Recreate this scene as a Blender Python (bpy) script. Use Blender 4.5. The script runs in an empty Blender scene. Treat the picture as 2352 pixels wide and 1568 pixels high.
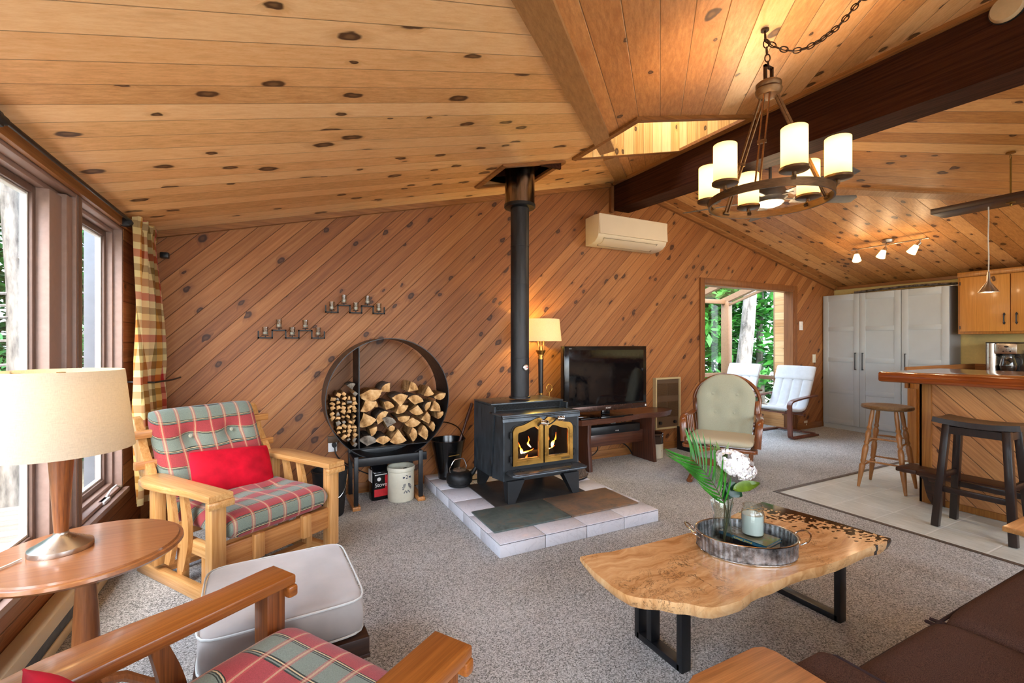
import bpy, bmesh, math, random
from mathutils import Vector, Matrix
S = bpy.context.scene
C = S.collection
R = math.radians
PI = math.pi
rng = random.Random(7)

# ------------------------------------------------------------------ mesh helpers
def T(x=0, y=0, z=0): return Matrix.Translation((x, y, z))
def RX(a): return Matrix.Rotation(R(a), 4, 'X')
def RY(a): return Matrix.Rotation(R(a), 4, 'Y')
def RZ(a): return Matrix.Rotation(R(a), 4, 'Z')
def frame(o, x, y, z):
    m = Matrix.Identity(4)
    for i, a in enumerate((Vector(x), Vector(y), Vector(z))):
        for j in range(3): m[j][i] = a[j]
    for j in range(3): m[j][3] = o[j]
    return m
# map a prism (drawn in x,y, extruded along +z) so that it is drawn in X,Z and extruded along +Y
XZ = frame((0, 0, 0), (1, 0, 0), (0, 0, 1), (0, -1, 0))   # extrudes toward -Y
YZ = frame((0, 0, 0), (0, 1, 0), (0, 0, 1), (1, 0, 0))    # drawn in Y,Z, extruded along +X

class MB:
    def __init__(s): s.bm = bmesh.new()
    def merge(s, t, M=None, mi=0):
        for f in t.faces: f.material_index = mi
        if M is not None: bmesh.ops.transform(t, matrix=M, verts=t.verts)
        me = bpy.data.meshes.new('t'); t.to_mesh(me); t.free()
        s.bm.from_mesh(me); bpy.data.meshes.remove(me)
        return s
    def box(s, c, sz, bev=0, M=None, mi=0, seg=2, rz=0, rx=0, ry=0):
        t = bmesh.new(); bmesh.ops.create_cube(t, size=1)
        bmesh.ops.scale(t, vec=sz, verts=t.verts)
        if bev: bmesh.ops.bevel(t, geom=list(t.edges), offset=bev, segments=seg, affect='EDGES', profile=.5, clamp_overlap=True)
        m = T(*c) @ RZ(rz) @ RY(ry) @ RX(rx)
        return s.merge(t, (M @ m) if M is not None else m, mi)
    def bb(s, x0, x1, y0, y1, z0, z1, bev=0, M=None, mi=0):
        return s.box(((x0+x1)/2, (y0+y1)/2, (z0+z1)/2), (abs(x1-x0), abs(y1-y0), abs(z1-z0)), bev, M, mi)
    def bar(s, p0, p1, w, h, up=(0, 0, 1), bev=0, M=None, mi=0):
        p0, p1 = Vector(p0), Vector(p1); d = p1-p0; L = d.length; x = d/L
        u = Vector(up); y = u.cross(x)
        if y.length < 1e-4: y = Vector((0, 1, 0)).cross(x)
        y.normalize(); z = x.cross(y)
        m = frame((p0+p1)/2, x, y, z)
        t = bmesh.new(); bmesh.ops.create_cube(t, size=1); bmesh.ops.scale(t, vec=(L, w, h), verts=t.verts)
        if bev: bmesh.ops.bevel(t, geom=list(t.edges), offset=bev, segments=2, affect='EDGES', profile=.5, clamp_overlap=True)
        return s.merge(t, (M @ m) if M is not None else m, mi)
    def raw(s, verts, faces, M=None, mi=0, weld=0):
        t = bmesh.new(); vs = [t.verts.new(v) for v in verts]
        for f in faces:
            try: t.faces.new([vs[i] for i in f])
            except ValueError: pass
        if weld: bmesh.ops.remove_doubles(t, verts=t.verts, dist=weld)
        bmesh.ops.recalc_face_normals(t, faces=t.faces)
        return s.merge(t, M, mi)
    def lathe(s, prof, c=(0, 0, 0), n=32, M=None, mi=0, sx=1, sy=1, wob=None):
        vs, fs = [], []
        for r, z in prof:
            for i in range(n):
                a = 2*PI*i/n; rr = r*(wob(a, z) if wob else 1)
                vs.append((rr*math.cos(a)*sx, rr*math.sin(a)*sy, z))
        k = len(prof)
        for j in range(k-1):
            for i in range(n):
                a, b = j*n+i, j*n+(i+1) % n
                fs.append((a, b, b+n, a+n))
        loop = tuple(prof[0]) == tuple(prof[-1]) or abs(prof[0][0]-prof[-1][0]) < 1e-9 and len(prof) > 3 and abs(prof[0][1]-prof[-1][1]) < .012 and prof[0][0] > .06
        if loop:
            for i in range(n):
                a, b = (k-1)*n+i, (k-1)*n+(i+1) % n; fs.append((a, b, (i+1) % n, i))
        elif prof[0][0] > 1e-6: fs.append(tuple(range(n-1, -1, -1)))
        if not loop and prof[-1][0] > 1e-6: fs.append(tuple(range((k-1)*n, k*n)))
        m = T(*c)
        return s.raw(vs, fs, (M @ m) if M is not None else m, mi, weld=1e-5)
    def cyl(s, p0, p1, r0, r1=None, n=20, M=None, mi=0):
        r1 = r0 if r1 is None else r1
        p0, p1 = Vector(p0), Vector(p1); d = p1-p0; L = d.length
        m = T(*p0) @ d.to_track_quat('Z', 'Y').to_matrix().to_4x4()
        if M is not None: m = M @ m
        return s.lathe([(r0, 0), (r1, L)], n=n, M=m, mi=mi)
    def turned(s, p0, p1, prof, n=16, M=None, mi=0):       # lathe profile along p0-p1, z in 0..1
        p0, p1 = Vector(p0), Vector(p1); d = p1-p0; L = d.length
        m = T(*p0) @ d.to_track_quat('Z', 'Y').to_matrix().to_4x4()
        if M is not None: m = M @ m
        return s.lathe([(r, z*L) for r, z in prof], n=n, M=m, mi=mi)
    def tube(s, pts, r, n=8, closed=False, M=None, mi=0, flat=1.0, rr=None, up=None):
        pts = [Vector(p) for p in pts]; k = len(pts); vs, fs = [], []
        nrm = None
        for i, p in enumerate(pts):
            a = pts[(i-1) % k] if (closed or i) else p
            b = pts[(i+1) % k] if (closed or i < k-1) else p
            t = (b-a).normalized()
            if up is not None: nrm = Vector(up)
            elif nrm is None: nrm = Vector((0, 0, 1)) if abs(t.z) < .9 else Vector((1, 0, 0))
            nrm = (nrm - t*nrm.dot(t)).normalized(); bn = t.cross(nrm)
            q = rr[i] if rr else r
            for j in range(n):
                an = 2*PI*j/n
                vs.append(p + nrm*math.cos(an)*q*flat + bn*math.sin(an)*q)
        for i in range(k if closed else k-1):
            for j in range(n):
                a, b = i*n+j, i*n+(j+1) % n; c2, d2 = ((i+1) % k)*n+j, ((i+1) % k)*n+(j+1) % n
                fs.append((a, b, d2, c2))
        if not closed: fs += [tuple(range(n-1, -1, -1)), tuple(range((k-1)*n, k*n))]
        return s.raw(vs, fs, M, mi)
    def prism(s, poly, h, M=None, mi=0, bev=0):
        t = bmesh.new(); k = len(poly)
        a = [t.verts.new((x, y, 0)) for x, y in poly]; b = [t.verts.new((x, y, h)) for x, y in poly]
        t.faces.new(a[::-1]); t.faces.new(b)
        for i in range(k): t.faces.new((a[i], a[(i+1) % k], b[(i+1) % k], b[i]))
        bmesh.ops.recalc_face_normals(t, faces=t.faces)
        if bev:
            es = [e for e in t.edges if abs(e.verts[0].co.z-e.verts[1].co.z) < 1e-6]
            bmesh.ops.bevel(t, geom=es, offset=bev, segments=2, affect='EDGES', profile=.5, clamp_overlap=True)
        return s.merge(t, M, mi)
    def ring(s, outer, inner, h, M=None, mi=0):             # flat frame between two outlines of equal count
        k = len(outer)
        vs = [(x, y, 0) for x, y in outer]+[(x, y, 0) for x, y in inner]+[(x, y, h) for x, y in outer]+[(x, y, h) for x, y in inner]
        fs = []
        for i in range(k):
            j = (i+1) % k
            fs += [(i, j, k+j, k+i), (2*k+i, 3*k+i, 3*k+j, 2*k+j), (i, 2*k+i, 2*k+j, j), (k+i, k+j, 3*k+j, 3*k+i)]
        return s.raw(vs, fs, M, mi)
    def cushion(s, w, d, h, M=None, mi=0, n=26, pw=7, pz=.42, corner=4, tufts=(), td=.03, pipe=0, sag=0, seed=0, lump=0):
        def q(i): return math.sin((i/n*2-1)*PI/2)
        vs, fs = [], []
        def pos(u, v, sg):
            cu = u*math.sqrt(max(0, 1-.5*abs(v)**(corner*2)*.12)); cv = v*math.sqrt(max(0, 1-.5*abs(u)**(corner*2)*.12))
            e = max(0, (1-abs(u)**pw))*max(0, (1-abs(v)**pw)); z = h/2*e**pz
            z -= sag*e*(1-u*u)*(1-v*v)*(1 if sg > 0 else 0)
            x, y = cu*w/2, cv*d/2
            for tx, ty in tufts:
                z -= td*math.exp(-((x-tx)**2+(y-ty)**2)/.0022)+td*.5*math.exp(-((x-tx)**2+(y-ty)**2)/.012)
            z = max(z, 0.0 if e <= 0 else .002)
            if lump: z += lump*math.sin(9*u+seed)*math.cos(7*v+seed*2)*e
            return (x, y, z*sg)
        for sg in (1, -1):
            b = len(vs)
            for j in range(n+1):
                for i in range(n+1): vs.append(pos(q(i), q(j), sg))
            for j in range(n):
                for i in range(n):
                    a = b+j*(n+1)+i; fs.append((a, a+1, a+n+2, a+n+1))
        s.raw(vs, fs, M, mi, weld=1e-4)
        if pipe:
            pts = [pos(q(i), -1, 1) for i in range(n)]+[pos(1, q(i), 1) for i in range(n)]+[pos(q(n-i), 1, 1) for i in range(n)]+[pos(-1, q(n-i), 1) for i in range(n)]
            s.tube([(x, y, 0) for x, y, z in pts], pipe, 6, True, M, mi)
        return s
    def sheet(s, f, nu, nv, th=0, M=None, mi=0):            # f(u,v)->point ; optional thickness
        P = [[Vector(f(i/nu, j/nv)) for i in range(nu+1)] for j in range(nv+1)]
        vs, fs = [], []
        def nrm(i, j):
            a = P[j][min(i+1, nu)]-P[j][max(i-1, 0)]; b = P[min(j+1, nv)][i]-P[max(j-1, 0)][i]
            c = a.cross(b); return c.normalized() if c.length > 1e-9 else Vector((0, 0, 1))
        for k in ((-.5, .5) if th else (0,)):
            for j in range(nv+1):
                for i in range(nu+1): vs.append(P[j][i]+(nrm(i, j)*th*k if th else Vector()))
        W = nu+1; N = W*(nv+1)
        for j in range(nv):
            for i in range(nu):
                a = j*W+i; fs.append((a, a+1, a+W+1, a+W))
                if th: fs.append((N+a, N+a+W, N+a+W+1, N+a+1))
        if th:
            for i in range(nu):
                fs += [(i, N+i, N+i+1, i+1), (nv*W+i, nv*W+i+1, N+nv*W+i+1, N+nv*W+i)]
            for j in range(nv):
                a, b = j*W, (j+1)*W; fs += [(a, b, N+b, N+a), (a+nu, N+a+nu, N+b+nu, b+nu)]
        return s.raw(vs, fs, M, mi)
    def build(s, name, mats, parent=None, label=None, cat=None, group=None, kind=None, M=None, ang=38):
        me = bpy.data.meshes.new(name); s.bm.to_mesh(me); s.bm.free()
        for m in (mats if isinstance(mats, (list, tuple)) else [mats]): me.materials.append(m)
        me.shade_smooth(); me.set_sharp_from_angle(angle=R(ang))
        o = bpy.data.objects.new(name, me); C.objects.link(o)
        if parent is not None: o.parent = parent
        if M is not None: o.matrix_local = M
        return tag(o, label, cat, group, kind)

def tag(o, label=None, cat=None, group=None, kind=None):
    if label: o['label'] = label
    if cat: o['category'] = cat
    if group: o['group'] = group
    if kind: o['kind'] = kind
    return o
def thing(name, label, cat, loc=(0, 0, 0), rz=0, group=None):
    o = bpy.data.objects.new(name, None); C.objects.link(o); o.empty_display_size = .1
    o.location = loc; o.rotation_euler = (0, 0, R(rz))
    return tag(o, label, cat, group)
def st(name, mb, mat, parent=None):
    return mb.build(name, mat, parent, kind=None if parent else 'structure')
def copy_tree(o, parent=None):
    c = o.copy(); C.objects.link(c)
    if parent is not None: c.parent = parent
    for ch in list(o.children): copy_tree(ch, c)
    return c
def text(name, body, size, M, mat, parent=None, ext=.0006, align='CENTER', shear=0, sx=1):
    cu = bpy.data.curves.new(name, 'FONT'); cu.body = body; cu.size = size; cu.extrude = ext
    cu.align_x = align; cu.align_y = 'CENTER'; cu.shear = shear
    cu.materials.append(mat)
    tmp = bpy.data.objects.new('tmp', cu); me = bpy.data.meshes.new_from_object(tmp)
    bpy.data.objects.remove(tmp); bpy.data.curves.remove(cu)
    if not me.materials: me.materials.append(mat)
    me.name = name; o = bpy.data.objects.new(name, me); C.objects.link(o)
    if parent is not None: o.parent = parent
    o.matrix_local = M @ Matrix.Diagonal((sx, 1, 1, 1))
    return o
# text facing -Y (toward the viewer of the back wall)
FY = frame((0, 0, 0), (1, 0, 0), (0, 0, 1), (0, -1, 0))
def curve_pts(P, n=8):                                       # Catmull-Rom through P
    P = [Vector(p) for p in P]; P = [P[0]*2-P[1]]+P+[P[-1]*2-P[-2]]; out = []
    for i in range(1, len(P)-2):
        a, b, c, d = P[i-1:i+3]
        for k in range(n):
            t = k/n
            out.append(.5*((2*b)+(c-a)*t+(2*a-5*b+4*c-d)*t*t+(3*b-a-3*c+d)*t**3))
    out.append(P[-2]); return out

# camera maths of the photograph, used to turn a measured pixel into a place
F_, CX_, HY_, CH_ = 1050., 1176., 786., 1.3
YAW = math.atan(536/1050.); CC, SS = math.cos(YAW), math.sin(YAW)
def ray(x, y):
    r = (x-CX_)/F_; return (r*CC+SS, -r*SS+CC, (HY_-y)/F_)
def onZ(x, y, z=0):
    q = ray(x, y); t = (z-CH_)/q[2]; return (q[0]*t, q[1]*t)
def onY(x, y, Y0):
    q = ray(x, y); t = Y0/q[1]; return (q[0]*t, CH_+q[2]*t)

# ------------------------------------------------------------------ material helpers
def lin(c):
    if isinstance(c, str): c = tuple(int(c[i:i+2], 16) for i in (1, 3, 5))
    if max(c) > 1.0: c = tuple(v/255 for v in c)
    return tuple((v/12.92 if v <= .04045 else ((v+.055)/1.055)**2.4) for v in c[:3])+(1,)
class NT:
    def __init__(s, name):
        s.m = bpy.data.materials.new(name); s.m.use_nodes = True; s.t = s.m.node_tree
        s.b = s.t.nodes['Principled BSDF']; s.o = s.t.nodes['Material Output']
        s.tc = None
    def n(s, ty, **k):
        nd = s.t.nodes.new(ty)
        for a, v in k.items(): setattr(nd, a, v)
        return nd
    def put(s, sock, v):
        if hasattr(v, 'is_linked') or isinstance(v, bpy.types.NodeSocket): s.t.links.new(v, sock)
        else: sock.default_value = v
    def coord(s, w='Object'):
        if s.tc is None: s.tc = s.n('ShaderNodeTexCoord')
        return s.tc.outputs[w]
    def math(s, op, a, b=None, c=None, clamp=False):
        nd = s.n('ShaderNodeMath', operation=op, use_clamp=clamp)
        for i, v in enumerate((a, b, c)):
            if v is not None: s.put(nd.inputs[i], v)
        return nd.outputs[0]
    def add(s, a, b): return s.math('ADD', a, b)
    def mul(s, a, b): return s.math('MULTIPLY', a, b)
    def sub(s, a, b): return s.math('SUBTRACT', a, b)
    def dot(s, a, v):
        nd = s.n('ShaderNodeVectorMath', operation='DOT_PRODUCT'); s.put(nd.inputs[0], a); nd.inputs[1].default_value = v
        return nd.outputs['Value']
    def vec(s, x, y, z=0):
        nd = s.n('ShaderNodeCombineXYZ')
        for i, v in enumerate((x, y, z)): s.put(nd.inputs[i], v)
        return nd.outputs[0]
    def sep(s, v):
        nd = s.n('ShaderNodeSeparateXYZ'); s.put(nd.inputs[0], v); return nd.outputs
    def noise(s, v, scale=1, detail=2, rough=.5, dist=0, dim='3D'):
        nd = s.n('ShaderNodeTexNoise', noise_dimensions=dim); s.put(nd.inputs['Vector'], v)
        nd.inputs['Scale'].default_value = scale; nd.inputs['Detail'].default_value = detail
        nd.inputs['Roughness'].default_value = rough; nd.inputs['Distortion'].default_value = dist
        return nd.outputs['Fac']
    def voro(s, v, scale=1, dim='3D', feat='F1', rnd=1):
        nd = s.n('ShaderNodeTexVoronoi', voronoi_dimensions=dim, feature=feat); s.put(nd.inputs['Vector'], v)
        nd.inputs['Scale'].default_value = scale; nd.inputs['Randomness'].default_value = rnd
        return nd.outputs
    def white(s, v, dim='1D'):
        nd = s.n('ShaderNodeTexWhiteNoise', noise_dimensions=dim)
        s.put(nd.inputs['W' if dim == '1D' else 'Vector'], v); return nd.outputs
    def rng(s, v, a, b, c=0, d=1, smooth=True):
        nd = s.n('ShaderNodeMapRange', interpolation_type='SMOOTHSTEP' if smooth else 'LINEAR', clamp=True)
        for i, q in zip((0, 1, 2, 3, 4), (v, a, b, c, d)): s.put(nd.inputs[i], q)
        return nd.outputs[0]
    def mix(s, f, a, b, mode='MIX'):
        nd = s.n('ShaderNodeMix', data_type='RGBA', blend_type=mode)
        s.put(nd.inputs[0], f); s.put(nd.inputs[6], a); s.put(nd.inputs[7], b)
        return nd.outputs[2]
    def ramp(s, f, stops, const=False):
        nd = s.n('ShaderNodeValToRGB'); cr = nd.color_ramp; cr.interpolation = 'CONSTANT' if const else 'LINEAR'
        while len(cr.elements) < len(stops): cr.elements.new(.5)
        for e, (p, c) in zip(cr.elements, stops): e.position = p; e.color = c
        s.put(nd.inputs[0], f); return nd.outputs[0]
    def bump(s, h, st_=.3, dist=.01):
        nd = s.n('ShaderNodeBump'); nd.inputs['Strength'].default_value = st_; nd.inputs['Distance'].default_value = dist
        s.put(nd.inputs['Height'], h); s.t.links.new(nd.outputs[0], s.b.inputs['Normal'])
    def base(s, c, rough=.5, metal=0, spec=.5, coat=0, sheen=0):
        s.put(s.b.inputs['Base Color'], c); s.put(s.b.inputs['Roughness'], rough); s.b.inputs['Metallic'].default_value = metal
        s.b.inputs['Specular IOR Level'].default_value = spec; s.b.inputs['Coat Weight'].default_value = coat
        s.b.inputs['Coat Roughness'].default_value = .12; s.b.inputs['Sheen Weight'].default_value = sheen
        return s.m

def plain(name, c, rough=.5, metal=0, spec=.5, coat=0, var=.06, scale=30, bump=0, emit=None, es=0, sheen=0, stretch=None):
    n = NT(name); col = lin(c)
    v = n.coord()
    if stretch:
        mp = n.n('ShaderNodeMapping'); n.put(mp.inputs[0], v); mp.inputs['Scale'].default_value = stretch; v = mp.outputs[0]
    f = n.noise(v, scale, 4, .6)
    dark = tuple(x*(1-var*2.2) for x in col[:3])+(1,); lt = tuple(min(1, x*(1+var*1.6)) for x in col[:3])+(1,)
    n.base(n.ramp(f, [(.3, dark), (.7, lt)]), n.rng(f, .2, .8, max(.02, rough-.05), min(1, rough+.06)), metal, spec, coat, sheen)
    if bump: n.bump(f, bump, .004)
    if emit: n.b.inputs['Emission Color'].default_value = lin(emit); n.b.inputs['Emission Strength'].default_value = es
    return n.m

def wood(name, U, V, w, light, mid, dark, knot='#3a1c0c', kn=.35, rough=.42, groove=.03, coat=0, kr=(.07, .2), gd=.75, tone=1.0, streak=.35, kst=1.7, spec=.45, spread=.8):
    n = NT(name); P = n.coord()
    u, v = n.dot(P, U), n.dot(P, V)
    W = tuple(Vector(U).cross(Vector(V))); q = n.dot(P, W)
    vv = n.math('DIVIDE', v, w); k = n.math('FLOOR', vv); fr = n.sub(vv, k)
    rn = n.white(n.add(k, .37)); r1 = rn['Value']; rc = n.sep(rn['Color'])
    u2 = n.add(u, n.mul(r1, 37.3))
    # knots
    pert = n.noise(n.vec(n.mul(u2, 14), n.mul(v, 22), 0), 1, 2)
    kv = n.vec(n.math('DIVIDE', u2, w*kst), n.add(n.add(vv, n.mul(k, 13.37)), n.mul(n.sub(pert, .5), .30)), 0)
    vo = n.voro(kv, 1, '2D'); d = vo['Distance']; cc = n.sep(vo['Color'])
    gate = n.math('LESS_THAN', cc[0], kn)
    Rk = n.rng(cc[1], 0, 1, kr[0], kr[1], False)
    core = n.mul(n.rng(n.math('DIVIDE', d, Rk), .75, 1.1, 1, 0), gate)
    inner = n.mul(n.rng(n.math('DIVIDE', d, Rk), .2, .6, 1, 0), gate)
    halo = n.mul(n.rng(n.math('DIVIDE', d, Rk), .9, 2.6, 1, 0), gate)
    # grain
    warp = n.mul(halo, .022)
    vg = n.add(v, warp); lowf = n.noise(n.vec(n.mul(u2, 1.1), n.mul(v, 7), q), 1, 2, .5)
    vg = n.add(vg, n.mul(lowf, .05))
    g1 = n.noise(n.vec(n.mul(u2, 1.6), n.mul(vg, 70), n.mul(q, 60)), 1, 4, .6)
    g2 = n.noise(n.vec(n.mul(u2, 8), n.mul(v, 330), n.mul(q, 300)), 1, 2, .6)
    blot = n.noise(n.vec(n.mul(u2, 2.2), n.mul(v, 11), 3.1), 1, 3, .6)
    stk = n.rng(blot, .58, .78, 0, streak)
    t = n.add(n.mul(n.sub(g1, .5), 1.0), n.mul(n.sub(r1, .5), spread)); t = n.add(t, n.mul(n.sub(g2, .5), .5)); t = n.add(t, .45)
    col = n.ramp(t, [(0, lin(light)), (.5, lin(mid)), (1, lin(dark))])
    col = n.mix(stk, col, lin(dark), 'MIX')
    hue = n.mix(n.mul(rc[1], .35), (1, 1, 1, 1), (1.0, .80, .66, 1)); col = n.mix(1.0, col, hue, 'MULTIPLY')
    col = n.mix(n.mul(halo, .42), col, lin(dark)); col = n.mix(n.mul(core, .93), col, lin(knot))
    col = n.mix(n.mul(inner, .16), col, lin(mid))
    if groove > 0:
        e = n.math('MINIMUM', fr, n.sub(1, fr)); gl = n.rng(e, 0, groove, 1, 0)
        gcol = tuple(x*.22 for x in lin(dark)[:3])+(1,)
        col = n.mix(n.mul(gl, gd), col, gcol)
        h = n.add(n.mul(gl, -1.0), n.mul(g1, .12))
    else:
        h = n.mul(g1, .2)
    if tone != 1.0: col = n.mix(1.0, col, (tone, tone, tone, 1), 'MULTIPLY')
    n.base(col, n.add(n.mul(g1, .15), rough-.07), 0, spec, coat)
    n.bump(h, .5, .004 if groove > 0 else .0012)
    return n.m
X_, Y_, Z_ = (1, 0, 0), (0, 1, 0), (0, 0, 1)
r2 = math.sqrt(.5)

def glass_pane(name, tint=(1, 1, 1, 1), refl=1.0):
    n = NT(name); n.t.nodes.remove(n.b)
    tr = n.n('ShaderNodeBsdfTransparent'); tr.inputs[0].default_value = tint
    gl = n.n('ShaderNodeBsdfGlossy'); gl.inputs['Roughness'].default_value = .02
    fr = n.n('ShaderNodeLayerWeight'); fr.inputs[0].default_value = .5
    fac = n.math('MULTIPLY_ADD', n.math('POWER', fr.outputs['Facing'], 3.5), .75*refl, .035*refl, clamp=True)
    mx = n.n('ShaderNodeMixShader'); n.t.links.new(fac, mx.inputs[0])
    n.t.links.new(tr.outputs[0], mx.inputs[1]); n.t.links.new(gl.outputs[0], mx.inputs[2]); n.t.links.new(mx.outputs[0], n.o.inputs[0])
    return n.m
def shade_mat(name, c, emit, es, weave=True):                # translucent fabric or frosted glass lamp shade
    n = NT(name); col = lin(c); P = n.coord()
    if weave:
        x = n.noise(n.vec(n.mul(n.sep(P)[0], 60), n.mul(n.sep(P)[1], 60), n.mul(n.sep(P)[2], 900)), 1, 2)
        y = n.noise(n.vec(n.mul(n.sep(P)[0], 900), n.mul(n.sep(P)[1], 900), n.mul(n.sep(P)[2], 30)), 1, 2)
        f = n.add(n.mul(x, .5), n.mul(y, .5))
        cc = n.ramp(f, [(.3, tuple(v*.78 for v in col[:3])+(1,)), (.6, col)])
    else: cc = col
    n.base(cc, .8 if weave else .35, 0, .3)
    n.b.inputs['Emission Color'].default_value = lin(emit); n.b.inputs['Emission Strength'].default_value = es
    tl = n.n('ShaderNodeBsdfTranslucent'); n.put(tl.inputs[0], cc)
    mx = n.n('ShaderNodeMixShader'); mx.inputs[0].default_value = .45
    n.t.links.new(n.b.outputs[0], mx.inputs[1]); n.t.links.new(tl.outputs[0], mx.inputs[2]); n.t.links.new(mx.outputs[0], n.o.inputs[0])
    return n.m
# ------------------------------------------------------------------ materials
M = {}
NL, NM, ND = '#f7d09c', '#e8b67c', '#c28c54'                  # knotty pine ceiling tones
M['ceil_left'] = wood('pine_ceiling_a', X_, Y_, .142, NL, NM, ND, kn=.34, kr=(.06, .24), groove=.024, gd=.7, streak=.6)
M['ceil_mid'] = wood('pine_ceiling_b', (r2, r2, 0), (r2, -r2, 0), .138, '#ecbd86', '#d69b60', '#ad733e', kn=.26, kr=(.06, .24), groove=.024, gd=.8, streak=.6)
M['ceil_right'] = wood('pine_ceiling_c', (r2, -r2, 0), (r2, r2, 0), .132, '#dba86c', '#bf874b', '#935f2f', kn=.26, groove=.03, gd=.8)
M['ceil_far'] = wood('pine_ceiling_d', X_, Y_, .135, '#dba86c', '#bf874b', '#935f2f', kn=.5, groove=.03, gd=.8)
M['wall_wood'] = wood('cedar_wall_boards', (r2, 0, r2), (r2, 0, -r2), .104, '#b57e4a', '#955f32', '#6c3e1f', kn=.17, kr=(.10, .26), groove=.04, gd=.8, rough=.5, streak=.4, spread=.45)
M['wall_side'] = wood('cedar_side_boards', Y_, Z_, .13, '#c08752', '#9a5f35', '#6b3a1c', kn=.3, groove=.04, streak=.8)
M['sun_wood'] = wood('pale_pine_boards', Y_, Z_, .11, '#f0cf9a', '#dcb079', '#b98550', kn=.3, groove=.05, gd=.5)
M['shaft_wood'] = wood('skylight_pine', Z_, X_, .11, '#f0d79a', '#e2bd76', '#b48843', kn=.3, groove=.05, gd=.5)
M['shaft_wood_y'] = wood('skylight_pine_side', Z_, Y_, .11, '#f0d79a', '#e2bd76', '#b48843', kn=.3, groove=.05, gd=.5)
M['trim'] = wood('trim_x', X_, Y_, 5, '#c99662', '#a9733f', '#7c4f28', kn=0, groove=0)
M['trim_y'] = wood('trim_y', Y_, X_, 5, '#c99662', '#a9733f', '#7c4f28', kn=0, groove=0)
M['edge_strip'] = plain('dark_carpet_edge_strip', '#5c5249', .6)
M['trim_z'] = wood('trim_z', Z_, X_, 5, '#b98555', '#97653a', '#6e4426', kn=0, groove=0)
M['trim_d'] = wood('trim_diagonal', (r2, r2, 0), (r2, -r2, 0), 5, '#cda06c', '#b38655', '#93683c', kn=0, groove=0)
M['beam'] = wood('dark_beam', Y_, Z_, 5, '#7a4528', '#4f2a18', '#2a140b', kn=.1, groove=0, rough=.7, streak=.9, spec=.12)
M['plank_dark'] = wood('dark_plank', Y_, X_, 5, '#714428', '#4c2b1a', '#2c170c', kn=0, groove=0)
M['oak_x'] = wood('yellow_pine_x', X_, Y_, 3, '#f2d4a2', '#e3b87e', '#bc8849', kn=0, groove=0, rough=.32, coat=.35, streak=.25)
M['oak_z'] = wood('yellow_pine_z', Z_, X_, 3, '#f2d4a2', '#dfb277', '#b98345', kn=0, groove=0, rough=.35, coat=.3, streak=.25)
M['oak_y'] = wood('yellow_pine_y', Y_, Z_, 3, '#ecc48c', '#d69f62', '#aa7038', kn=0, groove=0, rough=.4, coat=.2, streak=.3)
M['honey_x'] = wood('honey_pine_x', X_, Y_, 3, '#c88a45', '#a9682c', '#7d4519', kn=0, groove=0, rough=.3, coat=.4, streak=.3)
M['honey_z'] = wood('honey_pine_z', Z_, X_, 3, '#c07f40', '#985a28', '#5e3115', kn=0, groove=0, rough=.35, coat=.3, streak=.5)
M['honey_y'] = wood('honey_pine_y', Y_, Z_, 3, '#c07f40', '#985a28', '#5e3115', kn=0, groove=0, rough=.35, coat=.3, streak=.3)
M['maple'] = wood('brown_maple_top', X_, Y_, 3, '#b8804e', '#a0683a', '#86522c', kn=0, groove=0, rough=.3, coat=.5, streak=.15)
M['maple_z'] = wood('brown_maple_turned', Z_, X_, 3, '#a87044', '#8f5a33', '#6d4022', kn=0, groove=0, rough=.35, coat=.4, streak=.1)
M['oakstool'] = wood('golden_stool_wood', Z_, X_, 3, '#d0a06a', '#b8834c', '#8f6033', kn=0, groove=0, rough=.4, coat=.2, streak=.2)
M['stoolseat'] = wood('worn_stool_seat', X_, Y_, .09, '#a98a62', '#85653f', '#5f4426', kn=0, groove=.01, rough=.45)
M['espresso'] = wood('espresso_wood', Z_, X_, 3, '#40281e', '#2b1913', '#180d0a', kn=0, groove=0, rough=.35, coat=.3, streak=.2)
M['walnut_x'] = wood('walnut_slab', X_, Y_, 3, '#8c5a3e', '#6b402b', '#43241a', kn=0, groove=0, rough=.35, coat=.3, streak=.6)
M['walnut_z'] = wood('walnut_leg', Z_, Y_, 3, '#845138', '#613826', '#3c2016', kn=0, groove=0, rough=.4, coat=.2, streak=.6)
M['bar_boards'] = wood('bar_diagonal_boards', (0, r2, r2), (0, r2, -r2), .118, '#e2b27c', '#cb935c', '#9c683e', kn=.34, kr=(.09, .24), groove=.04, gd=.9, streak=.5)
M['bar_top'] = wood('bar_top_pine', Y_, X_, 3, '#c97b40', '#ab5c28', '#74330f', kn=.4, groove=0, rough=.16, coat=.9, streak=.5)
M['bar_trim'] = wood('bar_trim', Z_, Y_, 3, '#d19a53', '#b07a38', '#855321', kn=0, groove=0)
M['cab'] = wood('upper_cabinet_pine', Z_, Y_, 3, '#d59b4b', '#c08439', '#9a6427', knot='#2b1408', kn=.02, groove=0, rough=.38, coat=.25, streak=.1)
M['cabdoor'] = wood('cabinet_door_pine', Z_, Y_, .18, '#dba553', '#c58a3d', '#a66f2c', kn=.28, kr=(.06, .13), groove=0, rough=.38, coat=.25, streak=.15, spread=.2)
M['arm_wood'] = wood('side_table_boards', X_, Y_, .3, '#dea268', '#c98a50', '#8f5c30', kn=0, groove=0, rough=.4, streak=.9)
M['dark_frame'] = wood('ottoman_frame', X_, Z_, 3, '#6a4730', '#4a2f20', '#2c1a12', kn=0, groove=0, rough=.45)
M['glider'] = wood('oak_glider', Z_, X_, 3, '#b97a44', '#94582c', '#5f3216', kn=0, groove=0, rough=.3, coat=.4, streak=.3)
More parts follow.
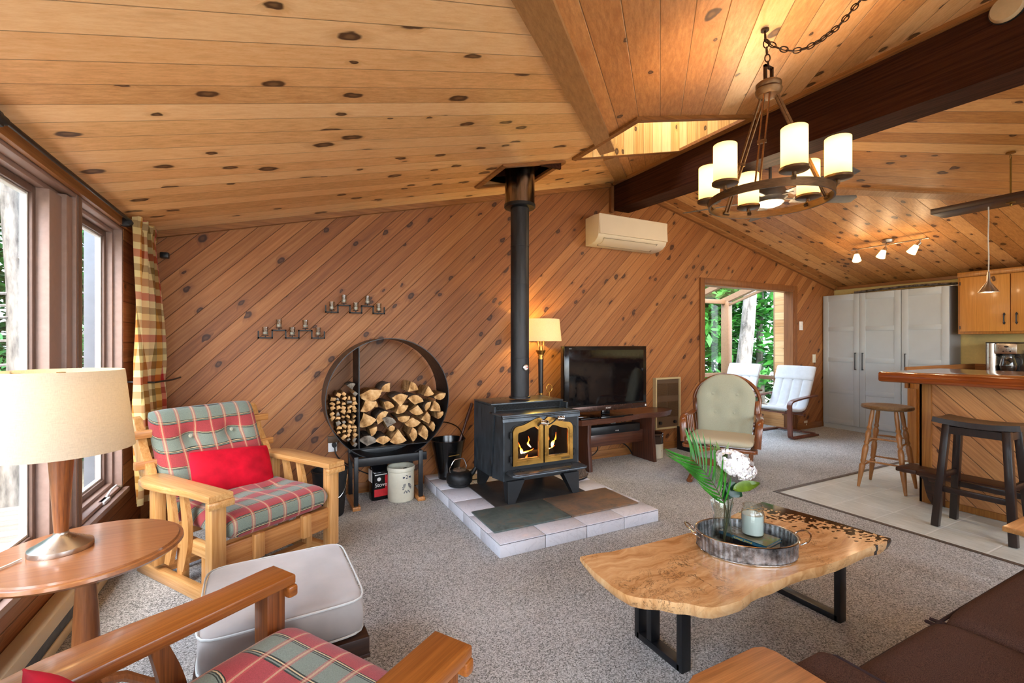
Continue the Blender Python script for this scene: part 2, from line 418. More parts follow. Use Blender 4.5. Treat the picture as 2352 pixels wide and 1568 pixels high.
M['bent'] = wood('bent_brown_veneer', Z_, X_, 3, '#9a5f42', '#7b442d', '#56291a', kn=0, groove=0, rough=.3, coat=.4, streak=.1)
M['frame_paint'] = plain('mauve_brown_paint', '#9c8378', .42, var=.05)
M['frame_dark'] = plain('brown_screen_frame', '#6e574c', .45, var=.05)
M['sun_frame'] = plain('tan_sunroom_frame', '#8a6b4d', .5, var=.06)
M['white_frame'] = plain('white_weatherstrip', '#dfe1e0', .5, var=.03)
M['rim_white'] = plain('white_trim_paint', '#e8e8e6', .45, var=.02)
M['black'] = plain('black_powder_coat', '#101114', .38, spec=.5, var=.1)
M['black_rough'] = plain('black_iron', '#18191b', .55, var=.15, bump=.1)
M['steel_gray'] = plain('stove_steel', '#3d4348', .42, metal=.35, var=.25, scale=9, stretch=(3, 3, 1))
M['stove_top'] = plain('stove_top_steel', '#50565b', .30, metal=.55, var=.25, scale=8)
M['pipe'] = plain('flue_pipe_steel', '#2c2c2f', .42, metal=.4, var=.25, scale=6, stretch=(3, 3, .7))
M['chrome'] = plain('chrome', '#c9c7c2', .14, metal=1, var=.03)
M['nickel'] = plain('brushed_nickel', '#b8b0a6', .3, metal=1, var=.02)
M['sleeve'] = plain('polished_sleeve', '#8a7c6e', .2, metal=1, var=.25, scale=5, stretch=(5, 5, .5))
M['brass'] = plain('gold_plated_door', '#b98b45', .3, metal=.9, var=.12, scale=12)
M['brass_d'] = plain('dark_brass', '#8a6a35', .35, metal=.9, var=.1)
M['bronze'] = plain('brushed_bronze', '#6b5138', .38, metal=.75, var=.15, stretch=(1, 1, 6))
M['chain'] = plain('dark_chain', '#38261c', .45, metal=.7, var=.1)
M['galv'] = None
M['wardrobe'] = plain('white_lacquer_doors', '#b6bfc3', .38, var=.015, scale=6)
M['wardrobe_d'] = plain('wardrobe_side_grey', '#8c8e90', .5, var=.02)
M['handle'] = plain('pewter_handle', '#55585a', .4, metal=.6, var=.05)
M['yellow_wall'] = plain('pale_yellow_paint', '#cdb877', .7, var=.03)
M['ac'] = plain('cream_ac_plastic', '#ddcfb6', .38, var=.01, scale=5)
M['ac_line'] = plain('ac_seam', '#7a6a52', .5)
M['screen'] = plain('black_screen_glass', '#06070a', .07, var=.02, spec=.6)
M['tvbez'] = plain('piano_black', '#0c0c0e', .12, var=.02)
M['tvstrip'] = plain('dark_brown_bezel', '#4a342c', .25, metal=.6, var=.03)
M['white_txt'] = plain('pale_lettering', '#d8d6d2', .5, var=.01)
M['blue_txt'] = plain('navy_stencil', '#28304a', .6, var=.1)
M['dark_txt'] = plain('dark_lettering', '#332a26', .5, var=.02)
M['yellow_txt'] = plain('yellow_lettering', '#d9c23c', .5, var=.02)
M['stoneware'] = plain('pale_stoneware', '#c6c2ae', .35, var=.06, scale=8)
M['stone_brown'] = plain('brown_glaze', '#3b2a20', .2, var=.15, scale=10)
M['stone_in'] = plain('stained_crock_inside', '#6a5334', .5, var=.2)
M['enamel'] = plain('black_enamel', '#0c0c0d', .18, var=.05)
M['rubber'] = plain('black_rubber_pail', '#151517', .55, var=.05)
M['iron'] = plain('cast_iron', '#232425', .45, metal=.5, var=.2, scale=40, bump=.2)
M['heater_cream'] = plain('cream_heater_frame', '#b8a57c', .45, var=.03)
M['heater_brown'] = plain('brown_heater_panel', '#58412c', .5, var=.03)
M['base_heater'] = plain('beige_baseboard_heater', '#c9b592', .45, var=.02)
M['outlet'] = plain('ivory_outlet', '#ddd6c0', .4, var=.01)
M['outlet_br'] = plain('brown_outlet', '#6e5330', .45, var=.02)
M['cord'] = plain('black_cord', '#0e0e0f', .5)
M['white_cord'] = plain('white_cord', '#cfc9bc', .5)
M['cloth_white'] = plain('white_cushion', '#c2c6c8', .85, var=.03, scale=15, sheen=.3)
M['sage'] = plain('sage_upholstery', '#a3a590', .9, var=.05, scale=200, sheen=.2)
M['beige_pad'] = plain('beige_seat_pad', '#b5ad94', .9, var=.05, scale=200)
M['red'] = plain('red_velvet', '#c00a26', .8, var=.14, scale=9, spec=.2)
M['brown_sofa'] = plain('brown_woven_upholstery', '#5a443c', .97, var=.33, scale=520, bump=.5, spec=.15)
M['brown_pipe'] = plain('plum_piping', '#2e1d1e', .9, var=.1)
M['grey_vel'] = plain('pale_grey_velvet', '#a09a95', .75, var=.06, scale=7, sheen=.6)
M['wax'] = plain('white_wax', '#c9cdca', .45, var=.02)
M['green_leaf'] = plain('palm_green', '#2a6d16', .42, var=.25, scale=14)
M['dark_leaf'] = plain('dark_glossy_leaf', '#15391f', .35, var=.2, scale=20)
M['olive_leaf'] = plain('olive_leaf', '#526a12', .4, var=.2, scale=25)
M['stem'] = plain('dark_green_stem', '#3a3a1a', .5, var=.2)
M['petal'] = plain('white_hydrangea', '#efeae9', .7, var=.05, scale=60)
M['petal_y'] = plain('flower_centre', '#c9d27c', .7, var=.1)
M['fan'] = plain('grey_fan_blade', '#6f6a64', .5, var=.1, scale=20)
M['fan_body'] = plain('pewter_fan_body', '#847c72', .35, metal=.6, var=.05)
M['plastic_w'] = plain('white_plastic', '#e3dfd6', .4, var=.01)
M['detector'] = plain('cream_detector', '#c7ab85', .45, var=.03)
M['book_blue'] = plain('blue_book_cover', '#2f6f8e', .35, var=.1)
M['book_dark'] = plain('dark_book_cover', '#17151c', .35, var=.2)
M['paper'] = plain('paper_pages', '#d8dccb', .7, var=.05, stretch=(1, 1, 90))
M['red_paint'] = plain('red_print', '#c21d25', .45, var=.1)
M['firewall'] = plain('soot_firebox', '#070605', .9, var=.2)
M['log_bark'] = plain('log_bark', '#5a4a3c', .9, var=.35, scale=40, bump=.8)
M['bark'] = plain('tree_bark', '#77726b', .9, var=.35, scale=11, bump=.9, stretch=(1, 1, .25))
M['leaves'] = plain('tree_leaves', '#3f8a34', .6, var=.6, scale=3)
M['leaves2'] = plain('fir_needles', '#3c7a3c', .7, var=.6, scale=4)
M['ground'] = plain('forest_ground', '#9a9078', .95, var=.3, scale=3)
M['deck'] = wood('deck_boards', X_, Y_, .14, '#b0a493', '#94897a', '#6e655a', kn=0, groove=.05)
M['fence_green'] = plain('olive_tarp', '#6a7440', .8, var=.1)
M['grey_siding'] = plain('grey_painted_post', '#6d747b', .6, var=.06, scale=8)
M['glass'] = glass_pane('window_glass', refl=.35)
M['glass_clear'] = glass_pane('clear_glass', (.93, .96, .94, 1), 1.6)
M['glass_votive'] = glass_pane('votive_glass', (.86, .84, .8, 1), 2.2)
M['glass_fire'] = glass_pane('stove_glass', (.75, .72, .7, 1), .6)
M['shade_linen'] = shade_mat('linen_shade', '#cfc6b4', '#ffb850', .10)
M['shade_white'] = shade_mat('white_lamp_shade', '#d8cfc6', '#ffcf8a', .12)
M['candle_glass'] = shade_mat('frosted_candle_glass', '#f0e2b4', '#ffe2a0', 1.7, False)
M['lit_bowl'] = shade_mat('lit_fan_glass', '#fff6e0', '#fff0d0', 3, False)
M['lit_spot'] = shade_mat('lit_spot_glass', '#ffe9c0', '#ffdf9e', 3, False)

def galvanized():
    n = NT('aged_galvanized'); P = n.coord(); x = n.noise(P, 22, 5, .7)
    c = n.ramp(x, [(.30, lin('#3a3634')), (.45, lin('#807e7c')), (.62, lin('#bcbfc2')), (.8, lin('#9a8460'))])
    n.base(c, .38, .8); return n.m
M['galv'] = galvanized()

def carpet():
    n = NT('speckled_berber_carpet'); P = n.coord()
    a = n.noise(P, 170, 3, .8); b = n.voro(P, 190)['Color']; bb = n.sep(b)[0]; lo = n.noise(P, 1.6, 3, .5)
    f = n.add(n.mul(a, .75), n.mul(bb, .28)); f = n.add(f, n.mul(n.sub(lo, .5), .18))
    c = n.ramp(f, [(.29, lin('#55544f')), (.40, lin('#8f908c')), (.50, lin('#bdbeba')), (.61, lin('#dcddda')), (.76, lin('#f5f5f2'))])
    n.base(c, .97, 0, .1); n.bump(f, .9, .012); return n.m
M['carpet'] = carpet()

def tilefloor():
    n = NT('vinyl_tile_floor'); P = n.coord(); sx = n.sep(P)
    w = .305
    ex = n.math('PINGPONG', n.add(sx[0], .07), w/2); ey = n.math('PINGPONG', n.add(sx[1], .04), w/2)
    e = n.math('MINIMUM', ex, ey); g = n.rng(e, .003, .007, 1, 0)
    st_ = n.noise(n.vec(n.mul(sx[0], 60), n.mul(sx[1], 7), 0), 1, 4, .65); bl = n.noise(P, 5, 3)
    f = n.add(n.mul(st_, .6), n.mul(bl, .4))
    c = n.ramp(f, [(.3, lin('#b2b8ae')), (.5, lin('#cbd1c9')), (.7, lin('#e0e6e0'))])
    c = n.mix(n.mul(g, .75), c, lin('#e4e9e4'))
    n.base(c, n.add(n.mul(bl, .1), .25), 0, .5); n.bump(n.mul(g, -1), .3, .002); return n.m
M['tilefloor'] = tilefloor()

def hearth_tile():
    n = NT('marbled_hearth_tile'); P = n.coord(); sx = n.sep(P)
    v = n.noise(P, 6, 6, .7, 1.6); ve = n.rng(n.math('ABSOLUTE', n.sub(v, .5)), 0, .025, 1, 0)
    c = n.mix(n.mul(ve, .28), lin('#e2e6ee'), lin('#a4a6b2')); c = n.mix(n.mul(n.noise(P, 3, 2), .25), c, lin('#d2d4dc'))
    n.base(c, .16, 0, .5); return n.m
M['tile_w'] = hearth_tile()
M['grout'] = plain('dark_grout', '#2e2c2e', .8)

def slate(name, c1, c2, c3):
    n = NT(name); P = n.coord(); a = n.noise(P, 7, 6, .7, .8); b = n.noise(P, 30, 4, .6)
    n.base(n.ramp(n.add(n.mul(a, .8), n.mul(b, .2)), [(.3, lin(c1)), (.5, lin(c2)), (.68, lin(c3))]), .42, 0, .5); n.bump(a, .35, .006); return n.m
M['slate_a'] = slate('green_slate', '#3b4644', '#5c6a66', '#7c6450')
M['slate_b'] = slate('rust_slate', '#4c4f4a', '#7a6552', '#9c7350')
M['slate_c'] = slate('black_floor_plate', '#232322', '#33312f', '#403c38')

def stripe(n, v, per, off, items):
    """value per band along v: items = [(start,end,colour)] in metres inside a period"""
    f = n.math('FRACT', n.math('DIVIDE', n.add(v, off), per)); return f
def plaid():
    n = NT('red_green_plaid'); P = n.coord(); s = n.sep(P)
    y = n.sub(s[0], n.mul(s[2], 1.0)); x = s[1]
    per = .172
    fy = n.math('FRACT', n.math('DIVIDE', n.add(y, 20.138), per))
    G, Rd, CR, DK = lin('#7a867a'), lin('#a04244'), lin('#c9b68e'), lin('#2c322b')
    band = n.ramp(fy, [(0, Rd), (.42, DK), (.445, G), (.465, DK), (.485, CR), (.505, DK), (.53, G), (.90, DK), (.915, G), (.93, DK), (.95, CR), (.97, DK), (.985, Rd)], True)
    fx = n.math('FRACT', n.math('DIVIDE', n.add(x, 20.02), .088))
    pink = n.rng(n.math('ABSOLUTE', n.sub(fx, .5)), .10, .13, 1, 0); creamx = n.rng(n.math('ABSOLUTE', n.sub(fx, .5)), .03, .05, 1, 0)
    c = n.mix(n.mul(pink, .42), band, lin('#c25a52')); c = n.mix(n.mul(creamx, .5), c, lin('#cdb98e'))
    w = n.noise(P, 420, 2, .6); c = n.mix(.22, c, n.ramp(w, [(.3, (.02, .02, .02, 1)), (.7, (1, 1, 1, 1))]), 'OVERLAY')
    n.base(c, .9, 0, .2, sheen=.2); n.bump(w, .3, .002); return n.m
M['plaid'] = plaid()
def gingham():
    n = NT('gold_red_check_curtain'); uv = n.sep(n.coord('UV')); u, v = uv[0], uv[1]
    cu = n.ramp(n.math('FRACT', n.math('DIVIDE', u, .36)), [(0, lin('#e8dcae')), (.16, lin('#d9a23c')), (.34, lin('#a87a3e')), (.46, lin('#efe6c0')), (.62, lin('#d2364a')), (.76, lin('#efe6c0')), (.9, lin('#8b7a48'))], True)
    cv = n.ramp(n.math('FRACT', n.math('DIVIDE', v, .27)), [(0, lin('#efe2b2')), (.16, lin('#b9793a')), (.34, lin('#f0dfa4')), (.5, lin('#a5834c')), (.66, lin('#eedfae')), (.82, lin('#c04a30'))], True)
    c = n.mix(.5, cu, cv); c = n.mix(.45, c, n.mix(1.0, cu, cv, 'MULTIPLY'))
    n.base(c, .85, 0, .2, sheen=.2)
    tl = n.n('ShaderNodeBsdfTranslucent'); n.put(tl.inputs[0], c); mx = n.n('ShaderNodeMixShader'); mx.inputs[0].default_value = .35
    n.t.links.new(n.b.outputs[0], mx.inputs[1]); n.t.links.new(tl.outputs[0], mx.inputs[2]); n.t.links.new(mx.outputs[0], n.o.inputs[0])
    return n.m
M['gingham'] = gingham()
def endgrain(name, a, b, c):
    n = NT(name); P = n.coord(); s = n.sep(P)
    rad = n.math('SQRT', n.add(n.mul(n.add(s[0], .02), n.add(s[0], .02)), n.mul(n.add(s[2], .03), n.add(s[2], .03))))
    rg = n.math('SINE', n.add(n.mul(rad, 900), n.mul(n.noise(P, 30, 3), 5))); bl = n.noise(P, 18, 4, .6)
    f = n.add(n.mul(rg, .045), bl); n.base(n.ramp(f, [(.3, lin(c)), (.5, lin(b)), (.72, lin(a))]), .85, 0, .2); n.bump(bl, .5, .004); return n.m
M['log_end'] = endgrain('split_log_end', '#e6c291', '#c79a64', '#7f5730')
M['log_side'] = endgrain('split_log_side', '#c79f6e', '#a07648', '#66452a')
M['log_grey'] = endgrain('weathered_log', '#b0a79a', '#857a6c', '#4b4138')
def slab():
    n = NT('live_edge_maple_slab'); P = n.coord(); s = n.sep(P)
    lo = n.noise(P, 2.2, 3, .5, .6)
    vg = n.add(n.mul(s[1], 30), n.mul(lo, 9))
    g = n.noise(n.vec(n.mul(s[0], 3), vg, 0), 1, 5, .65); f2 = n.noise(n.vec(n.mul(s[0], 40), n.mul(s[1], 220), 0), 1, 2)
    sp = n.noise(P, 5.5, 6, .75, 2.2); line = n.rng(n.math('ABSOLUTE', n.sub(sp, .5)), 0, .018, 1, 0); lm = n.rng(n.noise(P, 2.6, 2), .42, .56)
    t = n.add(n.mul(g, .85), n.mul(f2, .15)); t = n.add(t, n.mul(n.sub(lo, .5), .6))
    c = n.ramp(t, [(.25, lin('#e8c290')), (.45, lin('#d4a46e')), (.6, lin('#b88450')), (.8, lin('#845632'))])
    c = n.mix(n.mul(n.mul(line, lm), .8), c, lin('#2e1c12'))
    # dark resin with broken wood fragments along the right end
    edge = n.noise(P, 11, 4, .6); q = n.add(n.add(s[0], n.mul(s[1], .35)), n.mul(n.sub(edge, .5), .07))
    full = n.rng(q, .60, .612); frag = n.rng(q, .38, .61)
    vd = n.sep(n.voro(n.vec(n.mul(s[0], 62), n.mul(s[1], 95), 0), 1, '2D')['Color'])[0]
    spots = n.math('LESS_THAN', vd, n.mul(frag, .62)); m = n.math('MAXIMUM', full, spots)
    c = n.mix(m, c, lin('#0f0d0c')); nz = n.sep(n.coord('Normal'))[2]
    n.base(c, n.rng(m, 0, 1, .27, .06), 0, .5, .4); return n.m
M['slab'] = slab()

def flame(name, a, b, s1):
    n = NT(name); z = n.sep(n.coord('Generated'))[2]
    c = n.ramp(z, [(0, lin(a)), (.45, lin(b)), (1, lin('#ff3a08'))])
    n.b.inputs['Base Color'].default_value = (0, 0, 0, 1); n.put(n.b.inputs['Emission Color'], c); n.b.inputs['Emission Strength'].default_value = s1
    return n.m
M['flame'] = flame('fire_flame', '#fff2c0', '#ff9a30', 4.0)
M['ember'] = flame('glowing_ember', '#ff4010', '#d81c06', 1.2)

def candle_mat():
    m = M['candle_glass']; nt = m.node_tree; b = nt.nodes['Principled BSDF']
    tc = nt.nodes.new('ShaderNodeTexCoord'); sp = nt.nodes.new('ShaderNodeSeparateXYZ'); nt.links.new(tc.outputs['Generated'], sp.inputs[0])
    nd = nt.nodes.new('ShaderNodeValToRGB'); cr = nd.color_ramp
    for e, (p, c) in zip([cr.elements[0], cr.elements.new(.3), cr.elements.new(.85), cr.elements[-1]], [(0, (1, .62, .16, 1)), (.3, (1, .86, .55, 1)), (.85, (1, .9, .62, 1)), (1, (1, .66, .2, 1))]): e.position = p; e.color = c
    nt.links.new(sp.outputs[2], nd.inputs[0]); nt.links.new(nd.outputs[0], b.inputs['Emission Color']); b.inputs['Emission Strength'].default_value = .75
candle_mat()
# ------------------------------------------------------------------ the room
XL, XR, YB, YF = -.88, 7.82, 4.12, -3.0
RX0 = 3.5
def zl(x): return 2.29+.242*x
def zr(x): return zl(RX0)-.226*(x-RX0)
def zc(x): return zl(x) if x < RX0 else zr(x)

def clip(poly, a, b, c):                                    # keep a*x+b*y<=c
    out = []
    for i in range(len(poly)):
        p, q = poly[i], poly[(i+1) % len(poly)]
        dp, dq = a*p[0]+b*p[1]-c, a*q[0]+b*q[1]-c
        if dp <= 0: out.append(p)
        if (dp < 0 < dq) or (dq < 0 < dp):
            t = dp/(dp-dq); out.append((p[0]+(q[0]-p[0])*t, p[1]+(q[1]-p[1])*t))
    return out
def cut(polys, r):
    x0, x1, y0, y1 = r; out = []
    for p in polys:
        for seq in (((1, 0, x0),), ((-1, 0, -x1),), ((-1, 0, -x0), (1, 0, x1), (0, 1, y0)), ((-1, 0, -x0), (1, 0, x1), (0, -1, -y1))):
            q = p
            for s_ in seq: q = clip(q, *s_) if q else q
            if len(q) > 2: out.append(q)
    return out
SKY = (2.17, 3.30, 2.38, 3.06)
FLU = (1.56, 2.06, 3.17, 3.67)
def ceil(name, poly, mat, holes=()):
    ps = [poly]
    for h in holes: ps = cut(ps, h)
    mb = MB()
    for p in ps:
        k = len(p); vs = [(x, y, zc(x)) for x, y in p]+[(x, y, zc(x)+.06) for x, y in p]
        fs = [tuple(range(k)), tuple(range(2*k-1, k-1, -1))]+[(i, (i+1) % k, k+(i+1) % k, k+i) for i in range(k)]
        mb.raw(vs, fs)
    return st(name, mb, mat)
DG = -.58
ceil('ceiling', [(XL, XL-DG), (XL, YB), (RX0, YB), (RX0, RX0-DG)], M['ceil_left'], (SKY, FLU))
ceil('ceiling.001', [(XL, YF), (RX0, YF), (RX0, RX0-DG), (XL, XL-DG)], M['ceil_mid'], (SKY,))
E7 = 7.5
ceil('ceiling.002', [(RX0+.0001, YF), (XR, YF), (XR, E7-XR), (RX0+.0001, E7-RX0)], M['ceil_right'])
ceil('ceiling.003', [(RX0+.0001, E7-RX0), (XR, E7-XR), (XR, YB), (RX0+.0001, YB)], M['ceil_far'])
# floor
fl = MB(); fl.bb(XL-.1, 3.85, YF, YB+.1, -.08, 0); fl.bb(3.85, XR+.1, 2.5, YB+.1, -.08, 0); fl.bb(4.75, 6.95, YB+.1, 5.4, -.08, 0); st('floor', fl, M['carpet'])
ft = MB(); ft.bb(3.85, XR+.1, YF, 2.5, -.08, -.002); st('floor.001', ft, M['tilefloor'])
tr = MB(); tr.bb(3.835, 3.865, YF, 2.515, -.01, .006, .002); st('trim_1', tr, M['edge_strip'])
tr = MB(); tr.bb(3.865, 6.1, 2.485, 2.515, -.01, .006, .002); st('trim_2', tr, M['edge_strip'])
# diagonal cover strips on the ceiling
def strip(name, x0, x1, sgn, cst, w, mat):
    mb = MB(); h = w*r2*1.0; vs = []
    for dz in (-.022, 0.0):
        for x in (x0, x1):
            for s_ in (-1, 1):
                xx = x+s_*h/2; y = (x-cst if sgn > 0 else cst-x) - s_*h/2*(1 if sgn > 0 else -1)
                vs.append((xx, y, zc(xx)+dz))
    mb.raw(vs, [(0, 1, 3, 2), (4, 6, 7, 5), (0, 4, 5, 1), (2, 3, 7, 6), (0, 2, 6, 4), (1, 5, 7, 3)]); return st(name, mb, mat)
strip('trim_3', -.8, 2.40, 1, DG, .12, M['trim_d'])
strip('trim_4', 2.56, 3.36, 1, DG, .12, M['trim_d'])
strip('trim_5', 3.70, 7.75, -1, E7, .11, M['trim_d'])
# ridge beam
mb = MB(); vs = []
for y, zb in ((YF, 2.585), (YB-.005, 2.80)):
    for x, z in ((3.38, zb), (3.62, zb), (3.62, zl(RX0)-.005), (3.38, zl(3.38)-.004)): vs.append((x, y, z if z == zb else z))
mb.raw(vs, [(0, 1, 2, 3), (4, 7, 6, 5), (0, 4, 5, 1), (1, 5, 6, 2), (2, 6, 7, 3), (3, 7, 4, 0)]); st('ridge_beam', mb, M['beam'])
mb = MB(); mb.bar((3.365, YF+.01, zl(3.365)-.018), (3.365, YB-.05, zl(3.365)-.018), .028, .03); st('trim_6', mb, M['trim_y'])
mb = MB(); mb.bb(3.335, 3.375, YB-.045, YB-.002, 2.77, zl(3.335)-.03); st('trim_7', mb, M['trim_z'])
# rake mouldings on the back wall
mb = MB(); mb.bar((XL+.01, YB-.02, zl(XL)-.022), (3.33, YB-.02, zl(3.33)-.022), .036, .044); st('trim_8', mb, M['trim'])
mb = MB(); mb.bar((3.66, YB-.02, zr(3.66)-.022), (XR-.02, YB-.02, zr(XR)-.022), .036, .044); st('trim_9', mb, M['trim'])
mb = MB(); mb.bar((XR-.015, YF, zr(XR)-.02), (XR-.015, YB-.05, zr(XR)-.02), .028, .04); st('trim_10', mb, M['trim_y'])
mb = MB(); mb.bar((XL+.012, YF, zl(XL)-.028), (XL+.012, YB-.05, zl(XL)-.028), .022, .05); st('trim_11', mb, M['trim_y'])
# skylight shaft and its trim
x0, x1, y0, y1 = SKY
mb = MB(); mb.bb(x0-.03, x0+.003, y0-.03, y1+.03, zc(x0)+.061, 4.0); mb.bb(x0, x0+.003, y0, y1, zc(x0)-.02, zc(x0)+.07); mb.bb(x1-.003, x1+.03, y0-.03, y1+.03, zc(x1)+.061, 4.0); mb.bb(x1-.003, x1, y0, y1, zc(x1)-.02, zc(x1)+.07); st('wall_skylight', mb, M['shaft_wood_y'])
mb = MB()
for ya, yb in ((y0-.0, y0+.003), (y1-.003, y1), (y0-.03, y0), (y1, y1+.03)):
    dz_ = -.02 if yb-ya < .01 else .061
    k = [(x0, zc(x0)+dz_), (x1, zc(x1)+dz_), (x1, 4.0), (x0, 4.0)]
    mb.prism(k, yb-ya, frame((0, ya, 0), (1, 0, 0), (0, 0, 1), (0, 1, 0)))
st('wall_skylight.001', mb, M['shaft_wood'])
mb = MB()
t_ = .04
mb.bar((x0-t_/2, y0-t_, zc(x0-.02)-.012), (x0-t_/2, y1+t_, zc(x0-.02)-.012), t_, .026)
mb.bar((x1+t_/2-.005, y0-t_, zc(x1)-.012), (x1+t_/2-.005, y1+t_, zc(x1)-.012), t_, .026)
mb.bar((x0, y0-t_/2, zc(x0)-.012), (x1, y0-t_/2, zc(x1)-.012), t_, .026)
mb.bar((x0, y1+t_/2, zc(x0)-.012), (x1, y1+t_/2, zc(x1)-.012), t_, .026)
st('trim_12', mb, M['trim'])
wk = thing('window_1', None, None, ((x0+x1)/2, (y0+y1)/2, 4.0)); wk['kind'] = 'structure'
g = MB(); g.box((0, 0, 0), (x1-x0+.02, y1-y0+.02, .008)); g.build('pane', M['glass'], wk)
# walls
def wallpoly(name, parts, mat, M_): 
    mb = MB()
    for p in parts: mb.prism(p, .12, M_)
    return st(name, mb, mat)
BK = frame((0, YB+.12, 0), (1, 0, 0), (0, 0, 1), (0, -1, 0))
OX0, OX1, OZ = 4.87, 6.76, 2.06
wallpoly('wall_back', [[(XL-.12, 0), (OX0, 0), (OX0, zc(OX0)+.03), (RX0, zc(RX0)+.03), (XL-.12, zc(XL)+.03)],
                       [(OX0, OZ), (OX1, OZ), (OX1, zc(OX1)+.03), (OX0, zc(OX0)+.03)],
                       [(OX1, 0), (XR+.1, 0), (XR+.1, zc(XR)+.03), (OX1, zc(OX1)+.03)]], M['wall_wood'], BK)
mb = MB(); mb.bb(XR, XR+.1, YF, YB, 0, zr(XR)+.05); st('wall_right', mb, M['yellow_wall'])
# front wall behind the camera; its large unseen windows are added to brighten the room
mb = MB()
for a, b, c, d in ((XL, -.3, 0, 3.2), (-.3, 3.3, 0, .12), (-.3, 3.3, 2.5, 3.2), (3.3, 3.9, 0, 3.2), (3.9, 7.1, 0, .12), (3.9, 7.1, 2.5, 3.2), (7.1, XR, 0, 3.2)):
    mb.bb(a, b, YF-.12, YF, c, d)
st('wall_front', mb, M['wall_side'])
for i, (a, b) in enumerate(((-.3, 3.3), (3.9, 7.1))):
    w = thing('window_%d' % (2+i), None, None, ((a+b)/2, YF-.06, .12)); w['kind'] = 'structure'
    f = MB(); L = b-a
    for zz in (.03, 2.35): f.box((0, 0, zz), (L, .09, .06))
    for q in range(4): f.box((-L/2+.03+q*(L-.06)/3, 0, 1.19), (.06, .09, 2.38))
    f.build('window_frame', M['frame_paint'], w)
    g = MB(); g.box((0, 0, 1.19), (L-.05, .006, 2.3)); g.build('pane', M['glass'], w)
# left wall with its row of windows
WZ0, WZ1 = .38, 2.03
wins = [(3.02, 3.72), (1.20, 2.98), (-.78, 1.14), (-2.86, -.84)]
mb = MB()
mb.bb(XL-.14, XL, YF, YB, 0, WZ0); mb.bb(XL-.14, XL, YF, YB, WZ1, zl(XL)+.04)
for a, b in ((3.72, YB), (1.14, 1.20), (-.84, -.78), (YF, -2.86)): mb.bb(XL-.14, XL, a, b, WZ0, WZ1)
st('wall_left', mb, M['wall_side'])
mb = MB(); mb.bb(XL-.14, XL+.001, 2.98, 3.02, WZ0, WZ1); st('trim_14', mb, M['frame_dark'])
for i, (a, b) in enumerate(wins):
    w = thing('window_%d' % (4+i), None, None, (XL, (a+b)/2, WZ0)); w['kind'] = 'structure'; L = b-a; H = WZ1-WZ0
    f = MB()
    def rect(f, xa, xb, y0_, y1_, z0_, z1_, t):
        f.bb(xa, xb, y0_, y0_+t, z0_, z1_, .003); f.bb(xa, xb, y1_-t, y1_, z0_, z1_, .003)
        f.bb(xa, xb, y0_+t, y1_-t, z0_, z0_+t, .003); f.bb(xa, xb, y0_+t, y1_-t, z1_-t, z1_, .003)
    h = L/2
    rect(f, -.135, -.002, -h, h, 0, H, .022)
    rect(f, -.115, -.045, -h+.022, h-.022, .022, H-.022, .022)
    f.build('window_frame', M['frame_paint'], w)
    sh = MB(); tt = .032
    far = .18 if i == 1 else 0        # the fixed light stops short of the casement by a built-up post
    rect(sh, -.105, -.075, -h+.046, h-.046-far, .046, H-.046, tt); sh.build('sash', M['frame_dark'], w)
    wh = MB(); rect(wh, -.112, -.088, -h+.046+tt, h-.046-tt-far, .046+tt, H-.046-tt, .012); wh.build('glazing_bead', M['white_frame'], w)
    if far:
        p = MB(); p.bb(-.12, -.03, h-.046-far, h-.044, .044, H-.044, .004); p.bb(-.12, -.012, h-.10, h-.03, .03, H-.03, .004); p.bb(-.12, -.05, h-.046-far+.03, h-.046-far+.055, .03, H-.03, .003)
        p.build('mullion', M['frame_paint'], w)
    g = MB(); g.bb(-.102, -.096, -h+.05+tt, h-.05-tt-far, .05+tt, H-.05-tt); g.build('pane', M['glass'], w)
    s_ = MB(); s_.bb(-.13, .03, -h-.01, h+.01, -.03, .0, .004); s_.build('window_sill', M['frame_paint'], w)
    if i == 0:
        c = MB(); c.box((-.01, .02, .012), (.035, .11, .02), .006); c.tube([(-.01, .06, .025), (-.005, .12, .045), (0, .2, .05), (.0, .29, .02)], .006, 8); c.build('crank_handle', M['white_frame'], w)
# casing of the sunroom opening
mb = MB()
mb.bb(OX0-.075, OX0, YB-.02, YB-.001, 0, OZ+.07, .003); mb.bb(OX1, OX1+.07, YB-.02, YB-.001, 0, OZ+.07, .003); mb.bb(OX0, OX1, YB-.02, YB-.001, OZ, OZ+.07, .003)
mb.bb(OX0, OX0+.018, YB-.01, YB+.13, 0, OZ); mb.bb(OX1-.018, OX1, YB-.01, YB+.13, 0, OZ); mb.bb(OX0+.018, OX1-.018, YB-.01, YB+.13, OZ-.018, OZ)
st('door_1', mb, M['trim_z'])
# baseboards
mb = MB(); mb.bb(2.5, OX0-.08, YB-.014, YB-.001, 0, .09, .003); st('baseboard_back', mb, M['trim'])
mb = MB(); mb.bb(OX1+.075, XR-.36, YB-.014, YB-.001, 0, .09, .003); st('baseboard_back.001', mb, M['trim'])
mb = MB(); mb.bb(XL+.05, 1.15, YB-.014, YB-.001, 0, .09, .003); st('baseboard_back.002', mb, M['trim'])

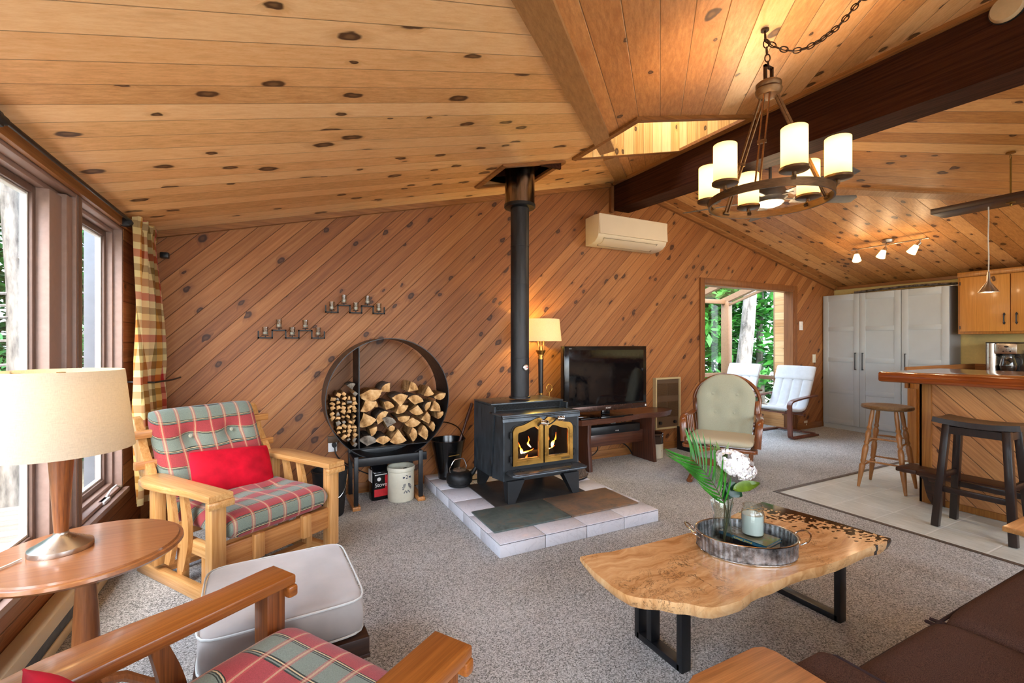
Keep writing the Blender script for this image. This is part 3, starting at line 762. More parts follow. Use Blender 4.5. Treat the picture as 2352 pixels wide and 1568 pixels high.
# ---- sunroom beyond the opening
SX0, SX1, SY = 4.70, 6.86, 5.36
mb = MB()
mb.bb(SX1, SX1+.1, YB+.12, 4.47, 0, 2.6); mb.bb(SX1, SX1+.1, 4.47, SY+.06, 0, .27)
st('wall_sunroom', mb, M['sun_wood'])
mb = MB(); mb.bb(SX0-.1, SX1, SY, SY+.08, 0, .27); mb.bb(SX0-.1, SX0, YB+.12, SY, 0, .27); st('wall_sunroom.001', mb, M['sun_wood'])
w = thing('window_8', None, None, (SX1, SY, .27)); w['kind'] = 'structure'
f = MB(); EZ = 2.0-.27
f.bb(-.03, .07, -.09, .05, 0, EZ, .004)                          # corner post
f.bb(0, .06, -.92, -.87, 0, EZ+.28, .004)
f.bb(0, .06, -.9, -.05, 0, .06, .004); f.bb(-.02, .07, -.9, -.05, .45, .51, .004)
f.bar((.02, .06, EZ+.0), (.02, -1.2, EZ+.41), .09, .09)
f.bar((.02, .0, EZ-.08), (.02, -.9, EZ+.21), .05, .035)
f.bb(SX0-SX1, 0, -.03, .05, EZ-.04, EZ+.03, .004); f.bb(SX0-SX1, 0, -.02, .04, 0, .06); f.bb(SX0-SX1, 0, -.02, .05, .45, .51)
for xx in (-.72, -1.44, -2.16): f.bb(xx-.04, xx+.04, -.03, .05, 0, EZ, .004); f.bar((xx, .06, EZ+.02), (xx, -1.2, EZ+.43), .07, .08)
f.bb(SX0-SX1-.02, SX0-SX1+.05, -1.12, 0, EZ+.0, EZ+.06)
f.build('window_frame', M['sun_frame'], w)
g = MB(); g.bb(.02, .026, -.88, -.08, .05, EZ-.05); g.bb(SX0-SX1, -.05, .01, .016, .05, EZ-.05)
g.build('pane', M['glass'], w)
g = MB(); g.bar((-1.1, .05, EZ+.05), (-1.1, -1.2, EZ+.46), 2.1, .006); g.build('roof_pane', M['glass'], w)

# ------------------------------------------------------------------ outside
mb = MB(); mb.bb(-30, 30, -25, 40, -1.2, -1.0); mb.build('ground', M['ground'], kind='structure')
mb = MB(); mb.bb(-2.6, XL-.15, -3, 5.6, -.25, -.15); tag(mb.build('deck_floor', M['deck']), kind='structure')
t = thing('deck_railing', 'black metal deck railing outside the big left window', 'railing', (-2.5, 2.2, -.15))
for y in (-2.5, -.9, .7, 2.3, 3.35): b = MB(); b.box((0, y, .5), (.05, .05, 1.0)); b.build('post', M['black'], t)
b = MB(); b.box((0, 0.4, 1.0), (.07, 6.1, .04)); b.build('top_rail', M['black'], t)
b = MB(); b.box((0, 0.4, .10), (.04, 6.1, .04)); b.build('bottom_rail', M['black'], t)
b = MB(); b.bb(-.0, .06, -.06, .06, 0, 2.6); tag(b.build('porch_post', M['rim_white'], M=T(-1.42, 4.55, -.15)), 'white post outside the narrow casement window', 'post')
b = MB(); b.bb(-.05, .05, 0, .8, 0, 2.6); tag(b.build('siding_panel', M['grey_siding'], M=T(-1.32, 4.75, -.15)), 'grey painted siding outside the narrow casement window', 'siding')
b = MB(); b.sheet(lambda u, v: (.05*math.sin(u*9)+.1*v*0, (u-.5)*1.6, .1+1.35*v-.1*u*v), 16, 6, .02); tag(b.build('tarp', M['fence_green'], M=T(-6.4, 4.6, -1.0)), 'olive green tarp hung beyond the deck outside', 'tarp')

def tree(name, label, x, y, h, r, lean, crown, nleaf, lm, group, seed, bare=0, ls=.085):
    q = random.Random(seed)
    t = thing(name, label, 'tree', (x, y, -1.0), 0, group)
    lx, ly = lean; pts = [(lx*k/8*h+.05*math.sin(k*1.3+seed), ly*k/8*h, h*k/8) for k in range(9)]
    b = MB(); b.tube(pts, r, 12, rr=[r*(1-.55*k/8) for k in range(9)])
    for k in range(bare):
        z = .8+(h-1)*k/bare; a = q.uniform(0, 2*PI); L = q.uniform(.7, 1.6)
        p = Vector((lx*z, ly*z, z)); e = p+Vector((math.cos(a)*L, math.sin(a)*L, -.15*L))
        b.tube([p, (p+e)/2+Vector((0, 0, .05)), e], .012, 5, rr=[.02, .013, .004])
    b.build('trunk', M['bark'], t)
    if nleaf:
        vs, fs = [], []
        z0, z1, cr = crown
        cl = [(q.uniform(0, 2*PI), q.random()**.5*cr, q.uniform(z0, z1)) for _ in range(max(8, nleaf//60))]
        for i in range(nleaf):
            a, rr_, z = cl[q.randrange(len(cl))]
            c = Vector((lx*z+math.cos(a)*rr_+q.gauss(0, .28), ly*z+math.sin(a)*rr_+q.gauss(0, .28), z+q.gauss(0, .16)))
            d = Vector((q.gauss(0, 1), q.gauss(0, 1), q.gauss(0, .5))).normalized(); e = d.cross(Vector((q.gauss(0, .3), q.gauss(0, .3), 1))).normalized()
            L = q.uniform(.6, 1.3)*ls; k = len(vs)
            vs += [c, c+d*L+e*L*.45, c+d*L*2.1, c+d*L-e*L*.45]; fs.append((k, k+1, k+2, k+3))
        b = MB(); me_t = bmesh.new(); v_ = [me_t.verts.new(p) for p in vs]
        for f_ in fs: me_t.faces.new([v_[i] for i in f_])
        b.merge(me_t); b.build('foliage', lm, t)
G1 = 'trees seen through the sunroom windows'
tree('tree', 'pale thick trunk leaning left of the sunroom corner post', 6.85, 8.9, 6.5, .26, (-.13, 0), (3.2, 6.5, 1.6), 900, M['leaves'], G1, 1)
tree('tree', 'pale thick upright trunk in the middle of the sunroom side window', 8.9, 8.1, 7, .24, (-.02, 0), (3.6, 7, 1.8), 900, M['leaves'], G1, 2)
tree('tree', 'pale trunk at the right edge of the sunroom side window', 9.45, 7.0, 7, .19, (.10, 0), (4, 7, 1.6), 700, M['leaves'], G1, 3)
for i, (x, y) in enumerate(((6.2, 13), (8.5, 14), (10.5, 12.6), (12.6, 11.4), (14, 9.6), (11.6, 15), (7.4, 16.5), (14.6, 13), (4.0, 14.5))):
    tree('leafy_tree', 'green leafy tree filling the background beyond the sunroom', x, y, 6.5, .12, (0, 0), (.2, 6.2, 2.1), 7500, M['leaves'], 'leafy trees behind the sunroom', 10+i, 0, .19)
tree('pine_tree', 'grey pine trunk with bare twigs outside the big left window', -3.05, 8.2, 8, .13, (0, 0), (1, 8, 1.1), 500, M['leaves2'], None, 30, 46)
for i, (x, y) in enumerate(((-6, 9), (-8, 7), (-4.5, 11), (-9, 11), (-7, 13.5), (-2.8, 12.5), (-10.5, 8.6), (-11, 4), (-9, 1), (-12, -3), (-1.0, 14.5), (-5.2, 15))):
    tree('fir_tree', 'green fir tree in the woods beyond the left windows', x, y, 7.5, .12, (0, 0), (.4, 7.2, 1.7), 5000, M['leaves2'], 'fir trees in the woods on the left', 40+i, 14, .15)
# ------------------------------------------------------------------ left side: curtain, lamp, tables, armchairs, ottoman
b = MB(); b.cyl((-.825, 1.0, 2.045), (-.825, 4.02, 2.06), .009, n=12)
t = thing('curtain_rod', 'black curtain rod along the top of the left windows', 'curtain rod', (0, 0, 0)); b.build('rod', M['black'], t)
for y in (2.12, 3.62):
    b = MB(); b.box((-.845, y, 2.045), (.05, .05, .05), .006); b.cyl((-.825, y-.03, 2.045), (-.825, y+.03, 2.045), .016); b.build('bracket', M['black_rough'], t)
def curtain(y0, y1, z0, z1, seed):
    def f(u, v):
        # bottom part gathered by the tieback at v~.43
        w = 1-.0*v
        y = y0+(y1-y0)*u
        amp = .018+.022*math.sin(PI*min(1, v*1.05))
        x = -.80+amp*math.sin(u*PI*2*5.0+.6*math.sin(v*3+seed))+.012*math.sin(u*37+v*4)
        x += .035*(1-v)*math.sin(u*PI)+.06*u*(1-v*.6)
        pin = math.exp(-((v-.42)/.05)**2)*.012; x -= pin*math.sin(u*PI*2*5.0)
        z = z0+(z1-z0)*v+.012*math.sin(u*23)*(v > .98)
        if v > .965: x += .012*math.sin(u*70)
        return (x, y+.012*math.sin(v*9+u*11), z)
    NU, NV = 110, 44
    mb = MB(); mb.sheet(f, NU, NV)
    o = mb.build('curtain', M['gingham'], ang=180)
    uvl = o.data.uv_layers.new(name='UVMap')
    for lp in o.data.loops:
        co = o.data.vertices[lp.vertex_index].co
        # cloth length is about twice the gathered width
        uvl.data[lp.index].uv = ((co.y-y0)*1.75, co.z)
    return o
cu = curtain(3.62, 4.06, .27, 2.085, 1); tag(cu, 'gold, red and cream checked curtain hanging in the corner', 'curtain')
b = MB(); b.tube([(-.88, 3.75, 1.045), (-.72, 3.70, 1.04), (-.66, 3.9, 1.04), (-.64, 4.08, 1.045)], .006, 8); tag(b.build('curtain_tieback', M['black']), 'thin black metal tieback across the checked curtain', 'tieback')
b = MB(); b.box((-.735, 4.095, 1.93), (.05, .045, .04), .004); tag(b.build('speaker_bracket', M['black']), 'small black bracket on the back wall beside the curtain top', 'bracket')
t = thing('baseboard_heater', 'long beige baseboard heater below the left windows', 'heater', (XL+.004, .9, 0))
b = MB(); b.bb(0, .06, -3.6, 2.55, .02, .07, .006); b.bb(0, .012, -3.6, 2.55, .02, .2, .003); b.bb(.0, .07, -3.6, 2.55, .135, .2, .008); b.build('body', M['base_heater'], t)
b = MB(); b.bb(.005, .055, -3.6, 2.5, .07, .135); b.build('fin_slot', M['black'], t)

# side table
tx, ty = -.585, 2.05
t = thing('side_table', 'round brown wooden side table with a lamp on it', 'table', (tx, ty, 0))
b = MB(); b.lathe([(0, .565), (.235, .565), (.262, .572), (.272, .582), (.27, .592), (.262, .5945), (.2585, .5935), (.256, .600), (0, .600)], n=72); b.build('table_top', M['maple'], t)
b = MB(); b.lathe([(.045, .565), (.048, .55), (.030, .535), (.036, .528), (.036, .522), (.026, .512), (.028, .47), (.034, .36), (.038, .26), (.036, .2), (.026, .17), (.032, .16), (.032, .15), (.036, .10), (.02, .07), (0, .07)], n=28); b.build('pedestal', M['maple_z'], t)
for k in range(3):
    b = MB(); a = R(120*k+20); c_, s_ = math.cos(a), math.sin(a)
    b.tube([(c_*.03, s_*.03, .13), (c_*.1, s_*.1, .11), (c_*.17, s_*.17, .05), (c_*.24, s_*.24, .018)], .016, 8, rr=[.02, .018, .015, .014]); b.build('foot', M['maple_z'], t)
# table lamp
lx, ly = -.655, 2.07
t = thing('table_lamp', 'large table lamp with beige linen drum shade on the side table', 'lamp', (lx, ly, .6))
b = MB(); b.lathe([(.083, 0), (.084, .004), (.083, .017), (.077, .02), (.022, .052), (.02, .056), (.02, .062), (0, .062)], n=56); b.build('base', M['nickel'], t)
b = MB(); b.lathe([(.0185, .062), (.022, .12), (.0275, .22), (.033, .31), (.036, .36), (.012, .365), (.012, .40), (0, .40)], n=36); b.build('stem', M['honey_z'], t)
b = MB(); b.lathe([(.195, .335), (.196, .335), (.166, .605), (.165, .605)], n=72)
b.bm.free(); b = MB()
N_ = 72; vs = []; 
for r_, z_ in ((.195, .335), (.166, .605), (.1645, .605), (.1935, .335)):
    for i in range(N_): vs.append((r_*math.cos(2*PI*i/N_), r_*math.sin(2*PI*i/N_), z_))
fs = [(j*N_+i, j*N_+(i+1) % N_, ((j+1) % 4)*N_+(i+1) % N_, ((j+1) % 4)*N_+i) for j in range(4) for i in range(N_)]
b.raw(vs, fs); sh = b.build('lamp_shade', M['shade_linen'], t)
b = MB()
for k in range(3):
    a = R(120*k+35); b.cyl((0, 0, .585), (.164*math.cos(a), .164*math.sin(a), .595), .0025, n=6)
b.lathe([(.0, .575), (.012, .575), (.012, .6), (0, .6)], n=12); b.build('spider', M['brass_d'], t)
b = MB(); b.lathe([(0, .40), (.014, .41), (.03, .46), (.03, .49), (0, .515)], n=20); b.build('bulb', M['lit_bowl'], t)
b = MB(); b.tube(curve_pts([(-.79, 1.9, .615), (-.76, 1.97, .606), (-.735, 2.02, .606)]), .003, 6); tag(b.build('lamp_cord', M['white_cord']), 'thin pale lamp cord on the side table', 'cord')
b = MB(); b.tube(curve_pts([(-.74, 1.55, .36), (-.70, 1.62, .22), (-.62, 1.70, .05), (-.60, 1.78, .012)]), .004, 6); tag(b.build('extension_cord', M['cord']), 'dark power cord drooping below the side table', 'cord')

# plaid armchair, local frame: faces +X
def armchair(label, loc, rz, wood_x, wood_z, wood_y):
    t = thing('plaid_armchair', label, 'armchair', loc, rz)
    WX, WZ, WY = M[wood_x], M[wood_z], M[wood_y]
    for s_ in (1, -1):
        # arm board outline
        P = [(.335, -.055), (.335, .058), (.30, .062), (.16, .060), (.09, .066), (-.05, .088), (-.2, .098), (-.30, .082), (-.345, .045), (-.35, -.03), (-.30, -.05), (-.1, -.05)]
        P = [(x, y*s_) for x, y in P]
        if s_ < 0: P = P[::-1]
        b = MB(); b.prism(P, .034, T(0, s_*.337, .537), bev=.007); a = b.build('armrest', WX, t)
        b = MB(); b.box((.325, s_*.337, .520), (.032, .125, .036), .008); b.build('front_block', WX, a)
        b = MB(); b.bb(.255, .315, s_*.337-.035, s_*.337+.035, .06, .537, .006); b.build('leg', WZ, t)
        b = MB(); b.bb(-.31, -.25, s_*.337-.028, s_*.337+.028, .09, .537, .006); b.build('leg', WZ, t)
        for xs in (-.16, -.02):
            def prof(u, v, xs=xs, s_=s_):
                z = .12+.417*v; c_ = xs+.045*math.sin(PI*v)+.0*v; w_ = .040+.022*math.sin(PI*v*.9+.4)
                return (c_+(u-.5)*w_, s_*.337, z)
            b = MB(); b.sheet(prof, 2, 16, .024); b.build('arm_slat', WZ, t)
        b = MB(); b.bar((-.28, s_*.31, .25), (.27, s_*.31, .25), .03, .075, bev=.005); b.build('side_rail', WX, t)
        b = MB(); b.bar((-.50, s_*.325, .033), (.30, s_*.325, .033), .045, .062, bev=.006); b.build('floor_runner', WX, t)
        for xp in (-.14, .10): b = MB(); b.bb(xp, xp+.05, s_*.29-.02, s_*.29+.02, .03, .24, .004); b.build('base_post', WZ, t)
        # shaped upright of the back
        U = [(-.02, .545), (.035, .55), (.03, .60), (.0, .66), (-.02, .72), (-.022, .80), (-.03, .86), (-.055, .875), (-.085, .86), (-.10, .76), (-.09, .62), (-.075, .55)]
        b = MB(); b.prism(U, .045, frame((-.165, s_*.335+.0225, 0), (1, 0, 0), (-.36, 0, 1), (0, -1, 0)), bev=.006); b.build('back_upright', WZ, t)
    for z in (.62, .78):
        b = MB(); x = -.385-.36*(z-.60); b.bar((x, -.40, z), (x, .40, z), .032, .045, bev=.005); b.build('back_rail', WY, t)
    b = MB(); b.bar((.288, -.315, .235), (.288, .315, .235), .028, .125, bev=.006); b.build('front_apron', WY, t)
    for y in (-.14, .14):
        b = MB(); b.box((.312, y, .245), (.036, .055, .13), .008); b.build('apron_block', WZ, t)
    b = MB(); b.bar((-.26, -.315, .25), (-.26, .315, .25), .028, .08, bev=.005); b.build('rear_rail', WY, t)
    b = MB(); b.bar((.12, -.33, .045), (.12, .33, .045), .05, .03); b.bar((-.3, -.33, .045), (-.3, .33, .045), .05, .03); b.build('base_stretcher', WY, t)
    b = MB(); b.cushion(.60, .585, .145, tufts=((-.02, -.13), (-.02, .13)), td=.035, n=34, pw=9, pz=.36, lump=.002)
    b.build('seat_cushion', M['plaid'], t, M=T(.03, 0, .375))
    b = MB(); b.cushion(.58, .60, .125, tufts=((.10, -.12), (.10, .12)), td=.035, n=34, pw=7, pz=.38, lump=.002)
    bc = b.build('back_cushion', M['plaid'], t, M=T(-.385, 0, .635) @ RY(-113))
    for y in (-.12, .12):
        b = MB(); b.lathe([(0, .006), (.008, .005), (.012, 0), (.008, -.004), (0, -.004)], n=16)
        b.build('button', M['sage'], bc, M=T(.10, y, -.036) @ RX(180))
    return t
armchair('pale pine armchair with plaid cushions in the window corner', (-.152, 3.06, 0), -56, 'oak_x', 'oak_z', 'oak_y')
armchair('honey-brown armchair with plaid cushions nearest the camera', (-.080, 1.178, 0), 33, 'honey_x', 'honey_z', 'honey_y')
def pillow(label, loc, rot, w, d, h):
    b = MB(); b.cushion(w, d, h, n=24, pw=2.6, pz=.62, lump=.004, seed=3)
    o = b.build('throw_pillow', M['red']); o.matrix_world = T(*loc) @ rot; return tag(o, label, 'pillow')
pillow('bright red pillow on the plaid armchair in the corner', (-.152+.559*(-.175)+.01, 3.06+.829*.175, .545), RZ(-56) @ RY(-118) @ RZ(6), .25, .46, .11)
pillow('dark red pillow at the left edge on the nearest armchair', (-.335, 1.15, .545), RZ(33) @ RY(-112), .22, .34, .10)

# ottoman
t = thing('ottoman', 'grey velvet ottoman with white piping on a dark wood base', 'ottoman', (.012, 1.915, 0), 3)
b = MB(); b.cushion(.50, .52, .15, n=30, pw=16, pz=.24, lump=.003); c_ = b.build('cushion', M['grey_vel'], t, M=T(0, 0, .338))
b = MB()
for z in (.060, -.055):
    pts = []
    for i in range(80):
        a = 2*PI*i/80; c1, s1 = math.cos(a), math.sin(a); p = 9
        k_ = (abs(c1)**p+abs(s1)**p)**(-1/p); pts.append((.252*c1*k_, .262*s1*k_, z))
    b.tube(pts, .004, 6, True)
b.build('piping', M['wax'], c_)
b = MB(); b.bb(-.26, .26, -.27, .27, .20, .268, .006); b.bb(-.262, .262, -.272, .272, .195, .21, .003); b.build('frame', M['dark_frame'], t)
for sx_ in (1, -1):
    for sy_ in (1, -1): b = MB(); b.cyl((sx_*.22, sy_*.23, 0), (sx_*.22, sy_*.23, .20), .014, .022); b.build('leg', M['espresso'], t)

# black pail behind the armchair, outlet with adapter
t = thing('black_pail', 'black rubber pail with wire handle behind the corner armchair', 'bucket', (.345, 3.70, 0))
b = MB(); b.lathe([(.095, 0), (.1, .01), (.125, .33), (.132, .335), (.132, .345), (.122, .345), (.095, .02), (0, .015)], n=36); b.build('body', M['rubber'], t)
b = MB(); b.tube(curve_pts([(.12, -.04, .30), (.10, -.10, .23), (.06, -.13, .17), (.0, -.138, .15)]), .003, 6); b.build('handle', M['chrome'], t)
t = thing('wall_outlet', 'white wall outlet with black plug left of the log rack', 'outlet', (.405, YB-.002, .44))
b = MB(); b.bb(-.035, .035, -.008, 0, -.06, .06, .003); b.build('plate', M['rim_white'], t)
b = MB(); b.bb(-.04, .045, -.03, -.009, .02, .075, .004); b.build('dark_cover', M['heater_brown'], t)
b = MB(); b.cyl((.01, -.008, .0), (.01, -.045, .0), .019); b.build('plug', M['cord'], t)
b = MB(); b.tube(curve_pts([(.415, 4.07, .435), (.43, 4.06, .36), (.50, 4.08, .28), (.62, 4.09, .2), (.74, 4.08, .13), (.8, 4.06, .03), (1.1, 4.06, .01)]), .005, 6); tag(b.build('extension_cord', M['cord']), 'black cord running from the outlet behind the log rack', 'cord')

# candle holders on the wall
def candle_wall(label, cups_label, x0, z0, L):
    t = thing('candle_shelf', label, 'candle holder', (x0, YB-.07, z0), 0, None)
    b = MB(); w = L/5; r_ = .009; lo, hi = 0, .06
    zs = [lo, hi, lo, hi, lo]; pts = [(0, .055)]
    segs = [((0, lo+.05), (0, lo))]
    for k in range(5):
        xa, xb = k*w, (k+1)*w; segs.append(((xa, zs[k]), (xb, zs[k])))
        if k < 4: segs.append(((xb, lo), (xb, hi)))
    segs.append(((L, lo+.05), (L, lo)))
    for (xa, za), (xb, zb) in segs:
        b.bb(min(xa, xb)-r_*.6, max(xa, xb)+r_*.6, -.006, .006, min(za, zb)-r_*.6, max(za, zb)+r_*.6)
    for k in (0, 4): b.cyl((k*w+w/2, 0, 0), (k*w+w/2, .069, 0), .005, n=8)
    b.build('bar', M['black_rough'], t)
    for k in range(5):
        x = k*w+w/2
        b = MB(); b.cyl((x, 0, zs[k]), (x, 0, zs[k]+.016), .004, n=8); b.lathe([(0, .016), (.022, .016), (.023, .02), (0, .02)], c=(x, 0, zs[k]), n=24); b.build('cup_plate', M['black_rough'], t)
        g_ = thing('votive_cup', cups_label, 'candle cup', (x0+x, YB-.07, z0+zs[k]+.0205), 0, cups_label)
        b = MB(); b.lathe([(0, 0), (.018, 0), (.024, .066), (.0225, .066), (.017, .008), (0, .008)], n=24); b.build('glass', M['glass_votive'], g_)
        b = MB(); b.lathe([(0, .0085), (.0165, .0085), (.018, .026), (0, .026)], n=20); b.build('wax', M['wax'], g_)
candle_wall('lower left black stepped candle shelf on the wood wall', 'clear votive cups on the lower candle shelf', -.14, 1.335, .475)
candle_wall('upper right black stepped candle shelf on the wood wall', 'clear votive cups on the upper candle shelf', .345, 1.55, .475)
# ------------------------------------------------------------------ round log rack
RC = (.81, .84); RR = .495; RY0, RY1 = 3.75, 4.08
t = thing('log_rack', 'big round black steel log rack full of firewood', 'log rack', (RC[0], 3.9, 0))
b = MB(); N_ = 96; vs = []
for r_, y_ in ((RR, RY0), (RR, RY1), (RR-.006, RY1), (RR-.006, RY0)):
    for i in range(N_): a = 2*PI*i/N_; vs.append((r_*math.cos(a), y_-3.9, RC[1]+r_*math.sin(a)))
fs = [(j*N_+i, j*N_+(i+1) % N_, ((j+1) % 4)*N_+(i+1) % N_, ((j+1) % 4)*N_+i) for j in range(4) for i in range(N_)]
b.raw(vs, fs); b.build('ring', M['black'], t)
SHZ = .462
def chord(z): return math.sqrt(max(0, (RR-.008)**2-(z-RC[1])**2))
b = MB(); hw = chord(SHZ); b.bb(-hw, hw, RY0-3.9+.005, RY1-3.9-.005, SHZ-.006, SHZ); b.build('log_shelf', M['black'], t)
DX = .565
b = MB(); dz = math.sqrt((RR-.008)**2-(DX-RC[0])**2); b.bb(DX-RC[0]-.004, DX-RC[0]+.004, RY0-3.9+.003, RY1-3.9, SHZ+.001, RC[1]+dz); b.build('divider', M['black'], t)
b = MB(); zt, zb = .40, .335
for y in (-.19, .13): b.bb(-.285, .285, y-.012, y+.012, zt-.07, zt-.005, .003)
for x in (-.275, .275): b.bb(x-.012, x+.012, -.19, .13, zt-.06, zt-.02, .003)
b.build('stand_frame', M['black'], t)
for x in (-.275, .235):
    for y in (-.19, .13): b = MB(); b.bb(x-.016, x+.016, y-.016, y+.016, .03, .41, .002); b.build('leg', M['black'], t)
    b = MB(); b.bb(x-.03, x+.03, -.225, .15, 0, .03, .004); b.build('wood_foot', M['oak_y'], t)

q = random.Random(5)
def log_mesh(poly, L, name):
    """poly in X,Z ; split log with rough ends, slightly tapered toward the back"""
    mb = MB(); k = len(poly); cx_ = sum(p[0] for p in poly)/k; cz_ = sum(p[1] for p in poly)/k
    P = []
    for i in range(k):                                        # subdivide outline and roughen it
        a, b_ = poly[i], poly[(i+1) % k]
        for s_ in (0, .33, .66):
            P.append((a[0]+(b_[0]-a[0])*s_+q.uniform(-1, 1)*.0016, a[1]+(b_[1]-a[1])*s_+q.uniform(-1, 1)*.0016))
    k = len(P); vs, fs, rings = [], [], 4
    for j in range(rings):
        f_ = j/(rings-1); sc = 1-.05*f_
        for x, z in P: vs.append((cx_+(x-cx_)*sc+q.uniform(-1, 1)*.001, L*f_-L/2+(q.uniform(-1, 1)*.003 if j in (0, rings-1) else 0), cz_+(z-cz_)*sc))
    fb = []
    for j in range(rings-1):
        for i in range(k): (fb if (i < 3 or i >= k-3) else fs).append((j*k+i, j*k+(i+1) % k, (j+1)*k+(i+1) % k, (j+1)*k+i))
    mb.raw(vs, fs); mb.raw(vs, fb, mi=2); mb.raw(vs[:k], [tuple(range(k))], mi=1); mb.raw(vs[-k:], [tuple(range(k-1, -1, -1))], mi=1)
    return mb
def wedge(r, ang, rot, bark=True):
    ang = R(ang); n_ = 7; pts = [(0, 0)] if ang < 3.0 else []
    pts += [(r*math.cos(-ang/2+ang*i/n_), r*math.sin(-ang/2+ang*i/n_)) for i in range(n_+1)]
    mx = sum(p[0] for p in pts)/len(pts); c_, s_ = math.cos(R(rot)), math.sin(R(rot))
    return [((x-mx)*c_-y*s_, (x-mx)*s_+y*c_) for x, y in pts]
# measured in the photograph: x, y (zoomed crop), radius, wedge angle, rotation, kind
LOGS = [(835, 742, 72, 150, -80, 0), (925, 678, 56, 90, 130, 0), (1118, 672, 66, 70, 40, 0), (1022, 742, 78, 80, 95, 0), (1128, 752, 60, 120, 75, 0),
        (1212, 728, 66, 62, -85, 0), (1298, 748, 44, 150, -75, 0), (822, 815, 66, 110, -60, 0), (868, 792, 42, 60, 20, 0), (953, 790, 52, 90, 60, 0), (1040, 832, 58, 100, -60, 0),
        (1130, 848, 62, 95, -100, 0), (1200, 802, 34, 150, 150, 0), (1268, 805, 66, 80, 30, 0), (1290, 866, 42, 90, -40, 0), (898, 872, 50, 150, 140, 0), (955, 893, 62, 95, 70, 2),
        (1046, 892, 40, 170, -90, 0), (1208, 880, 62, 80, 10, 0), (812, 918, 88, 78, -70, 0), (1105, 925, 62, 110, -90, 0), (856, 972, 46, 90, -30, 0), (912, 1005, 54, 120, 90, 0),
        (806, 1028, 64, 120, 80, 2), (966, 950, 20, 359, 0, 0), (1012, 1000, 90, 70, -90, 0), (1118, 1000, 50, 130, 0, 0), (1205, 978, 66, 95, 10, 0), (1242, 938, 42, 100, 0, 0),]
def inside(x, z, m): return (x-RC[0])**2+(z-RC[1])**2 < (RR-.012-m)**2
for n_, (zx, zy, r_, an, ro, kd) in enumerate(LOGS):
    px, py = 560+zx*.3509, 650+zy*.3509; Yf = 3.79+q.uniform(-.01, .03)
    X, Z = onY(px, py, Yf); r_m = r_*.00118*1.12
    P = wedge(r_m, an, ro)
    # keep it on the shelf and within the ring
    P = [(x+X, z+Z) for x, z in P]
    mz = min(z for x, z in P); dz = SHZ+.001-mz if mz < SHZ+.075 else 0; P = [(x, z+dz) for x, z in P]
    dx = max(0, DX+.006-min(x for x, z in P)); P = [(x+dx, z) for x, z in P]
    for _ in range(40):
        if all(inside(x, z, 0) for x, z in P): break
        P = [(x-(x-RC[0])*.03 if x > RC[0] else x, z+(.004 if min(zz for xx, zz in P) < RC[1] else 0)) for x, z in P]
    cx_ = sum(p[0] for p in P)/len(P); cz_ = sum(p[1] for p in P)/len(P)
    mb = log_mesh([(x-cx_, z-cz_) for x, z in P], .26, '')
    mats = [M['log_bark'], M['log_grey'] if kd == 2 else M['log_end'], M['log_side']]
    o = mb.build('firewood_log', mats, M=T(cx_, Yf+.13, cz_))
    row = 'bottom' if cz_ < .60 else ('middle' if cz_ < .72 else ('upper' if cz_ < .83 else 'top'))
    side = 'left' if cx_ < .78 else ('centre' if cx_ < 1.0 else 'right')
    lab = ('grey weathered' if kd == 2 else 'split')+' firewood log, %s layer, %s part of the rack\'s big compartment' % (row, side)
    tag(o, lab, 'log', 'split logs in the %s %s of the rack' % (row, side))
# kindling
cells = []
z = SHZ+.020
while z < .93:
    x = DX-.026
    while x > RC[0]-RR:
        if inside(x, z, .024): cells.append((x+q.uniform(-.006, .006), z+q.uniform(-.006, .006)))
        x -= q.uniform(.037, .043)
    z += .0375
for x, z in cells:
    if z > .88 and q.random() < .4: continue
    w_, h_ = q.uniform(.011, .022), q.uniform(.008, .017); a = R(q.uniform(-60, 60)); c_, s_ = math.cos(a), math.sin(a)
    P = [(-w_, -h_), (w_, -h_*q.uniform(.4, 1)), (w_*q.uniform(.5, 1), h_), (-w_*q.uniform(.4, 1), h_)]
    P = [(u*c_-v*s_, u*s_+v*c_) for u, v in P]
    mb = log_mesh(P, .24, ''); mt = M['log_grey'] if q.random() < .12 else M['log_end']
    o = mb.build('kindling_stick', [M['log_side'], mt, M['log_side']], M=T(x, 3.80+q.uniform(-.015, .045)+.12, z))
    row = 'bottom' if z < .60 else ('middle' if z < .76 else 'top')
    tag(o, 'small split kindling stick, %s part of the rack\'s narrow left compartment' % row, 'kindling', 'kindling sticks, %s of the narrow compartment' % row)
b = log_mesh(wedge(.05, 80, 100), .2, ''); tag(b.build('kindling_block', [M['log_bark'], M['log_grey'], M['log_grey']], M=T(.515, 3.92, .965)), 'grey barky wood block topmost in the rack\'s left compartment', 'log')

# crock and charcoal bag under the rack
t = thing('stoneware_crock', 'pale stoneware crock with blue stencil under the log rack', 'crock', (.905, 3.80, 0))
b = MB(); b.lathe([(.098, 0), (.105, .006), (.107, .03), (.107, .235), (.105, .242), (.112, .248), (.113, .272), (.108, .279), (.1, .275), (.097, .24), (.094, .03), (0, .02)], n=56); b.build('body', M['stoneware'], t)
b = MB(); b.lathe([(.0965, .05), (.0975, .235)], n=48)
b.bm.free(); b = MB(); b.lathe([(0, .05), (.093, .05), (.093, .055), (0, .055)], n=40); b.build('contents', M['stone_in'], t)
def around(t, r_, az, z, s_=1): # frame on a cylinder surface, az measured from the camera-facing direction -Y toward +X
    a = R(-90+az); n_ = Vector((math.cos(a), math.sin(a), 0)); x_ = Vector((-n_.y, n_.x, 0)); return frame((n_.x*r_, n_.y*r_, z), x_, (0, 0, 1), n_)
text('number_mark', '2', .045, around(t, .1072, 12, .205), M['blue_txt'], t)
b = MB(); fr_ = around(t, .1072, 12, .205)
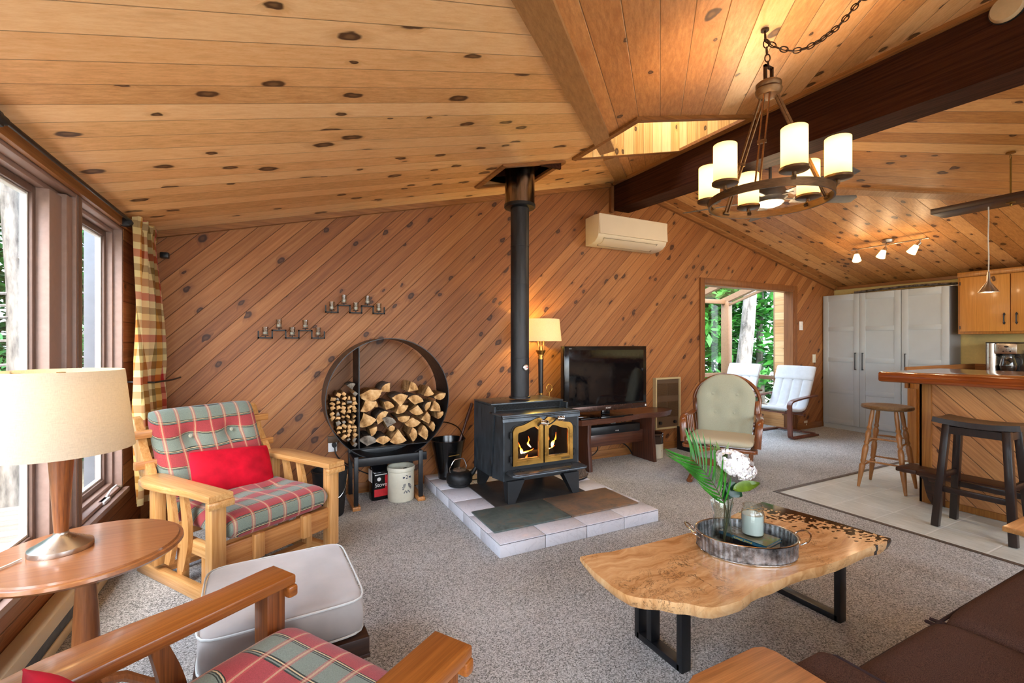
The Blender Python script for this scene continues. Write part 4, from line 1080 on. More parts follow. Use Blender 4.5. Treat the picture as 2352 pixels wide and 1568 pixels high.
for s_ in (-1, 1): b.prism([(s_*.016, -.004), (s_*.034, -.008), (s_*.034, .008), (s_*.016, .004)][::s_], .0008, fr_)
fr_ = around(t, .1068, 12, .115)
for s_ in (-1, 1):                                            # winged crest
    for k in range(5):
        a = R(100-28*k); c1 = Vector((s_*.018, .0)); 
        p = [(c1.x+s_*.005*math.cos(a), .002+.005*math.sin(a)), (c1.x+s_*(.018+.003*(k % 2))*math.cos(a-.15), .004+.036*math.sin(a-.15)), (c1.x+s_*.021*math.cos(a+.12), .004+.036*math.sin(a+.12))]
        b.prism(p if s_ > 0 else p[::-1], .0014, fr_)
    for k in range(3): b.prism([(s_*(.006+.007*k), -.02-.008*k), (s_*(.011+.007*k), -.012-.006*k), (s_*(.016+.005*k), -.024-.008*k)][::s_], .0014, fr_)
b.prism([(0, -.042), (.005, -.03), (0, -.018), (-.005, -.03)], .0014, fr_); b.build('crest_stencil', M['blue_txt'], t)
b = MB(); b.cyl((.02, -.01, .06), (.035, .01, .235), .012); b.box((.037, .012, .24), (.03, .02, .025), .005); tag(b.build('scoop', M['cord'], M=T(.905, 3.80, 0)), 'black handled scoop standing in the stoneware crock', 'scoop')
t = thing('charcoal_bag', 'black and red printed fuel bag beside the stoneware crock', 'bag', (.745, 3.905, 0), 8)
b = MB()
def bag(u, v):
    a = 2*PI*u; p = 6; c1, s1 = math.cos(a), math.sin(a); k_ = (abs(c1)**p+abs(s1)**p)**(-1/p)
    return (.07*c1*k_*(1+.04*math.sin(v*9)), .05*s1*k_*(1-.75*max(0, v-.8)/.2), .285*v)
b.sheet(bag, 40, 20); b.build('sack', M['tvbez'], t)
b = MB(); b.bb(-.055, .06, -.0512, -.049, .03, .09); b.bb(.035, .066, -.0515, -.049, .09, .2); b.build('red_print', M['red_paint'], t)
b = MB(); b.bb(-.05, .05, -.0515, -.05, .205, .212); b.lathe([(0, 0), (.016, 0), (.016, .001), (0, .001)], n=16, M=T(-.015, -.0505, .172) @ RX(90)); b.bb(-.073, -.069, -.04, .04, .15, .25); b.build('white_print', M['white_txt'], t)
text('bag_text', 'Stove', .045, T(.0, -.0525, .125) @ FY, M['white_txt'], t)

# ------------------------------------------------------------------ hearth
HX0, HX1, HY0, HY1, HZ = 1.185, 2.465, 2.48, 4.09, .085
t = thing('hearth_pad', 'raised hearth pad of marbled white tiles under the stove', 'hearth', ((HX0+HX1)/2, (HY0+HY1)/2, 0))
hw, hh = (HX1-HX0)/2, (HY1-HY0)/2
b = MB(); b.bb(-hw+.004, hw-.004, -hh+.004, hh-.002, 0, HZ-.003); b.build('core', M['grout'], t)
b = MB(); W = (HX1-HX0)/4-.0; rows = [(HY0, HY0+.19)]+[(HY0+.19+i*.315, min(HY1, HY0+.19+(i+1)*.315)) for i in range(5)]
def tt(x0, x1, y0, y1): b.bb(x0-1.825+.0025, x1-1.825-.0025, y0-3.285+.0025, y1-3.285-.0025, HZ-.006, HZ, .0015)
for i in range(4): tt(HX0+i*W, HX0+(i+1)*W, *rows[0])
for (ya, yb) in rows[1:]:
    if yb-ya > .03:
        for i in range(4): tt(HX0+i*W, HX0+(i+1)*W, ya, yb)
for i in range(4): b.bb(-hw+i*W+.0025, -hw+(i+1)*W-.0025, -hh, -hh+.006, .001, HZ-.009, .001)
y = HY0+.0
ys = [HY0, HY0+.30, HY0+.62, HY0+.94, HY0+1.26, HY1]
for a_, c_ in zip(ys, ys[1:]):
    for x in (-hw, hw-.006): b.bb(x, x+.006, a_-3.285+.003, c_-3.285-.003, .001, HZ-.009, .001)
b.build('tiles', M['tile_w'], t)
b = MB(); b.bb(1.222, 1.805, 2.637, 3.03, HZ+.0005, HZ+.012, .002); tag(b.build('slate_tile', M['slate_a']), 'grey-green slate tile lying on the hearth, left of the pair', 'slate tile')
b = MB(); b.bb(1.812, 2.412, 2.634, 3.028, HZ+.0005, HZ+.012, .002); tag(b.build('slate_tile', M['slate_b']), 'rust-brown slate tile lying on the hearth, right of the pair', 'slate tile')
b = MB(); b.bb(1.42, 2.22, 3.04, 3.62, HZ+.0005, HZ+.009, .002); tag(b.build('floor_plate', M['slate_c']), 'dark floor plate lying under the wood stove', 'floor plate')
HT = HZ+.009

# ------------------------------------------------------------------ wood stove  (local origin at body centre on the floor plate)
SXc, SYf, SYb = 1.84, 3.08, 3.64
t = thing('wood_stove', 'black cast wood stove with gold double doors and a fire burning', 'stove', (SXc, (SYf+SYb)/2, HT))
oy = -(SYf+SYb)/2; oz = -HT; hw = .33
b = MB(); zb, zt = .255+oz, .735+oz; f0, f1 = SYf+oy, SYb+oy
b.bb(-hw, hw, f1-.02, f1, zb, zt); b.bb(-hw, -hw+.02, f0, f1-.02, zb, zt); b.bb(hw-.02, hw, f0, f1-.02, zb, zt)
b.bb(-hw+.02, hw-.02, f0, f1-.02, zb, zb+.06); b.bb(-hw+.02, hw-.02, f0, f1-.02, zt-.05, zt)
# front face around the two door openings
for a_, c_ in ((-hw+.02, -.235), (-.035, .035), (.235, hw-.02)): b.bb(a_, c_, f0, f0+.02, zb+.06, zt-.05)

for a_, c_ in ((-.235, -.035), (.035, .235)): b.bb(a_, c_, f0, f0+.02, zb+.06, .405+oz); b.bb(a_, c_, f0, f0+.02, .655+oz, zt-.05)
b.build('body', M['black_rough'], t)
for s_ in (-1, 1):
    b = MB()
    b.prism([(f0, zb), (f0+.20, zb-.02), (f0+.13, zt+.005), (f0, zt+.005)], .012, T(s_*(hw+.006)-.006, 0, 0) @ YZ)
    b.build('side_panel', M['steel_gray'], t); b = MB()
    b.prism([(f0+.225, zb-.02), (f1+.01, zb-.02), (f1+.01, zt+.06), (f0+.155, zt+.06)], .012, T(s_*(hw+.006)-.006, 0, 0) @ YZ)
    b.build('side_panel', M['steel_gray'], t)
b = MB(); b.bb(-hw+.02, hw-.02, f0+.02, f1-.02, zb+.055, zb+.062); b.bb(-hw+.02, hw-.02, f1-.024, f1-.021, zb+.06, zt-.05)
for s_ in (-1, 1): b.bb(s_*(hw-.022)-.001, s_*(hw-.022)+.001, f0+.022, f1-.02, zb+.06, zt-.05)
b.build('firebox_lining', M['firewall'], t)
b = MB()   # top: front shelf with curved lip, rear raised box
b.bb(-hw-.02, hw+.02, f0+.0, f0+.24, zt, zt+.014, .003)
b.tube([(-hw-.02, f0+.0, zt-.004), (hw+.02, f0+.0, zt-.004)], .011, 12)
b.prism([(f0-.012, zt-.035), (f0+.0, zt-.035), (f0+.02, zt+.012), (f0-.0, zt+.012)], 2*hw+.04, T(-hw-.02, 0, 0) @ YZ)
b.build('top_plate', M['stove_top'], t)
b = MB(); b.bb(-hw-.012, hw+.012, f0+.22, f1+.02, zt+.062, zt+.078, .006); b.bb(-hw-.008, hw+.008, f0+.25, f1+.01, zt, zt+.062)
b.build('heat_shroud', M['stove_top'], t)
b = MB(); b.bb(-hw+.02, hw-.01, f0+.246, f0+.2485, zt+.016, zt+.06)
b.build('grille_opening', M['firewall'], t)
b = MB()
for k in range(46):
    x = -hw+.03+k*(2*hw-.05)/46
    b.bar((x, f0+.245, zt+.016), (x+.022, f0+.245, zt+.06), .0016, .0016); b.bar((x+.022, f0+.244, zt+.016), (x, f0+.244, zt+.06), .0016, .0016)
b.build('mesh_grille', M['black_rough'], t)
b = MB()   # ash ledge
b.prism([(-.305, 0), (.305, 0), (.33, -.03), (.33, -.135), (.30, -.165), (-.30, -.165), (-.33, -.135), (-.33, -.03)], .016, T(0, f0, .315+oz), bev=.005)
b.prism([(-.29, -.01), (.29, -.01), (.31, -.13), (.285, -.15), (-.285, -.15), (-.31, -.13)], .004, T(0, f0, .331+oz), bev=.0015)
b.build('ash_ledge', M['stove_top'], t)
b = MB(); b.bb(-hw, hw, f0-.003, f0+.0, zb-.01, .315+oz)
b.build('skirt', M['black_rough'], t)
for sx_ in (-1, 1):
    for y_, sy_ in ((f0+.02, -1), (f1-.06, 1)):
        b = MB(); x_ = sx_*(hw-.07)
        top = [(x_-.085*sx_, y_-.03*sy_), (x_+.06*sx_, y_-.03*sy_), (x_+.06*sx_, y_+.055*sy_), (x_-.085*sx_, y_+.055*sy_)]
        xb, yb_ = x_+.03*sx_, y_+.035*sy_
        bot = [(xb-.03, yb_-.025), (xb+.03, yb_-.025), (xb+.03, yb_+.025), (xb-.03, yb_+.025)]
        if sx_*sy_ < 0: top = top[::-1]
        bot = sorted(bot, key=lambda p: 0); 
        # match corner order by nearest angle
        cxm, cym = sum(p[0] for p in top)/4, sum(p[1] for p in top)/4
        key = lambda p, cx, cy: math.atan2(p[1]-cy, p[0]-cx)
        top.sort(key=lambda p: key(p, cxm, cym)); bot.sort(key=lambda p: key(p, xb, yb_))
        vs = [(x, y, .0005) for x, y in bot]+[(x, y, zb+.004) for x, y in top]
        b.raw(vs, [(3, 2, 1, 0), (4, 5, 6, 7)]+[(i, (i+1) % 4, 4+(i+1) % 4, 4+i) for i in range(4)]); b.build('leg', M['black_rough'], t)
# doors
def door(sx_):
    zo0, zo1 = .365+oz, .665+oz
    def outl(xa, xb, z0_, z1_, rise, rc, cutc):
        # xa = hinge side, xb = centre side (sx_ mirrored); arched toward the centre
        P = [(xa, z0_)]
        for k in range(7):
            a = PI-PI/2*k/6; P.append((xa+rc+rc*math.cos(a), z1_-rc+rc*math.sin(a)))
        for k in range(1, 9):
            u = k/9; P.append((xa+rc+(xb-cutc-xa-rc)*u, z1_+rise*(u*u*(3-2*u))))
        P += [(xb-cutc, z1_+rise), (xb, z1_+rise-cutc*.8), (xb, z0_)]
        return P
    A = outl(-.270, -.006, zo0, zo1-.0, .052, .05, .028); B = outl(-.226, -.046, zo0+.05, zo1-.048, .034, .02, .032)
    Cc = outl(-.240, -.034, zo0+.036, zo1-.036, .04, .028, .03)
    d = MB(); flip = lambda P: [(-sx_*x, z) for x, z in P] if sx_ > 0 else P
    mfr = frame((0, f0-.008, 0), (1, 0, 0), (0, 0, 1), (0, -1, 0))
    d.ring(flip(A), flip(B), .012, mfr); d.ring(flip(A), flip([(x*.985-.002, z) for x, z in Cc]), .017, mfr)
    o = d.build('door', M['brass'], t)
    e = MB(); e.ring(flip([(p[0]*1.0-(.008 if p[0] < -.13 else -.0), p[1]+.006) for p in A]), flip(B), .007, frame((0, f0-.001, 0), (1, 0, 0), (0, 0, 1), (0, -1, 0))); e.build('door_gasket', M['black_rough'], o)
    g = MB(); g.prism(flip([(x*1.0, z) for x, z in B])[::-1], .003, frame((0, f0-.002, 0), (1, 0, 0), (0, 0, 1), (0, -1, 0))); g.build('door_glass', M['glass_fire'], o)
    hnd = MB()
    hx = sx_*.028 if sx_ < 0 else sx_*.07
    if sx_ < 0:
        hnd.tube(curve_pts([(-.05, f0-.02, .655+oz), (-.045, f0-.045, .675+oz), (-.02, f0-.06, .68+oz)]), .006, 8)
    else:
        hnd.tube(curve_pts([(.03, f0-.02, .66+oz), (.045, f0-.045, .665+oz), (.09, f0-.06, .70+oz)]), .005, 8)
    hnd.build('handle_rod', M['black_rough'], o)
    c0 = Vector((-.022, f0-.075, .685+oz)) if sx_ < 0 else Vector((.13, f0-.065, .705+oz)); ax = Vector((.3, -1, .1)).normalized() if sx_ < 0 else Vector((1, -.5, 0)).normalized()
    k_ = MB()
    for j in range(4):
        p = [c0+ax*(.016*math.sin(2*PI*i/40*1.0)*0+.05*(i/40-.5)) + Vector((0, 0, 1))*.017*math.cos(2*PI*(i/40*2+j/4)) + ax.cross(Vector((0, 0, 1)))*.017*math.sin(2*PI*(i/40*2+j/4)) for i in range(41)]
        k_.tube(p, .0035, 6)
    k_.build('spring_handle', M['chrome'], o)
    for z_ in (.42, .60):
        h_ = MB(); x_ = sx_*(.285); h_.cyl((x_, f0-.018, z_-.022+oz), (x_, f0-.018, z_+.022+oz), .011); h_.cyl((x_, f0-.018, z_-.03+oz), (x_, f0-.018, z_+.03+oz), .005); h_.build('hinge', M['black'], o)
    if sx_ > 0:
        e = MB(); e.box((.20, f0-.0265, .383+oz), (.085, .001, .018), .0); e.build('name_badge', M['brass_d'], o)
        text('badge_text', 'Osburn', .018, frame((.20, f0-.0275, .383+oz), (1, 0, 0), (0, 0, 1), (0, -1, 0)), M['dark_txt'], o, .0004, sx=1.1)
door(-1); door(1)
# logs and flames inside
for k, (x, y, z, an, L) in enumerate(((-.12, .08, .335, 8, .26), (.12, .10, .335, -12, .24), (.0, .12, .40, 4, .34))):
    b = MB(); a = R(an); b.cyl((x-math.cos(a)*L/2, f0+y, z+oz), (x+math.cos(a)*L/2, f0+y+math.sin(a)*L/2, z+oz), .035, .03, n=10)
    o = b.build('burning_log', M['log_bark'], M=T(SXc, (SYf+SYb)/2, HT)); tag(o, ('charred log glowing behind the left stove door', 'charred log behind the right stove door', 'charred log lying across the top of the fire')[k], 'log')
    o.data.materials[0] = M['ember'] if k == 0 else M['firewall']
b = MB(); qq = random.Random(3)
for _ in range(26):
    x, y = qq.uniform(-.2, .14), qq.uniform(.05, .2); b.box((x, f0+y, zb+.075), (qq.uniform(.015, .04), .02, .02), .004, rz=qq.uniform(0, 90))
tag(b.build('ember_bed', M['ember'], M=T(SXc, (SYf+SYb)/2, HT)), 'glowing red embers on the floor of the stove', 'embers', kind='stuff')
def fl_(pts, w):
    m = MB(); pts = curve_pts(pts, 6); k = len(pts); m.tube(pts, .01, 8, rr=[1.35*w*(math.sin(PI*min(1, (i/k)*1.6+.12))**.8 if i/k < .55 else max(.06, 1.0-(i/k-.25)*1.3)) for i in range(k)], flat=.5); return m
FLM = [([(-.215, .05, .335), (-.205, .05, .31), (-.17, .05, .295), (-.13, .05, .31), (-.11, .05, .36)], .010, 'curling white flame low in the left stove window'),
       ([(-.11, .06, .32), (-.105, .06, .35), (-.112, .06, .375), (-.10, .06, .40)], .020, 'bright white flame tongue low in the left stove window'),
       ([(-.15, .07, .41), (-.15, .07, .44), (-.165, .07, .47), (-.175, .07, .50)], .014, 'yellow flame on the left above the fire log'),
       ([(-.15, .07, .415), (-.11, .07, .42), (-.06, .07, .43), (-.04, .07, .44)], .009, 'long low flame licking over the fire log'),
       ([(-.06, .08, .45), (-.085, .08, .48), (-.075, .08, .51), (-.082, .08, .54)], .010, 'thin red flame beside the stove doors\' centre'),
       ([(.08, .07, .43), (.10, .07, .425), (.13, .07, .43), (.16, .07, .445)], .008, 'low orange flame in the right stove window'),
       ([(.085, .07, .43), (.08, .07, .47), (.10, .07, .50), (.098, .07, .53)], .010, 'left flame tongue in the right stove window'),
       ([(.13, .07, .435), (.14, .07, .47), (.165, .07, .50), (.17, .07, .55)], .013, 'tall flame tongue in the right stove window')]
for pts, w, lab in FLM:
    tag(fl_([(x, f0+y, z+oz+.02) for x, y, z in pts], w).build('flame', M['flame'], M=T(SXc, (SYf+SYb)/2, HT)), lab, 'flame')
# flue
FX, FY_ = 1.82, 3.42
t = thing('stove_pipe', 'black steel stove pipe rising from stove to ceiling', 'stove pipe', (FX, FY_, .835))
b = MB()
zs = [0, .012, .9, 1.40, 1.62]
b.lathe([(.0, -.005), (.09, -.005), (.09, .010), (.078, .012), (.078, .33), (.0795, .331), (.0795, .337), (.078, .338), (.078, .95), (.0795, .951), (.0795, .957), (.078, .958), (.078, 1.27), (.0795, 1.271), (.0795, 1.277), (.078, 1.278), (.078, 1.62), (0, 1.62)], n=48); b.build('pipe', M['pipe'], t)
b = MB(); b.lathe([(.079, 1.595), (.128, 1.60), (.132, 1.605), (.132, 1.628), (.079, 1.63)], n=48); b.build('collar', M['black'], t)
b = MB(); b.lathe([(.0, 1.63), (.126, 1.63), (.126, 1.98), (0, 1.98)], n=56); b.build('chimney_sleeve', M['sleeve'], t)
t = thing('flue_thermometer', 'small round chrome thermometer stuck on the black stove pipe', 'thermometer', (FX, FY_, 1.09))
fr_ = around(t, .079, 8, 0); b = MB(); b.lathe([(0, 0), (.027, 0), (.027, .008), (.022, .010), (0, .010)], n=28, M=fr_); b.build('case', M['chrome'], t)
b = MB(); b.lathe([(0, 0), (.019, 0), (.019, .001), (0, .001)], n=24, M=around(t, .0895, 8, 0)); b.build('dial', M['white_txt'], t)
b = MB(); b.bb(.004, .016, -.002, .008, 0, .0008, M=around(t, .0907, 8, 0)); b.build('red_zone', M['red_paint'], t)
# boxed opening in the ceiling round the flue
x0, x1, y0, y1 = FLU
b = MB(); lv = zl(x1)+.10
b.bb(x0-.02, x0, y0-.02, y1+.02, zl(x0), lv); b.bb(x1, x1+.02, y0-.02, y1+.02, zl(x1), lv); b.bb(x0, x1, y0-.02, y0, zl(x0)+.05, lv); b.bb(x0, x1, y1, y1+.02, zl(x0)+.05, lv); b.bb(x0-.02, x1+.02, y0-.02, y1+.02, lv, lv+.02)
st('wall_flue_box', b, M['beam'])
b = MB()
b.bar((x0-.018, y0-.036, zl(x0)-.012), (x0-.018, y1+.036, zl(x0)-.012), .036, .022); b.bar((x1+.018, y0-.036, zl(x1)-.012), (x1+.018, y1+.036, zl(x1)-.012), .036, .022)
b.bar((x0, y0-.018, zl(x0)-.012), (x1, y0-.018, zl(x1)-.012), .036, .022); b.bar((x0, y1+.018, zl(x0)-.012), (x1, y1+.018, zl(x1)-.012), .036, .022)
st('trim_13', b, M['trim'])

# coal scuttle, shovel, kettle, boot
t = thing('ash_bucket', 'tall black flared ash bucket on the hearth behind the kettle', 'bucket', (1.36, 3.93, HZ+.001))
b = MB(); b.lathe([(.085, 0), (.087, .006), (.088, .03), (.150, .33), (.156, .345), (.150, .345), (.085, .035), (0, .02)], n=44, wob=lambda a, z: 1+.02*math.cos(2*a)); b.build('body', M['enamel'], t)
b = MB(); b.tube(curve_pts([(-.152, 0, .345), (-.12, .12, .44), (0, .14, .475), (.12, .1, .43), (.152, 0, .345)]), .005, 8); b.build('bail_handle', M['enamel'], t)
b = MB(); b.tube([(-.04, -.132, .22), (-.04, -.150, .225), (.05, -.148, .23), (.05, -.128, .225)], .004, 6); b.build('tipping_handle', M['brass_d'], t)
b = MB(); b.lathe([(0, .05), (.088, .05), (.09, .06), (0, .06)], n=24); b.build('ash', M['stone_in'], t)
t = thing('shovel', 'dark wooden handled shovel leaning in the ash bucket', 'shovel', (1.39, 3.93, HZ+.07))
b = MB(); b.cyl((.0, 0, .02), (.17, .06, .42), .013); b.cyl((.17, .06, .42), (.235, .08, .57), .018, .016); b.build('handle', M['walnut_z'], t)
b = MB(); b.box((-.0, 0, .03), (.07, .012, .07), .004, ry=20); b.build('blade', M['iron'], t)
t = thing('kettle', 'black cast iron kettle with chrome handle on the hearth', 'kettle', (1.37, 3.67, HZ+.001))
b = MB(); b.lathe([(.088, 0), (.093, .004), (.094, .022), (.108, .03), (.112, .06), (.105, .095), (.085, .118), (.06, .127), (.058, .124), (0, .124)], n=48); b.build('body', M['iron'], t)
b = MB(); b.lathe([(0, .126), (.056, .126), (.058, .131), (.05, .137), (.0, .139)], n=32); b.lathe([(0, .139), (.007, .14), (.01, .15), (.006, .156), (0, .157)], n=16); b.build('lid', M['log_bark'], t)
b = MB(); b.tube([(.085, -.01, .075), (.12, -.015, .10), (.145, -.018, .135), (.155, -.02, .145)], .02, 12, rr=[.03, .022, .016, .018]); b.build('spout', M['iron'], t)
b = MB(); b.tube([(-.08, 0, .115), (-.088, 0, .15), (-.055, 0, .205), (-.04, 0, .22), (.03, 0, .225), (.045, 0, .21), (.065, 0, .16), (.055, 0, .125)], .0055, 8); b.build('handle', M['chrome'], t)
b = MB()
b.tube(curve_pts([(1.44, 3.85, HZ+.006), (1.50, 3.82, HZ+.006), (1.49, 3.76, HZ+.006), (1.54, 3.74, HZ+.006), (1.60, 3.75, HZ+.006)]), .005, 6); tag(b.build('extension_cord', M['cord']), 'black cord on the hearth behind the stove', 'cord')
t = thing('ice_cleat_shoe', 'worn brown winter overshoe with cleats behind the stove', 'shoe', (2.36, 3.36, HZ+.001), 15)
b = MB()
def shoe(u, v):
    a = 2*PI*u; k_ = 1-.25*v; return (.13*math.cos(a)*k_+(.0 if v < .5 else -.02*(v-.5)), .05*math.sin(a)*k_, .012+.085*v)
b.sheet(shoe, 32, 10, .008); b.build('upper', M['log_bark'], t)
b = MB(); b.prism([(.135*math.cos(2*PI*i/28), .055*math.sin(2*PI*i/28)) for i in range(28)], .014); b.build('sole', M['cord'], t)
b = MB(); b.tube(curve_pts([(-.12, 0, .09), (-.10, 0, .15), (-.04, 0, .18), (.03, 0, .15), (.09, 0, .09)]), .007, 8); b.build('strap', M['trim_z'], t)
b = MB(); b.tube([(.14*math.cos(2*PI*i/30), .06*math.sin(2*PI*i/30), .02+.006*(i % 2)) for i in range(30)], .0035, 6, True); b.build('cleat_chain', M['chrome'], t)

# ------------------------------------------------------------------ floor lamp, TV, bench
t = thing('floor_lamp', 'brass and dark wood floor lamp lit behind the stove pipe', 'lamp', (2.31, 3.90, 0))
b = MB(); b.lathe([(0, 0), (.13, 0), (.135, .012), (.12, .02), (.03, .03), (.018, .05), (0, .05)], n=40); b.build('base', M['brass_d'], t)
b = MB(); b.lathe([(0, .05), (.018, .05), (.022, .3), (.020, .74), (.0, .74)], n=24); b.lathe([(0, .80), (.022, .80), (.027, 1.14), (0, 1.14)], n=24); b.build('pole', M['espresso'], t)
b = MB()
for z0, z1, r_ in ((.74, .76, .021), (.785, .80, .021), (.76, .785, .016), (1.135, 1.15, .029), (1.165, 1.178, .029), (1.15, 1.165, .022)): b.cyl((0, 0, z0), (0, 0, z1), r_)
b.lathe([(0, 1.178), (.03, 1.18), (.048, 1.215), (.05, 1.222), (.02, 1.222), (.018, 1.26), (0, 1.26)], n=28)
for s_ in (-1, 1): b.cyl((s_*.03, 0, 1.222), (s_*.03, 0, 1.30), .004, n=8); b.cyl((s_*.03, 0, 1.27), (s_*.03, 0, 1.33), .012, n=12)
b.cyl((0, 0, 1.26), (0, 0, 1.48), .004, n=8); b.build('fitting', M['brass'], t)
b = MB(); vs = []
for r_, z_ in ((.205, 1.312), (.185, 1.528), (.183, 1.528), (.203, 1.312)):
    for i in range(64): vs.append((r_*math.cos(2*PI*i/64), r_*math.sin(2*PI*i/64), z_))
b.raw(vs, [(j*64+i, j*64+(i+1) % 64, ((j+1) % 4)*64+(i+1) % 64, ((j+1) % 4)*64+i) for j in range(4) for i in range(64)]); b.build('lamp_shade', M['shade_white'], t)
b = MB(); b.lathe([(0, 1.36), (.02, 1.37), (.026, 1.40), (.018, 1.43), (0, 1.44)], n=16); b.build('bulb', M['lit_bowl'], t)

t = thing('television', 'black flat television on the live edge bench', 'television', (3.03, 3.80, .536))
b = MB(); b.bb(-.54, .52, -.05, .02, .065, .725, .006); b.bb(-.3, .3, .02, .07, .15, .6, .01); b.build('cabinet', M['tvbez'], t)
b = MB(); b.bb(-.485, .475, -.052, -.0495, .135, .685); b.build('screen', M['screen'], t)
b = MB(); b.bb(-.54, .52, -.054, -.045, .065, .118, .002); b.build('bottom_bezel', M['tvstrip'], t)
b = MB(); b.prism([(-.26, -.11), (.28, -.11), (.22, .13), (-.22, .13)], .012, T(0, 0, .0005), bev=.003); b.box((0, .0, .04), (.1, .03, .05), .005); b.build('stand', M['tvbez'], t)
text('maker_name', 'SONY', .022, T(.0, -.0545, .09) @ FY, M['white_txt'], t, sx=1.2)
text('model_line', 'BRAVIA', .009, T(-.47, -.0505, .70) @ FY, M['white_txt'], t)
b = MB(); b.bb(.495, .512, -.0555, -.054, .08, .10); b.build('energy_sticker', M['white_txt'], t)

t = thing('tv_bench', 'walnut live edge bench carrying the television', 'bench', (3.3, 3.9, 0))
fe = [(-.70, -.19), (-.66, -.235), (-.56, -.24), (-.45, -.235), (-.3, -.225), (-.15, -.215), (0, -.195), (.10, -.17), (.2, -.15), (.3, -.165), (.42, -.175), (.55, -.15), (.68, -.10), (.72, -.02)]
be = [(.70, .10), (.60, .17), (.3, .185), (0, .19), (-.4, .19), (-.68, .18), (-.705, .0)]
b = MB()
t_b = bmesh.new(); P = fe+be; k = len(P)
va = [t_b.verts.new((x, y, .535)) for x, y in P]; vb = [t_b.verts.new((x*.985, y*(.90+.04*math.sin(x*17)), .478)) for x, y in P]
t_b.faces.new(va); t_b.faces.new(vb[::-1])
for i in range(k): t_b.faces.new((va[(i+1) % k], va[i], vb[i], vb[(i+1) % k]))
bmesh.ops.recalc_face_normals(t_b, faces=t_b.faces); b.merge(t_b); b.build('slab_top', M['walnut_x'], t)
for x in (-.515, .345):
    b = MB(); b.prism([(-.185, 0), (.165, 0), (.16, .478), (-.16, .478), (-.155, .3)], .045, T(x-.022, 0, 0) @ YZ, bev=.005); b.build('leg', M['walnut_z'], t)
b = MB(); b.bb(-.49, .32, -.02, .02, .20, .335, .004); b.build('stretcher', M['walnut_x'], t)
t = thing('soundbar', 'black centre speaker on the bench rail under the television', 'speaker', (3.22, 3.87, .336))
b = MB(); b.bb(-.36, .30, -.055, .055, 0, .085, .008); b.build('body', M['black'], t); text('badge', 'BOSE', .014, T(-.02, -.0565, .03) @ FY, M['white_txt'], t, sx=1.4)
for z_, w_, lab, mt in ((.5365, .2, 'black remote tray on the left end of the bench', 'black'), ):
    b = MB(); b.bb(-.11, .11, -.04, .04, 0, .012, .003); tag(b.build('remote_tray', M[mt], M=T(2.74, 3.72, z_) @ RZ(4)), lab, 'remote')
b = MB(); b.bb(-.15, .1, -.05, .05, 0, .01, .003); tag(b.build('folded_papers', M['chrome'], M=T(2.72, 3.84, .5365) @ RZ(-6)), 'shiny wrapped papers lying beside the television', 'papers')
b = MB(); b.bb(.0, .3, -.01, .03, 0, .02, .003); tag(b.build('game_box', M['tvbez'], M=T(2.86, 3.66, .5362)), 'thin black box at the front edge of the bench', 'box')
b = MB()
b.tube(curve_pts([(2.80, 3.98, .10), (2.9, 3.98, .16), (3.03, 3.97, .24), (3.15, 3.97, .27), (3.35, 4.0, .22), (3.52, 4.02, .12), (3.60, 4.03, .03)]), .008, 6)
b.tube(curve_pts([(2.84, 3.96, .2), (2.86, 3.95, .12), (2.95, 3.95, .09), (3.05, 3.96, .14), (3.07, 3.98, .22)]), .006, 6)
b.tube(curve_pts([(3.35, 3.99, .46), (3.42, 3.98, .40), (3.47, 3.98, .34)]), .006, 6); tag(b.build('cable_bundle', M['cord']), 'black cables hanging under the walnut bench', 'cables')
b = MB(); b.bb(-.03, .03, -.03, .0, -.05, .05, .004); tag(b.build('power_adapter', M['rim_white'], M=T(3.38, YB-.002, .40)), 'white power adapter on the wall under the bench', 'adapter')
t = thing('fireplace_tool', 'brass ring handled poker hanging at the stove corner', 'poker', (2.26, 3.66, .5))
b = MB(); b.tube([(.03*math.cos(2*PI*i/24), 0, .37+.036*math.sin(2*PI*i/24)) for i in range(24)], .005, 8, True); b.cyl((0, 0, -.40), (0, 0, .335), .005); b.build('ring_handle', M['brass'], t)

# wall heater, two-tone crock
t = thing('wall_heater', 'brown grille wall heater in a cream frame beside the television', 'heater', (4.205, YB-.001, .565))
b = MB(); A = [(-.205, -.31), (.205, -.31), (.205, .31), (-.205, .31)]; B = [(-.185, -.29), (.185, -.29), (.185, .29), (-.185, .29)]; b.ring(A, B, .05, FY); b.build('frame', M['heater_cream'], t)
b = MB(); b.bb(-.185, .185, -.03, -.002, -.29, .29); b.build('panel', M['heater_brown'], t)
b = MB()
for z0, z1 in ((.09, .25), (-.17, .02)):
    n_ = int((z1-z0)/.009)
    for k in range(n_):
        for xa, xb in ((-.17, -.008), (.008, .17)): b.bb(xa, xb, -.036, -.03, z0+k*.009, z0+k*.009+.004)
b.build('grille', M['bronze'], t)
for x in (-.12, .12): b = MB(); b.cyl((x, -.03, -.235), (x, -.052, -.235), .02); b.build('knob', M['black'], t)
t = thing('two_tone_crock', 'small crock with brown glazed top beside the bench', 'crock', (3.79, 3.89, 0))
b = MB(); b.lathe([(.098, 0), (.104, .006), (.104, .165), (0, .165)], n=44); b.build('lower_body', M['stoneware'], t)
b = MB(); b.lathe([(.1042, .165), (.1042, .245), (.098, .252), (.108, .258), (.108, .275), (.103, .28), (.094, .27), (.092, .17), (0, .17)], n=44); b.build('glazed_top', M['stone_brown'], t)
text('maker_stamp', 'W', .02, around(t, .1045, 10, .09), M['heater_cream'], t)
b = MB(); b.lathe([(.09, 0), (.092, .18), (.088, .18), (.086, .01), (0, .01)], n=4); 
b.bm.free()
t = thing('wicker_crate', 'wooden crate with black edges behind the rocking chair', 'crate', (4.50, 3.93, 0))
b = MB(); b.bb(-.16, .16, -.12, .12, .0, .24, .004); b.build('box', M['oak_y'], t)
b = MB()
